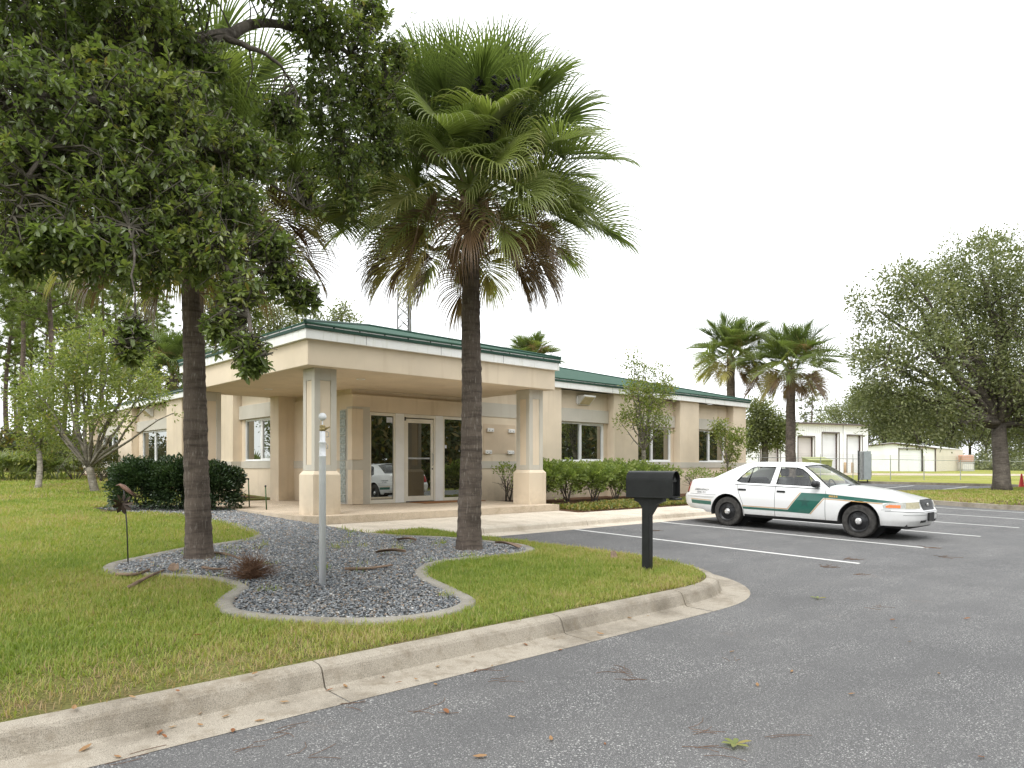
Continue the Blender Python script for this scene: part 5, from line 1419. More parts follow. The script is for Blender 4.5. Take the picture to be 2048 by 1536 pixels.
# ------------------------------------------------------------------ trees further off
def far_tree(name, label, base, H, R, seed, group, mat='oak_far_leaf', ncl=650, L=.34):
    rn = random.Random(seed); bl = []
    for k in range(15):
        f = rn.uniform(.12, .95); a = rn.uniform(0, 6.28); q = R * rn.uniform(.2, .8) * (1.15 - abs(f - .5)); bl.append((base[0] + q * math.cos(a), base[1] + q * math.sin(a), base[2] + H * f, R * rn.uniform(.26, .46)))
    bl.append((base[0], base[1], base[2] + H * .9, R * .25))
    t = thing(name, label, 'tree', base, group)
    limbs_to(t, 'trunk', 'oak_bark', base, (base[0], base[1], base[2] + H * .3), H * .022, bl[:8], rn, H * .008, 6, 3)
    crown('crown', t, bl, ncl, 12, L, L * .55, mat, seed, cr=R * .13, shell=.35, up=.6); return t
def spot(u, tt):
    a = Vector((CA + SA * (u - 1024) / 1440, SA - CA * (u - 1024) / 1440)) * tt; return (a.x, a.y, gz(a.y))
def crown_tree(label, base, fork, r0, blobs, ncl, L, seed, cr=.5):
    rn = random.Random(seed); t = thing('broadleaf_tree', label, 'tree', base, 'trees behind the office')
    limbs_to(t, 'trunk', 'oak_bark', base, fork, r0, blobs, rn, r0 * .4, 6, 3); crown('crown', t, blobs, ncl, 13, L, L * .5, 'oak_far_leaf', seed, cr=cr, shell=.3, up=.6)
crown_tree('dull green oak rising behind the porch roof, right of the oak sprigs', spot(600, 62), (28.53,57.99,9.01), .4,
           [(27.26,59.16,14.17,1.94), (29.16,57.41,13.53,1.46), (30.91,55.81,14.39,0.95), (31.32,55.43,15.12,0.52), (31.7,55.08,13.96,0.69), (25.77,61.89,15.25,2.19), (28.67,59.23,16.12,1.14), (24.09,62.07,13.31,1.94), (30.11,56.54,13.31,1.08), (26.79,59.6,12.02,2.15), (31.7,55.08,12.88,0.6)], 900, .26, 81, .55)
crown_tree('bushy oak between the office end and the white warehouse', spot(1530, 58), (54.26,28.9,3.69), .3,
           [(54.11,29.04,5.71,1.21), (54.85,28.35,4.9,1.29), (53.52,29.58,4.5,1.05), (54.41,28.76,3.9,1.05), (53.73,29.39,6.31,0.64), (55.59,27.67,4.42,0.64), (53.37,29.72,3.29,0.64), (55.3,27.94,3.37,0.64)], 620, .24, 82, .42)
tb = spot(1622, 118)
m, V, F, r = pine_mesh(7, 15.5, .35, 34); t = thing('pine_tree', 'lone far pine above the roof of the white warehouse', 'pine tree', tb); 
o = m; o.V = [(v[0] + tb[0], v[1] + tb[1], v[2] + tb[2]) for v in o.V]; o.build('trunk', 'pine_bark', t, True); npmesh('crown', V + np.array(tb), F, r, 'oak_far_leaf', t)
FT = [far_tree('broadleaf_tree', 'tree of the far wood', (0, 0, 0), 13, 6.5, 90, 'edge of the far wood', ncl=800), far_tree('broadleaf_tree', 'tree of the far wood', (0, 0, 0), 15, 6, 91, 'edge of the far wood', 'wild_leaf', ncl=800)]
rn = random.Random(17)
fl_ = [(1700, 128), (1735, 135), (1768, 128), (1800, 138), (1838, 130), (1872, 142), (1905, 128), (1940, 138), (1972, 128), (2005, 140), (2040, 130), (2080, 138), (2120, 130)]
names = ['nearest the warehouse corner', 'over the shed ridge', 'above the shed door', 'above the tan shed end', 'seen through the oak crown over the shed', 'right of the shed roof', 'above the stacked tote', 'left of the island oak trunk', 'directly behind the island oak trunk', 'right of the island oak trunk', 'above the orange cone', 'at the right picture edge', 'outside the right picture edge']
for i, ((u, tt), nm) in enumerate(zip(fl_, names)):
    loc = spot(u, tt); lab = ('green' if i % 2 == 0 else 'olive') + ' tree of the far wood ' + nm
    if i < 2: FT[i].location = loc; FT[i]['label'] = lab
    else: copy_tree(FT[i % 2], loc, rn.uniform(0, 6), rn.uniform(.85, 1.2), lab)
for k in range(17):
    x_ = -8 + k * 6.3 + rn.uniform(-1, 1); y_ = -24 - 5 * (k % 2) + rn.uniform(-2, 2)
    copy_tree(FT[k % 2], (x_, y_, gz(y_)), rn.uniform(0, 6), rn.uniform(.85, 1.15), 'dark tree across the street, visible only as a mirror image in the office glass', 'trees across the street')
# low growth under the woods: one mass each
def undergrowth(name, label, pts, h, w, n, L, mat, seed):
    rng = np.random.default_rng(seed); A = np.array(pts); k = rng.integers(0, len(A) - 1, n); u = rng.random((n, 1))
    C = A[k] * (1 - u) + A[k + 1] * u + rng.normal(size=(n, 2)) * w
    top_ = h * (.55 + .45 * np.sin(C[:, 0] * .9 + seed) * np.cos(C[:, 1] * .7)); z = gza(C[:, 1]) + rng.random(n) ** .7 * np.maximum(.3, top_)
    P = np.stack([C[:, 0], C[:, 1], z], 1); V, F, q = leaf_quads(P, rdir(rng, n), rdir(rng, n) + np.array([0, 0, .6]), L * (.6 + .8 * rng.random(n)), L * .5, simple=True)
    o = npmesh(name, V, F, np.repeat(rng.random(n), q), mat); return setp(o, label, 'undergrowth', None, 'stuff')
def sp2(u, tt): return spot(u, tt)[:2]
undergrowth('undergrowth', 'tangled green undergrowth at the foot of the left pines', [sp2(-150, 40), sp2(0, 42), sp2(120, 44), sp2(260, 62)], 2.6, 2.2, 16000, .28, 'wild_leaf', 5)
undergrowth('undergrowth', 'dense far undergrowth below the wood beyond the field', [sp2(1690, 122), sp2(1800, 124), sp2(1950, 122), sp2(2150, 122)], 3.2, 2.0, 14000, .5, 'oak_far_leaf', 6)
undergrowth('undergrowth', 'bushy verge across the street, mirrored in the door glass', [(-15, -21), (20, -21), (60, -21), (105, -22)], 9.5, 2.2, 42000, .75, 'wild_leaf', 11)
undergrowth('undergrowth', 'hazy mass of wood filling the gaps between the left pines', [sp2(-150, 75), sp2(60, 78), sp2(240, 82), sp2(420, 84)], 4.2, 3.0, 16000, .5, 'wild_leaf', 9)

# ------------------------------------------------------------------ gravel bed with its cast edging
bed = [(4.65, 17.2), (5.24, 15.88), (5.27, 14.49), (5.31, 13.37), (5.05, 11.87), (4.71, 11.26), (3.99, 10.87), (3.51, 10.68), (2.75, 10.1), (2.38, 9.76), (2.22, 9.33), (2.29, 8.89), (2.59, 8.62), (2.86, 8.22), (3.0, 7.83), (2.98, 7.38), (2.8, 7.12), (2.56, 6.74), (2.48, 6.35), (2.6, 6.01), (2.86, 5.63), (3.31, 5.24), (3.88, 5.14), (4.36, 5.36), (4.58, 5.9), (4.82, 6.72), (5.15, 7.21), (5.64, 7.55), (6.2, 7.57), (7.0, 7.50), (7.50, 7.75), (7.70, 8.30), (7.55, 8.86), (7.35, 9.6), (6.85, 10.3), (6.62, 10.9)]
bed_s = [(p.x, p.y) for p in smooth_path(bed, 4)]
EK = [(-.085, .10), (-.08, .168), (-.055, .182), (.045, .185), (.075, .17), (.08, .10)]
sweep('bed_edging', bed_s, EK, 'edging_concrete', None, False, True)
setp(bpy.data.objects['bed_edging'], 'winding grey cast-concrete edging round the gravel bed', 'edging')
gpoly = bed_s + [(6.62, 13.3), (6.58, 13.9), (6.58, 18.6), (5.2, 19.6), (4.2, 19.0)]
sheet('gravel_bed', gpoly, .158, 'bed_soil')
rng = np.random.default_rng(3)
xy = np.stack([rng.uniform(2.1, 7.8, 190000), rng.uniform(5.0, 18.8, 190000)], 1)
xy = xy[in_poly(xy[:, 0], xy[:, 1], gpoly)]
d2 = np.hypot(xy[:, 0], xy[:, 1]); xy = xy[rng.random(len(xy)) < np.clip(1.25 - (d2 - 7) * .055, .35, 1)][:60000]
n = len(xy); o = np.array([(1, 0, 0), (-1, 0, 0), (0, 1, 0), (0, -1, 0), (0, 0, 1), (0, 0, -1)], dtype=float)
s = (.007 + .009 * rng.random((n, 1, 1))) * np.array([1.25, .9, .5]); s = s * (.7 + .6 * rng.random((n, 1, 3)))
far_ = np.clip(np.hypot(xy[:, 0], xy[:, 1]) / 8, 1, 1.7)[:, None, None]; s = s * far_
q = o[None] * s + rng.normal(size=(n, 6, 3)) * .0022
a = rng.random(n) * 6.28; ti = rng.normal(size=n) * .35; ca, sa, ct, st_ = np.cos(a)[:, None], np.sin(a)[:, None], np.cos(ti)[:, None], np.sin(ti)[:, None]
x, y, z = q[..., 0], q[..., 1], q[..., 2]; x, z = x * ct - z * st_, x * st_ + z * ct; x, y = x * ca - y * sa, x * sa + y * ca
base = gza(xy[:, 1]) + .160 + rng.random(n) * .016
V = np.stack([x + xy[:, :1], y + xy[:, 1:2], z + base[:, None]], -1).reshape(-1, 3)
f = np.array([(0, 2, 4), (2, 1, 4), (1, 3, 4), (3, 0, 4), (2, 0, 5), (1, 2, 5), (3, 1, 5), (0, 3, 5)])
F = (np.arange(n)[:, None, None] * 6 + f[None]).reshape(-1, 3)
setp(npmesh('gravel', V, F, np.repeat(np.clip(rng.random(n) ** 1.0, 0, 1), 6), 'gravel_stone'), 'blue-grey crushed stone filling the bed', 'gravel', None, 'stuff')

# ------------------------------------------------------------------ grass
def grass(name, label, xy, Lr, Wr, seed, mat='grass_blade', h=.15, dry=0.0, lean=.55):
    rng = np.random.default_rng(seed); n = len(xy)
    nt_ = max(1, n // 9); tc = xy[rng.integers(0, n, nt_)]; cl = rng.integers(0, nt_, n); tuft = rng.random(n) < .62
    xy = np.where(tuft[:, None], tc[cl] + rng.normal(size=(n, 2)) * .022 * np.clip(np.hypot(*tc[cl].T) / 7, 1, 3)[:, None], xy); tone = (rng.random(nt_)[cl] - .5) * tuft; tall = 1 + .5 * (rng.random(nt_)[cl] - .4) * tuft
    dist = np.hypot(xy[:, 0], xy[:, 1]); k = np.clip(dist / 7, 1, 4.5)
    L = tall * rng.uniform(*Lr, n) * np.clip(k, 1, 1.7) ** .35; W = rng.uniform(*Wr, n) * k
    patch = .5 + .25 * np.sin(xy[:, 0] * 1.1 + 2 * np.sin(xy[:, 1] * .7)) + .25 * np.sin(xy[:, 1] * 1.7 + 1.5 * np.sin(xy[:, 0] * .9 + 1))
    fine = .5 + .5 * np.sin(xy[:, 0] * 5.3 + 2 * np.sin(xy[:, 1] * 4.1)) * np.sin(xy[:, 1] * 6.1 + xy[:, 0] * 2.2)
    r = np.clip(.06 + .30 * tone + .30 * patch + .22 * fine + .38 * rng.random(n) + dry + (rng.random(n) < .05 + .06 * patch) * .35 + .20 * np.clip(np.sin(xy[:, 0] * .63 + 1.3 * np.sin(xy[:, 1] * .47 + .6)) * np.sin(xy[:, 1] * .71 + 1.1 * np.sin(xy[:, 0] * .39)) - .30, 0, 1), 0, 1)
    az = rng.random(n) * 2 * PI; el = rng.normal(size=n) * .0 + np.clip(rng.normal(.5, .3, n), .05, 1.25) * lean * 1.8
    D = np.stack([np.cos(az) * np.sin(el), np.sin(az) * np.sin(el), np.cos(el)], 1); S_ = np.stack([-np.sin(az), np.cos(az), np.zeros(n)], 1)
    P = np.stack([xy[:, 0], xy[:, 1], gza(xy[:, 1]) + h - .005], 1)
    D2 = unit(D + np.array([0, 0, -.35]) + np.stack([np.cos(az), np.sin(az), np.zeros(n)], 1) * .25)
    w = W[:, None]; l = L[:, None]; m1 = P + D * l * .55; tp = m1 + D2 * l * .5
    V = np.stack([P - S_ * w * .5, P + S_ * w * .5, m1 + S_ * w * .42, m1 - S_ * w * .42, tp + S_ * w * .06, tp - S_ * w * .06], 1).reshape(-1, 3)
    b = np.arange(n)[:, None] * 6; F = np.concatenate([b + [0, 1, 2, 3], b + [3, 2, 4, 5]], 1).reshape(-1, 4)
    return setp(npmesh(name, V, F, np.repeat(r, 6), mat), label, 'grass', None, 'stuff')
def scatter(n, x0, x1, y0, y1, dens_fn, seed, poly, holes=()):
    rng = np.random.default_rng(seed); X = rng.uniform(x0, x1, n); Y = rng.uniform(y0, y1, n)
    k = in_poly(X, Y, poly) & in_view(X, Y)
    for hl in holes: k &= ~in_poly(X, Y, hl)
    X, Y = X[k], Y[k]; k = rng.random(len(X)) < dens_fn(X, Y); return np.stack([X[k], Y[k]], 1)
cen = np.array(bed_s).mean(0)
gp_out = [(cen[0] + (x - cen[0]) * 1.035, cen[1] + (y - cen[1]) * 1.02) for x, y in gpoly]
bush_hole = [(4.0, 17.4), (7, 16), (9, 20.4), (9.3, 60), (8.6, 60), (8.3, 24), (6.5, 20.5), (5.3, 20), (4.1, 19.2)]
lawn_in = [(-60, 4.57)] + [(6.4, 4.57)] + [(x - .05, y + .03) for x, y in tip] + [(7.75, 10.9), (6.75, 10.9), (6.6, 13.5), (6.6, 20.4), (9.0, 20.4), (9.0, 45), (-60, 45)]
def thin(X, Y):                       # worn turf along the kerb
    e = np.clip((Y - 4.57) / 1.1, 0, 1); p = .5 + .5 * np.sin(X * 2.3 + 1.7 * np.sin(Y * 2.9 + X)) * np.sin(Y * 3.1 + 1.2 * np.sin(X * 1.9))
    bare = np.clip(1.5 - 1.1 * e - .6 * p, 0, 1) * np.clip((3.6 - X) / 1.8, .2, 1); return np.clip(1 - .95 * bare, .05, 1)
near = scatter(760000, -7, 8.6, 4.6, 11, thin, 1, lawn_in, (gp_out,))
grass('grass', 'bright green turf of the lawn nearest the kerb and mailbox', near[:290000], (.026, .072), (.0045, .0075), 2)
thatch = scatter(90000, -7, 5.5, 4.56, 6.2, lambda X, Y: np.clip(1.1 - (Y - 4.56) / 1.4, 0, 1) * np.clip((4.6 - X) / 2.5, .15, 1), 31, lawn_in, (gp_out,))
grass('dead_thatch', 'dry flattened thatch in the worn turf along the kerb', thatch[:16000], (.03, .08), (.003, .006), 32, dry=.50, lean=2.2)
far1 = scatter(520000, -16, 7.8, 10.2, 22, lambda X, Y: np.clip(1.3 - (Y - 10) * .05, .3, 1), 3, lawn_in, (gp_out, bush_hole))
grass('grass', 'mown lawn reaching back beside the office', far1[:200000], (.04, .08), (.005, .008), 4, dry=.04)
far2 = scatter(200000, -20, 8.8, 21, 45, lambda X, Y: np.clip(1.1 - (Y - 20) * .03, .25, 1), 5, lawn_in, (bush_hole,))
grass('grass', 'far end of the lawn before the palmettos', far2[:80000], (.05, .09), (.005, .008), 6, dry=.06)
mul = [(8.0, 21), (9.05, 21), (9.05, 43.2), (8.0, 43.2)]
sheet('mulch_strip', mul, .158, 'mulch')
isl_g = scatter(200000, 28.3, 60, 1.5, 12.2, lambda X, Y: np.clip((Y - 6.5) / 4 + .1 + (X - 34) * .03, .06, 1), 7, isl)
grass('grass', 'patchy grass of the tree island', isl_g[:50000], (.04, .08), (.006, .009), 8, dry=.12)
strip = [(13.75, 12.34), (29, 12.34), (29, 13.4), (24, 13.5), (20, 13.9), (17.3, 14.1), (15.5, 13.6), (13.75, 13.6)]
rng = np.random.default_rng(4); n = 26000; X = rng.uniform(13.7, 29, n); Y = rng.uniform(12.3, 14.2, n); k = in_poly(X, Y, strip); X, Y = X[k], Y[k]; n = len(X)
P = np.stack([X, Y, gza(Y) + .15 + rng.random(n) * .07], 1); V, F, q = leaf_quads(P, unit(rdir(rng, n) + np.array([0, 0, .3])), unit(rdir(rng, n) + np.array([0, 0, 1.2])), rng.uniform(.05, .1, n), rng.uniform(.035, .06, n), .15)
setp(npmesh('ground_cover', V, F, np.repeat(rng.random(n), q), 'ground_cover'), 'low leafy ground cover between pavement and hedge', 'ground cover', None, 'stuff')
ed = [(13.7, 13.62), (15.0, 13.62), (16.0, 14.0), (17.0, 14.2), (18.2, 14.05), (20, 13.95), (24, 13.6), (29, 13.5)]
setp(sweep('bed_edging', [(p.x, p.y) for p in smooth_path(ed, 4)], [(a, h + .0) for a, h in EK], 'edging_concrete', None, False, True), 'low concrete edging in front of the hedge', 'edging')
# small weeds in the gravel
rng = np.random.default_rng(14); W_ = []
for k in range(46):
    u, v = rng.uniform(2.6, 7.2), rng.uniform(5.4, 12)
    if in_poly([u], [v], bed_s + [(6.6, 12)])[0]: W_.append(rng.normal(size=(22, 2)) * .05 + (u, v))
grass('weeds', 'thin weeds sprouting through the gravel', np.concatenate(W_), (.04, .10), (.003, .006), 15, h=.165)

# ------------------------------------------------------------------ street litter
def dead_leaf_mesh(seed):
    rn = random.Random(seed); n = 7; V = []; L = rn.uniform(.055, .085); W = L * rn.uniform(.3, .42); cu = rn.uniform(.15, .5)
    for i in range(n):
        t = i / (n - 1); w = W * math.sin(PI * min(.97, .06 + t * .92)) ** .8; x = (t - .5) * L; z = .004 + cu * L * (t - .4) ** 2 + .004 * rn.random()
        V += [(x, -w * .5, z + .25 * w), (x, 0, z), (x, w * .5, z + .2 * w)]
    F = []
    for i in range(n - 1):
        b = i * 3; F += [(b, b + 1, b + 4, b + 3), (b + 1, b + 2, b + 5, b + 4)]
    return V, F, rn.random()
protos = []
leaf_at = [(0.91,4.3,0.11), (1.01,4.09,0.1), (1.27,4.28,0.11), (1.35,4.32,0.11), (1.27,4.2,0.11), (1.48,4.25,0.11), (1.64,4.29,0.11), (1.53,4.39,0.13), (1.59,4.06,0.1), (2.01,4.3,0.11), (2.34,4.33,0.11), (2.45,4.32,0.11), (1.77,4.11,0.1), (1.27,5.29,0.29), (1.96,5.68,0.3), (1.19,4.51,0.27), (1.42,4.45,0.27), (0.9,4.51,0.27), (1.9,4.49,0.27), (3.57,4.33,0.11), (4.13,4.33,0.11), (3.2,4.29,0.11), (2.77,4.16,0.11), (2.9,4.14,0.11), (2.95,3.98,0.1), (4.46,4.31,0.11), (4.25,4.04,0.1), (3.54,4.07,0.1), (3.36,4.05,0.1), (4.88,4.16,0.11), (5.57,4.38,0.12), (5.82,4.34,0.11), (2.69,3.52,0.09), (2.94,3.2,0.08), (3.07,2.58,0.06), (2.88,2.81,0.07), (2.43,2.89,0.07), (2.64,4.38,0.11), (2.76,4.34,0.11), (3.25,7.04,0.34), (4.5,7.14,0.36), (4.66,8.1,0.38), (4.58,6.9,0.36), (2.9,6.29,0.34), (5.52,11.49,0.47), (3.53,7.04,0.36), (5.14,4.63,0.27), (5.17,2.54,0.06), (4.68,2.55,0.06), (4.99,2.03,0.05), (8.27,2.23,0.06), (7.31,2.57,0.06), (4.47,1.14,0.03), (5.96,1.79,0.05), (5.3,3.11,0.08), (6.68,3.5,0.09), (7.61,2.7,0.07), (6.82,2.28,0.06)]
where = ['in the gutter', 'in the lawn edge', 'on the gravel', 'on the open asphalt']
rn = random.Random(2)
for i, p in enumerate(leaf_at):
    if i < 6:
        V, F, r = dead_leaf_mesh(i); me = bpy.data.meshes.new('dry_leaf'); me.from_pydata(V, [], F)
        at = me.attributes.new('rnd', 'FLOAT', 'POINT'); at.data.foreach_set('value', np.full(len(V), r * .9, dtype=np.float32)); me.materials.append(MATS['dry_leaf']); protos.append(me)
    o = bpy.data.objects.new('dry_leaf', protos[i % 6]); COL.objects.link(o); o.location = (p[0], p[1], p[2] + .002); s_ = rn.uniform(.55, .95); o.scale = (s_, s_, s_)
    o.rotation_euler = (rn.uniform(-.2, .2), rn.uniform(-.15, .15), rn.uniform(0, 6.28))
    w = 'lawn' if p[2] - gz(p[1]) > .13 else 'street'
    w = 'gravel' if p[2] - gz(p[1]) > .18 else w
    setp(o, {'lawn': 'dry brown leaf lying in the turf near the kerb', 'street': 'dry brown leaf lying on the street or in its gutter', 'gravel': 'dry brown leaf lying on the grey gravel'}[w], 'leaf', 'fallen dry leaves')
rng = np.random.default_rng(9); Vn = []; Fn = []; n0 = 0
m = MB()
for u, v, L, a0, k in ((1250, 1348, .20, 2.4, 6), (1395, 1500, .22, .2, 4), (1520, 1478, .30, .6, 2), (1275, 1358, .18, 2.9, 4), (490, 1500, .2, .3, 3), (610, 1518, .25, .25, 3), (840, 1425, .2, .35, 4), (1460, 1325, .12, 1.2, 3), (1710, 1150, .2, .1, 5), (1755, 1215, .25, .2, 4), (1380, 1465, .2, .3, 4), (980, 1365, .18, .3, 3), (950, 1340, .2, .4, 3), (690, 1410, .2, .3, 3), (1640, 1135, .3, .2, 6), (1690, 1118, .3, .3, 7), (1850, 1096, .3, .1, 6), (1395, 1040, .3, .1, 6), (1300, 1062, .3, .3, 4), (1880, 1115, .3, .3, 5), (230, 1525, .2, .5, 3), (560, 1455, .2, .6, 3), (790, 1330, .15, .5, 3)):
    x, y, z = dict()[0] if False else (0, 0, 0)
    dx = (u - 1024) / 1440.; dz = -(v - 932) / 1440.; ax_, ay_ = CA + SA * dx, SA - CA * dx; t = 1.6 / (.024 * ay_ - dz); x, y = ax_ * t, ay_ * t
    for j in range(k):
        a = a0 - .74 + rng.normal() * .35; px, py = x + rng.normal() * .05, y + rng.normal() * .04; l = L * rng.uniform(.6, 1.1); bend = rng.normal() * .5
        pts = [(px + l * s_ * math.cos(a + bend * s_), py + l * s_ * math.sin(a + bend * s_), gz(py) + .006) for s_ in (0, .35, .7, 1)]
        m.tube(pts, .0016 + .0004 * (t > 8) * t / 4, 3, False)
o = m.build('pine_needles', 'dry_twig'); setp(o, 'rusty fallen pine needles scattered over the asphalt', 'pine needles', None, 'stuff')
for i, (u, v, n_, lab) in enumerate(((1470, 1492, 6, 'fresh green leaf sprig on the street by the lower picture edge'), (1635, 1198, 4, 'tiny green leaf sprig on the asphalt right of the kerb corner'))):
    dx = (u - 1024) / 1440.; dz = -(v - 932) / 1440.; ax_, ay_ = CA + SA * dx, SA - CA * dx; t = 1.6 / (.024 * ay_ - dz); c = np.array((ax_ * t, ay_ * t, gz(ay_ * t) + .008))
    az = np.arange(n_) * 6.28 / n_ + .4; D = np.stack([np.cos(az), np.sin(az), np.full(n_, .18)], 1); V, F, q = leaf_quads(np.repeat(c[None], n_, 0), D, np.tile([[0, 0, 1.]], (n_, 1)), np.linspace(.07, .10, n_), .032, .2)
    setp(npmesh('leaf_sprig', V, F, np.repeat(np.linspace(.5, .95, n_), q), 'light_leaf'), lab, 'sprig')

# ------------------------------------------------------------------ sticks and palm boots in the bed
def stick(label, pts, r, mat='dead_wood', flat=1.0, name='stick', cat='stick'):
    pts = [Vector(p) for p in pts]; m = MB(); P_ = smooth_path([tuple(p) for p in pts], 4); n = len(P_)
    m.tube(P_, [r * (1 - .5 * i / n) for i in range(n)], 7)
    if flat != 1.0:
        zc = sum(p.z for p in P_) / n; m.V = [(v[0], v[1], zc + (v[2] - zc) * flat) for v in m.V]
    return setp(m.build(name, mat, None, True), label, cat)
stick('bare brown stick lying on the gravel right of the white pole', [(4.36,7.69,0.37), (4.54,7.48,0.38), (4.89,7.48,0.39)], .022)
stick('short dead stick beside the dry twig bush', [(3.08,8.78,0.4), (3.13,8.53,0.4), (3.28,8.54,0.39)], .018)
stick('curved dead stick behind the dry twig bush by the left palm', [(3.62,9.86,0.43), (3.65,9.49,0.44), (3.68,9.09,0.41)], .018)
stick('pale slanting stick over the bed edging at the far left', [(2.07,7.95,0.38), (2.3,8.25,0.41), (2.64,8.76,0.41)], .022)
stick('upper grey stick lying flat at the left tip of the bed', [(2.17,8.81,0.4), (2.31,8.63,0.41), (2.54,8.93,0.41)], .022)
def boot(label, a, b, w, seed):
    a, b = Vector(a), Vector(b); d = (b - a); s = Vector((-d.y, d.x, 0)).normalized(); V = []; rn = random.Random(seed)
    for i in range(7):
        t = i / 6; c = a + d * t + Vector((0, 0, .01 + .035 * math.sin(t * 2.5))); ww = w * (1 - t) ** .8 + .012
        V += [c - s * ww + Vector((0, 0, .02)), c + Vector((0, 0, .0)), c + s * ww + Vector((0, 0, .022)), c - Vector((0, 0, .014))]
    F = []
    for i in range(6):
        k = i * 4; F += [(k, k + 1, k + 5, k + 4), (k + 1, k + 2, k + 6, k + 5), (k + 2, k + 3, k + 7, k + 6), (k + 3, k, k + 4, k + 7)]
    F += [(0, 3, 2, 1), (24, 25, 26, 27)]
    setp(pmesh('palm_boot', V, F, 'dead_wood'), label, 'dead leaf base', 'fallen palm leaf bases')
boot('dead palm leaf base in the middle of the gravel bed', (5.36,8.6,0.4), (5.63,8.28,0.39), .06, 1)
boot('dead palm leaf base at the grass edge left of the tall palm', (6.43,9.66,0.42), (6.51,9.29,0.41), .06, 2)
boot('dead palm leaf base on the right tip of the bed behind the palm trunk', (7.34,7.83,0.38), (7.32,8.34,0.39), .06, 3)
boot('pinkish palm leaf base at the left end of the gravel bed', (2.7,8.62,0.4), (2.8,8.83,0.42), .05, 4)
boot('small palm leaf base on the turf left of the mailbox', (7.73,6.33,0.32), (7.95,6.54,0.35), .04, 5)
# dry twig bush
c = Vector((3.26,7.81,0.36)); m = MB(); rn = random.Random(12)
for k in range(230):
    a = rn.uniform(0, 6.28); e = rn.uniform(.15, 1.5); d = Vector((math.cos(a) * math.cos(e), math.sin(a) * math.cos(e), math.sin(e))); L = rn.uniform(.16, .38)
    p1 = c + d * L * .5 + Vector((rn.gauss(0, .03), rn.gauss(0, .03), .0)); p2 = c + d * L + Vector((rn.gauss(0, .06), rn.gauss(0, .06), -.03)); m.tube([c + Vector((rn.gauss(0, .04), rn.gauss(0, .04), 0)), p1, p2], [.003, .0022, .0014], 3, False)
    for j in range(2): m.tube([p1, p1 + Vector((rn.gauss(0, .09), rn.gauss(0, .09), rn.uniform(-.02, .1)))], [.002, .0012], 3, False)
setp(m.build('dead_shrub', 'dry_twig'), 'round bush of dry brown twigs on the gravel left of the white pole', 'dead shrub')

# ------------------------------------------------------------------ mailbox
mbp = Vector((7.35, 5.49, gz(5.49) + .15)); t = thing('mailbox', 'black plastic mailbox on a black post at the kerb corner', 'mailbox', mbp)
t.rotation_euler = (0, 0, math.radians(-80))
p = MB(); p.box(-.052, .052, -.052, .052, -.05, .90, .006)
V = [(x, y, z) for y in (-.05, .05) for x, z in ((.05, .70), (.14, .84), (.235, .885), (.235, .93), (-.16, .93), (-.16, .885), (-.10, .86), (-.05, .80))]
n = 8; p.add(V, [tuple(range(n)), tuple(range(2 * n - 1, n - 1, -1))] + [(i, n + i, n + (i + 1) % n, (i + 1) % n) for i in range(n)])
p.build('post', 'black_plastic', t, local=True)
b = MB(); hw, z0, zs = .112, .935, 1.145; x0, x1 = -.24, .39
prof = [(-hw, z0), (-hw, zs)] + [(-hw * math.cos(a), zs + hw * math.sin(a)) for a in np.linspace(0, PI, 15)[1:-1]] + [(hw, zs), (hw, z0)]
n = len(prof); V = [(x, y, z) for x in (x0, x1) for y, z in prof]; b.add(V, [(i, i + 1, n + i + 1, n + i) for i in range(n - 1)] + [(n - 1, 0, n, 2 * n - 1), tuple(range(n - 1, -1, -1))])
sc = .90; inn = [(y * sc, z0 + .012 + (z - z0) * .945) for y, z in prof]
V = [(x1, y, z) for y, z in prof] + [(x1, y, z) for y, z in inn] + [(x1 - .06, y, z) for y, z in inn]
b.add(V, [(i, (i + 1) % n, n + (i + 1) % n, n + i) for i in range(n)] + [(n + i, n + (i + 1) % n, 2 * n + (i + 1) % n, 2 * n + i) for i in range(n)])
b.box(x0 - .004, x1 - .03, -hw - .006, hw + .006, z0 - .012, z0 + .006, .004)
b.build('box', 'black_plastic', t, local=True)
dr = [(y * .9, z0 + .02 + (z - z0) * .93) for y, z in prof]
V = [(x1 - .056, y, z) for y, z in dr] + [(x1 - .048, y * .94, z - .004) for y, z in dr]; d_ = MB(); d_.add(V, [(i, (i + 1) % n, n + (i + 1) % n, n + i) for i in range(n)] + [tuple(range(n, 2 * n))])
hd = [(x1 - .047 + .028 * (1 if k else 0), y, z) for k in (0, 1) for y, z in [(-.055 + .11 * q / 10, 1.125 + .055 * math.sin(PI * q / 10)) for q in range(11)]]
d_.add(hd, [(i, i + 1, 12 + i, 11 + i) for i in range(10)] + [tuple(range(11, 22))])
d_.box(x1 - .05, x1 + .035, -.10, .10, z0 - .03, z0 - .008, .004)
d_.build('door', 'black_plastic', t, local=True)
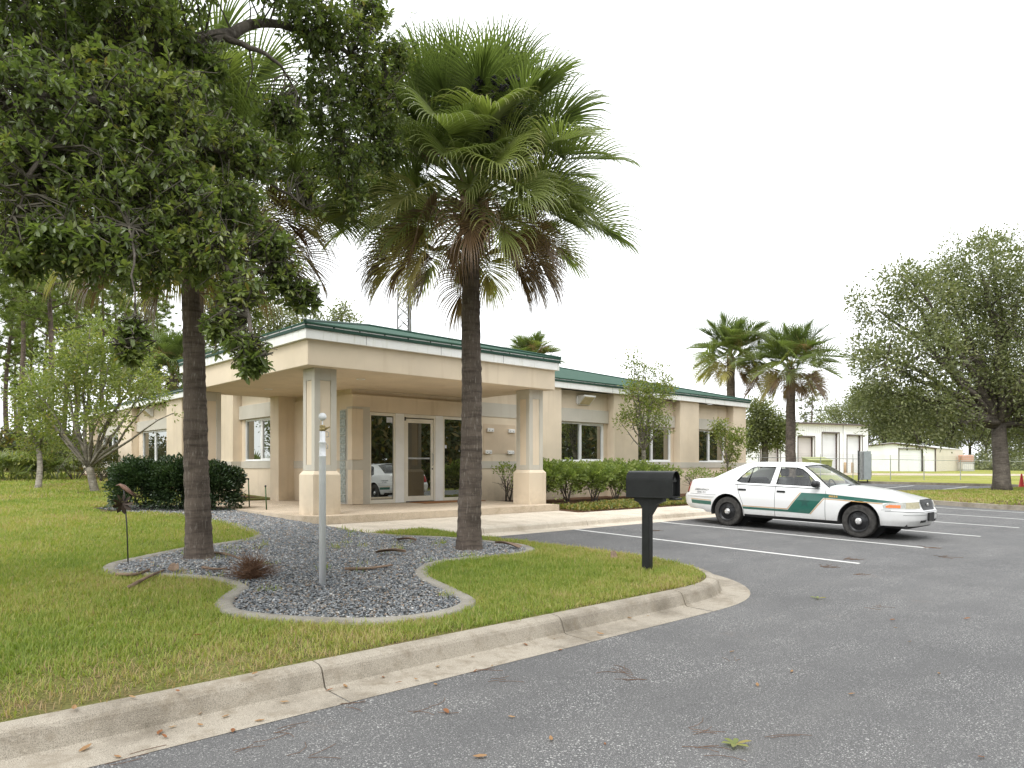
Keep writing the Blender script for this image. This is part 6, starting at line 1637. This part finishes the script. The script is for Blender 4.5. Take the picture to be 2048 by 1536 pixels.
# ------------------------------------------------------------------ white pole with ball
pb = Vector((3.72, 7.04, gz(7.04) + .17)); t = thing('short_flagpole', 'stub of a white pole topped by a small ball, standing in the gravel', 'flagpole', pb)
top_z = 1.6 + 7.7 * (932 - 825) / 1440 - pb.z
m = MB(); m.lathe([(.037, -.03), (.036, 1.36), (.039, 1.363), (.039, 1.372), (.034, 1.376), (.034, 1.505), (.038, 1.508), (.038, 1.52), (.030, 1.525), (.030, 1.633)], (0, 0, 0), 20); m.build('pole', 'white_paint_pole', t, True, local=True)
m = MB(); m.lathe([(.031, 1.633), (.032, 1.66), (.027, 1.668), (.031, 1.678), (.031, 1.695), (.02, 1.70)], (0, 0, 0), 16); m.tube([(.02, -.01, 1.655), (.06, -.05, 1.68)], [.015, .007], 8); m.build('pulley', 'brass', t, True, local=True)
m = MB(); m.lathe([(.008, 1.70), (.008, 1.76)], (0, 0, 0), 8); m.build('spindle', 'white_paint_pole', t, local=True)
m = MB(); m.lathe([(.001, 1.746)] + [(.042 * math.sin(a), 1.788 - .042 * math.cos(a)) for a in np.linspace(.15, PI - .05, 14)] + [(.001, 1.83)], (0, 0, 0), 22); m.build('ball', 'white_paint_pole', t, True, local=True)
m = MB(); m.tube([(.03, -.026, 1.50), (.043, -.04, 1.48), (.04, -.036, 1.445), (.03, -.025, 1.45)], .004, 6); m.tube([(.03, -.025, 1.63), (.05, -.045, 1.62), (.05, -.045, 1.575), (.03, -.03, 1.57)], .004, 6); m.build('rope_clip', 'galv', t, True, local=True)
# ------------------------------------------------------------------ bird-shaped garden ornament
gb_ = Vector((2.52, 9.71, gz(9.71) + .16)); t = thing('garden_ornament', 'rusty metal bird ornament with pinwheel wing on a thin leaning stake', 'garden ornament', gb_)
tp = Vector((2.48,9.75,1.34)); m = MB(); m.tube([gb_ - Vector((0, 0, .05)), gb_.lerp(tp, .5) + Vector((.008, 0, 0)), tp], .008, 8); m.build('stake', 'dark_metal', t, True)
R_ = Vector((SA, -CA, 0)); F_ = Vector((CA, SA, 0)); U_ = Vector((0, 0, 1))
def loc3(a, b, c=0): return tp + R_ * a + U_ * b + F_ * c
m = MB()
m.tube([loc3(-.10, .02), loc3(-.05, .03), loc3(-.0, .0), loc3(.06, -.045), loc3(.11, -.09)], [.004, .016, .03, .026, .012], 8)
for dy in (-.03, .0, .03):
    V = [loc3(.04, -.03, dy), loc3(.06, -.045, dy + .02), loc3(.19, -.13 + .02 * dy, dy * 2.2), loc3(.165, -.10, dy * 2.2 - .02)]; V += [v - U_ * .004 for v in V]; m.add(V, [(0, 1, 2, 3), (7, 6, 5, 4), (0, 4, 5, 1), (1, 5, 6, 2), (2, 6, 7, 3), (3, 7, 4, 0)])
m.build('bird_body', 'rust_metal', t, True)
m = MB(); c = loc3(-.0, -.20, -.03)
for k in range(9):
    a = 2 * PI * k / 9; 
    d = (R_ * math.cos(a) + U_ * math.sin(a)); s = (-R_ * math.sin(a) + U_ * math.cos(a)) + F_ * .6
    V = [c, c + d * .05 + s * .022, c + d * .105 + s * .02, c + d * .135, c + d * .10 - s * .02, c + d * .05 - s * .018]; V += [v + F_ * .003 for v in V]
    m.add(V, [(0, 1, 2, 3), (0, 3, 4, 5), (9, 8, 7, 6), (11, 10, 9, 6)])
V = []
m.build('pinwheel', 'rust_dark', t)
for (x, y, u, v, tt, lab) in ((7.0, 16.9, 531, 978, 16.6, 'taller green garden stake at the left porch edge'), (6.45, 17.9, 497, 960, 17.2, 'green garden stake by the tan wall, half behind the dark shrub')):
    tpp = Vector((7.01,15.97,1.12)) if u == 531 else Vector((7.17,17.32,1.26)); bs = Vector((tpp.x + .02, tpp.y - .02, gz(tpp.y) + .14))
    t = thing('garden_stake', lab, 'stake', bs, 'green garden stakes'); m = MB(); m.tube([bs, tpp], .016, 8); m.build('rod', 'stake_green', t, True)
    m = MB(); m.lathe([(.022, 0), (.022, .03), (.012, .045)], tuple(tpp), 10); m.build('cap', 'dark_metal', t, True)

# ------------------------------------------------------------------ back of the lot: cone, cabinet, fence
cb = Vector((47.67,10.23,0.25)); t = thing('traffic_cone', 'red-orange traffic cone at the right edge behind the island oak', 'traffic cone', cb)
m = MB(); m.lathe([(.19, .03), (.17, .05), (.035, .92), (.02, .93)], tuple(cb), 18); m.build('cone', 'orange_cone', t, True)
m = MB(); m.box(cb.x - .22, cb.x + .22, cb.y - .22, cb.y + .22, cb.z, cb.z + .035, .01); m.build('foot', 'orange_cone', t)
kb = Vector((48.77,19.06,0.59)); t = thing('utility_cabinet', 'tall grey electrical cabinet on two steel posts at the chain-link fence', 'electrical cabinet', kb)
t.rotation_euler = (0, 0, math.radians(-38)); hh = 1.95
m = MB(); m.box(-.10, .38, -.18, .18, .12, 1.98, .015); m.build('cabinet', 'grey_cabinet', t, local=True)
m = MB(); m.box(-.28, -.12, -.16, .16, .10, 1.95, .01); m.box(.40, .43, -.15, .15, .3, 1.8, .006); m.build('breaker_box', 'galv', t, local=True)
m = MB()
for x in (-.33, .30): m.tube([(x, .1, -.05), (x, .1, 2.02)], .035, 8)
for z in (.5, 1.1, 1.7): m.box(-.36, .33, .06, .10, z, z + .04)
m.build('post', 'dark_metal', t, local=True)
fpts = [(38.0, 25.8)] + [(44.57,24.28), (47.28,22.93), (49.43,22.22), (52.4,21.23), (57.48,20.55), (60.25,19.14), (62.61,17.34), (66.75,15.95)]
a, b = Vector(fpts[1]), Vector(fpts[-1]); fd = (b - a).normalized()
us = [1440, 1517, 1592, 1641, 1706, 1781, 1848, 1921, 1994, 2070]
fp = []
for u in us:
    d = Vector((CA + SA * (u - 1024) / 1440, SA - CA * (u - 1024) / 1440)); det = d.x * -fd.y + fd.x * d.y
    tt = (a.x * -fd.y + fd.x * a.y) / det; fp.append(d * tt)
fp = [fp[0] - fd * 6] + fp + [fp[-1] + fd * 7]
FN = thing('chain_link_fence', 'galvanised chain-link fence with barbed-wire arms beyond the rear lot', 'fence', (fp[4].x, fp[4].y, gz(fp[4].y) + .1))
HF = 1.50
m = MB()
for i, q in enumerate(fp):
    pm = MB(); z = gz(q.y) + .1; pm.tube([(q.x, q.y, z - .1), (q.x, q.y, z + HF + .02)], .032, 8)
    pm.tube([(q.x, q.y, z + HF), (q.x - .2 * fd.y * -1 * 0 - .16, q.y - .05, z + HF + .32)], .018, 6); pm.build('post', 'galv', FN)
m.tube([(q.x, q.y, gz(q.y) + .1 + HF) for q in fp], .022, 6, False); m.build('top_rail', 'galv', FN)
wm = MB()
for k in (.12, .2, .3): wm.tube([(q.x - .16 * k / .3, q.y - .05, gz(q.y) + .1 + HF + k) for q in fp], .006, 3, False)
wm.build('barbed_wire', 'galv', FN)
V = []; F = []
for q0, q1 in zip(fp[:-1], fp[1:]):
    L = (q1 - q0).length; n = int(L / .14); w = .0028
    for s in (-1, 1):
        for k in range(-int(HF / .14), n):
            t0, t1 = (k * .14, k * .14 + HF) if s == 1 else (k * .14 + HF, k * .14)
            zz0, zz1 = 0., HF
            lo, hi = min(t0, t1), max(t0, t1)
            c0, c1 = max(0, lo), min(L, hi)
            if c1 - c0 < .02: continue
            f = lambda x: (x - t0) / (t1 - t0) * HF
            pa, pb_ = q0 + (q1 - q0) * (c0 / L), q0 + (q1 - q0) * (c1 / L); za, zb_ = f(c0), f(c1); b0 = len(V)
            V += [(pa.x, pa.y, gz(pa.y) + .1 + za - w), (pb_.x, pb_.y, gz(pb_.y) + .1 + zb_ - w), (pb_.x, pb_.y, gz(pb_.y) + .1 + zb_ + w), (pa.x, pa.y, gz(pa.y) + .1 + za + w)]; F.append((b0, b0 + 1, b0 + 2, b0 + 3))
pmesh('wire_mesh', V, F, 'galv', FN)

# ------------------------------------------------------------------ white warehouse
def facade_frame(p0, p1):
    p0, p1 = Vector(p0), Vector(p1); d = (p1 - p0).normalized(); n = Vector((d.y, -d.x))
    if n.dot(-p0) < 0: n = -n
    return p0, d, n
wa = Vector((64.73,36.04)); wb = Vector((80.66,31.11)); wd = (wb - wa).normalized(); wa = wa - wd * 8; p0, d, nrm = facade_frame(wa, wb); LW = (wb - wa).length; zb_ = gz(wb.y) + .02
WH = thing('warehouse', 'tall white ribbed-metal warehouse with roller doors behind the fence', 'warehouse', (wa.x, wa.y, zb_))
def X3(s, n, z): q = p0 + d * s + nrm * n; return (q.x, q.y, zb_ + z)
def s_at(u):
    dd = Vector((CA + SA * (u - 1024) / 1440, SA - CA * (u - 1024) / 1440)); den = dd.x * -d.y + d.x * dd.y
    tt = (p0.x * -d.y + d.x * p0.y) / den; q = dd * tt; return (q - p0).dot(d), tt
doors = [(1521, 1560, 893, 'door_beige'), (1596, 1628.5, 873.5, 'door_beige'), (1644, 1677.5, 866, 'roller_door'), (1694, 1724, 871, 'roller_door')]
HW = 5.15
def facade_box(mb, s0, s1, n0, n1, z0, z1):
    V = [X3(s, n, z) for z in (z0, z1) for s, n in ((s0, n0), (s1, n0), (s1, n1), (s0, n1))]; mb.add(V, [(3, 2, 1, 0), (4, 5, 6, 7), (0, 1, 5, 4), (1, 2, 6, 5), (2, 3, 7, 6), (3, 0, 4, 7)])
op = []
for u0, u1, vt, mt in doors:
    s0, t0 = s_at(u0); s1, t1 = s_at(u1); zt = 1.6 + (932 - vt) / 1440 * (t0 + t1) / 2 - zb_; op.append((s0, s1, zt, mt))
wl = MB(); cur = 0
for s0, s1, zt, mt in op:
    facade_box(wl, cur, s0, -.2, 0, -.1, HW); facade_box(wl, s0, s1, -.2, 0, zt, HW); cur = s1
facade_box(wl, cur, LW, -.2, 0, -.1, HW)
k = 0
while k * .3 < LW:                                   # wall ribs
    s = k * .3; zlo = -.1
    for s0, s1, zt, mt in op:
        if s0 - .03 < s < s1 + .03: zlo = zt
    facade_box(wl, s, s + .05, .001, .03, zlo, HW); k += 1
facade_box(wl, LW - .2, LW, -14, -.2, -.1, HW); facade_box(wl, 0, .2, -14, -.2, -.1, HW); facade_box(wl, 0, LW, -14.2, -14, -.1, HW)
wl.build('wall', 'metal_white', WH)
r = MB(); V = [X3(-.2, .35, HW + .0), X3(LW + .2, .35, HW), X3(LW + .2, -14.3, HW + .6), X3(-.2, -14.3, HW + .6)]; V += [(a_, b_, c_ + .12) for a_, b_, c_ in V]; r.add(V, [(3, 2, 1, 0), (4, 5, 6, 7), (0, 1, 5, 4), (1, 2, 6, 5), (2, 3, 7, 6), (3, 0, 4, 7)])
r.build('roof', 'roof_flashing', WH)
g = MB(); facade_box(g, -.2, LW + .2, .36, .44, HW - .05, HW + .10); gu = g.build('gutter', 'trim_brown', WH)
for s0, s1, zt, mt in op:
    m = MB(); z = 0
    facade_box(m, s0, s1, -.45, -.40, 0, zt)
    while z < zt - .1: facade_box(m, s0, s1, -.40, -.385, z + .03, z + .24); z += .27
    dr = m.build('roller_door', mt, WH)
    m = MB(); facade_box(m, s1 - .02, s1, -.42, -.21, 0, zt); facade_box(m, s0, s0 + .02, -.42, -.21, 0, zt); facade_box(m, s0, s1, -.42, -.21, zt - .04, zt - .01)
    facade_box(m, s1, s1 + .09, .031, .05, 0, zt); facade_box(m, s0 - .09, s0, .031, .05, 0, zt); facade_box(m, s0 - .09, s1 + .09, .031, .05, zt, zt + .1); m.build('jamb', 'trim_brown', dr)
s_, _ = s_at(1686); m = MB(); facade_box(m, s_, s_ + .15, .03, .15, 0, HW); m.build('downpipe', 'metal_white', WH)
for u, lab in ((1690, 'left of the last two warehouse doors'), (1705, 'in front of the last warehouse door')):
    dd = Vector((CA + SA * (u - 1024) / 1440, SA - CA * (u - 1024) / 1440)); q = dd * (s_at(u)[1] - 2.2); z = gz(q.y) + .1
    t = thing('bollard', 'tan round steel bollard ' + lab, 'bollard', (q.x, q.y, z), 'bollards at the warehouse'); m = MB(); m.lathe([(.13, -.05), (.13, 1.05), (.10, 1.12), (.03, 1.15)], (q.x, q.y, z), 14); m.build('post', 'bollard_tan', t, True)
    m = MB(); m.lathe([(.16, 0), (.16, .05), (.135, .06)], (q.x, q.y, z), 14); m.build('collar', 'walk_concrete', t)
q = Vector((CA + SA * (1634 - 1024) / 1440, SA - CA * (1634 - 1024) / 1440)) * 66; z = gz(q.y) + .1
t = thing('dumpster', 'olive-green dumpster seen over the patrol car roof before the warehouse', 'dumpster', (q.x, q.y, z)); t.rotation_euler = (0, 0, math.radians(-40))
m = MB(); V = [(-.95, -.7, .12), (.95, -.7, .12), (.95, .7, .12), (-.95, .7, .12), (-1.05, -.8, 1.25), (1.05, -.8, 1.25), (1.05, .8, 1.55), (-1.05, .8, 1.55)]; m.add(V, [(3, 2, 1, 0), (4, 5, 6, 7), (0, 1, 5, 4), (1, 2, 6, 5), (2, 3, 7, 6), (3, 0, 4, 7)])
for x in (-.6, 0, .6): m.box(x - .04, x + .04, -.84, -.7, .15, 1.2)
m.build('bin', 'dumpster_green', t, local=True); m = MB(); V = [(-1.08, -.85, 1.27), (1.08, -.85, 1.27), (1.08, .85, 1.58), (-1.08, .85, 1.58)]; V += [(a_, b_, c_ + .05) for a_, b_, c_ in V]; m.add(V, [(3, 2, 1, 0), (4, 5, 6, 7), (0, 1, 5, 4), (1, 2, 6, 5), (2, 3, 7, 6), (3, 0, 4, 7)]); m.build('lid', 'dumpster_green', t, local=True)
# ------------------------------------------------------------------ low shed
sa_ = Vector((92.52,36.16)); sb = Vector((106.51,32.5)); sc_ = Vector((121.76,33.4))
p0, d, nrm = facade_frame(sa_, sb); LS = (sb - sa_).length; zb_ = gz(sb.y) - .05
SH = thing('storage_shed', 'low white gabled metal shed with a tan side wall at the field', 'shed', (sa_.x, sa_.y, zb_))
d2 = (sc_ - sb).normalized(); L2 = (sc_ - sb).length
def sh(s, z): q = p0 + d * s; return (q.x, q.y, zb_ + z)
zt_l, zp, zt_r = 3.35, 3.75, 3.2; spk, _ = s_at(1784)
def back(p): return (p[0] + d2.x * L2, p[1] + d2.y * L2, p[2])
s0, t0 = s_at(1798); s1, _ = s_at(1845); zd = 1.6 + (932 - 898) / 1440 * t0 - zb_
zr = lambda s: zp + (zt_r - zp) * (s - spk) / (LS - spk)
w = MB(); w.add([sh(0, -.1), sh(spk, -.1), sh(spk, zp), sh(0, zt_l)], [(0, 1, 2, 3)]); w.add([sh(spk, -.1), sh(s0, -.1), sh(s0, zr(s0)), sh(spk, zp)], [(0, 1, 2, 3)])
w.add([sh(s0, zd), sh(s1, zd), sh(s1, zr(s1)), sh(s0, zr(s0))], [(0, 1, 2, 3)]); w.add([sh(s1, -.1), sh(LS, -.1), sh(LS, zt_r), sh(s1, zr(s1))], [(0, 1, 2, 3)])
w.add([back(sh(0, -.1)), back(sh(0, zt_l)), back(sh(spk, zp)), back(sh(LS, zt_r)), back(sh(LS, -.1))], [(0, 1, 2, 3, 4)]); w.add([sh(0, -.1), sh(0, zt_l), back(sh(0, zt_l)), back(sh(0, -.1))], [(0, 1, 2, 3)])
for k in range(int(LS / .45)):
    s = k * .45
    if s0 - .1 < s < s1 + .1: continue
    q0 = p0 + d * s + nrm * .02; q1 = p0 + d * (s + .06) + nrm * .02; zz = zr(s) if s > spk else zt_l + (zp - zt_l) * s / spk; w.add([(q0.x, q0.y, zb_ - .1), (q1.x, q1.y, zb_ - .1), (q1.x, q1.y, zb_ + zz), (q0.x, q0.y, zb_ + zz)], [(0, 1, 2, 3)])
w.build('wall', 'metal_white', SH)
MB().add([sh(LS, -.1), back(sh(LS, -.1)), back(sh(LS, zt_r)), sh(LS, zt_r)], [(0, 1, 2, 3)]).build('side_wall', 'metal_tan', SH)
m = MB(); o_ = nrm * -.4
for A_, B_ in (((0, zt_l), (spk, zp)), ((spk, zp), (LS, zt_r))):
    a1, b1 = Vector(sh(*A_)), Vector(sh(*B_)); f1 = Vector((nrm.x, nrm.y, 0)) * .2; up = Vector((0, 0, .03)); bk = Vector((d2.x, d2.y, 0)) * (L2 + .2)
    V = [a1 + f1 + up, b1 + f1 + up, b1 + bk + up, a1 + bk + up]; V += [v + Vector((0, 0, .1)) for v in V]; m.add(V, [(3, 2, 1, 0), (4, 5, 6, 7), (0, 1, 5, 4), (1, 2, 6, 5), (2, 3, 7, 6), (3, 0, 4, 7)])
m.build('roof', 'roof_flashing', SH)
m = MB()
for A_, B_ in (((0, zt_l), (spk, zp)), ((spk, zp), (LS, zt_r))):
    m.tube([Vector(sh(*A_)) + Vector((nrm.x, nrm.y, 0)) * .22, Vector(sh(*B_)) + Vector((nrm.x, nrm.y, 0)) * .22], .09, 6)
m.tube([Vector(sh(LS, 0)) + Vector((nrm.x, nrm.y, 0)) * .05, Vector(sh(LS, zt_r)) + Vector((nrm.x, nrm.y, 0)) * .05], .09, 6); m.build('trim', 'trim_brown', SH)
m = MB()
def sbx(s_0, s_1, n0, n1, z0, z1):
    V = []
    for z in (z0, z1):
        for s, n in ((s_0, n0), (s_1, n0), (s_1, n1), (s_0, n1)): q = p0 + d * s + nrm * n; V.append((q.x, q.y, zb_ + z))
    m.add(V, [(3, 2, 1, 0), (4, 5, 6, 7), (0, 1, 5, 4), (1, 2, 6, 5), (2, 3, 7, 6), (3, 0, 4, 7)])
sbx(s0, s1, -.25, -.15, 0, zd); dr = m.build('roller_door', 'roller_door', SH)
m = MB(); sbx(s0 - .12, s0, .01, .06, 0, zd + .12); sbx(s1, s1 + .06, .01, .06, 0, zd + .12); sbx(s0, s1, .01, .06, zd, zd + .1); m.build('jamb', 'trim_brown', dr)
# tote stack beside the shed
q = Vector((CA + SA * (1932 - 1024) / 1440, SA - CA * (1932 - 1024) / 1440)) * 104; z = gz(q.y) + .1
for k, (mt, lab) in enumerate((('tote_white', 'white caged tank standing on the field at the shed corner'), ('tote_orange', 'orange-fronted caged tank stacked on the white one'))):
    t = thing('caged_tank', lab, 'tank', (q.x, q.y, z + k * 1.2), 'stacked tanks by the shed'); t.rotation_euler = (0, 0, math.radians(-40))
    MB().box(-.85, .85, -.5, .5, .14, 1.1, .08).build('tank', mt, t, local=True); m = MB(); m.box(-.9, .9, -.55, .55, 0, .12)
    for x in np.linspace(-.88, .88, 7): m.tube([(x, -.54, .12), (x, -.54, 1.14)], .015, 4)
    for zz in (.3, .6, .9, 1.14): m.tube([(-.9, -.54, zz), (.9, -.54, zz)], .015, 4)
    m.build('cage', 'tote_cage', t, local=True)
# ------------------------------------------------------------------ lattice tower
tb = Vector((56.85,83.58,1.6)); tb.z = gz(tb.y); t = thing('lattice_tower', 'slim grey steel lattice radio tower far behind the porch roof', 'radio tower', tb)
Ht = 38.0; legs = []; m = MB(); tri = [Vector((math.cos(a), math.sin(a), 0)) for a in (.35, .35 + 2 * PI / 3, .35 + 4 * PI / 3)]
def node(i, z): return tb + tri[i] * (1.38 - .42 * z / Ht) + Vector((0, 0, z))
for i in range(3): lg = MB(); lg.tube([node(i, 0), node(i, Ht)], [.13, .10], 6); lg.build('leg', 'tower_steel', t)
z = 0
while z < Ht - 1.6:
    for i in range(3):
        j = (i + 1) % 3; m.tube([node(i, z), node(j, z + 1.6)], .05, 4, False); m.tube([node(j, z), node(i, z + 1.6)], .05, 4, False); m.tube([node(i, z), node(j, z)], .03, 4, False)
    z += 1.6
m.build('bracing', 'tower_steel', t)
cb_ = MB(); r_ = Vector((SA, -CA, 0)) * .28
for k in range(4): cb_.tube([tb + r_ + Vector((SA, -CA, 0)) * .07 * k + Vector((0, 0, 0)), tb + r_ * .8 + Vector((SA, -CA, 0)) * .07 * k + Vector((0, 0, Ht))], .04, 5)
cb_.build('cable_run', 'dark_metal', t)

# ------------------------------------------------------------------ camera, daylight
cam = bpy.data.cameras.new('camera'); co = bpy.data.objects.new('camera', cam); COL.objects.link(co); S.camera = co
cam.sensor_width = 36.0; cam.lens = 36.0 * 1440 / 2048; cam.shift_y = (932 - 768) / 2048.0; cam.clip_end = 3000; cam.clip_start = .05
co.location = (0, 0, 1.6); co.rotation_euler = (PI / 2, 0, math.atan2(SA, CA) - PI / 2)
w = bpy.data.worlds.new('World'); S.world = w; w.use_nodes = True; nt = w.node_tree
for n in list(nt.nodes): nt.nodes.remove(n)
out = nt.nodes.new('ShaderNodeOutputWorld'); bg = nt.nodes.new('ShaderNodeBackground'); sky = nt.nodes.new('ShaderNodeTexSky')
SUN_EL, SUN_AZ = math.radians(56), math.radians(205)       # azimuth of the sun measured from +X towards +Y
sky.sky_type = 'NISHITA'; sky.sun_disc = False; sky.sun_elevation = SUN_EL; sky.sun_rotation = PI / 2 - SUN_AZ
sky.dust_density = 5; sky.air_density = 1.0
hs = nt.nodes.new('ShaderNodeHueSaturation'); hs.inputs['Saturation'].default_value = .12
mx = nt.nodes.new('ShaderNodeMix'); mx.data_type = 'RGBA'; mx.inputs[0].default_value = .9
mx.inputs[7].default_value = (11.5, 11.8, 12.1, 1)             # closed cloud deck
nt.links.new(sky.outputs[0], hs.inputs['Color']); nt.links.new(hs.outputs[0], mx.inputs[6]); nt.links.new(mx.outputs[2], bg.inputs['Color'])
bg.inputs['Strength'].default_value = .115
nt.links.new(bg.outputs[0], out.inputs['Surface'])
sl_ = bpy.data.lights.new('sun', 'SUN'); sl_.energy = 1.2; sl_.angle = math.radians(25); sl_.color = (1, .985, .96)
so = bpy.data.objects.new('sun', sl_); COL.objects.link(so); so.location = (0, 0, 50)
dv = Vector((math.cos(SUN_AZ) * math.cos(SUN_EL), math.sin(SUN_AZ) * math.cos(SUN_EL), math.sin(SUN_EL))); so.rotation_euler = (-dv).to_track_quat('-Z', 'Y').to_euler()
S.view_settings.view_transform = 'Standard'; S.view_settings.look = 'None'; S.view_settings.exposure = 0.64; S.view_settings.gamma = 1.0
S.render.engine = 'CYCLES'; S.cycles.max_bounces = 8; S.cycles.diffuse_bounces = 4; S.cycles.glossy_bounces = 4; S.cycles.transparent_max_bounces = 12; S.cycles.transmission_bounces = 4
S.cycles.use_denoising = True; S.cycles.caustics_reflective = False; S.cycles.caustics_refractive = False
S.cycles.use_adaptive_sampling = True; S.cycles.adaptive_threshold = .005
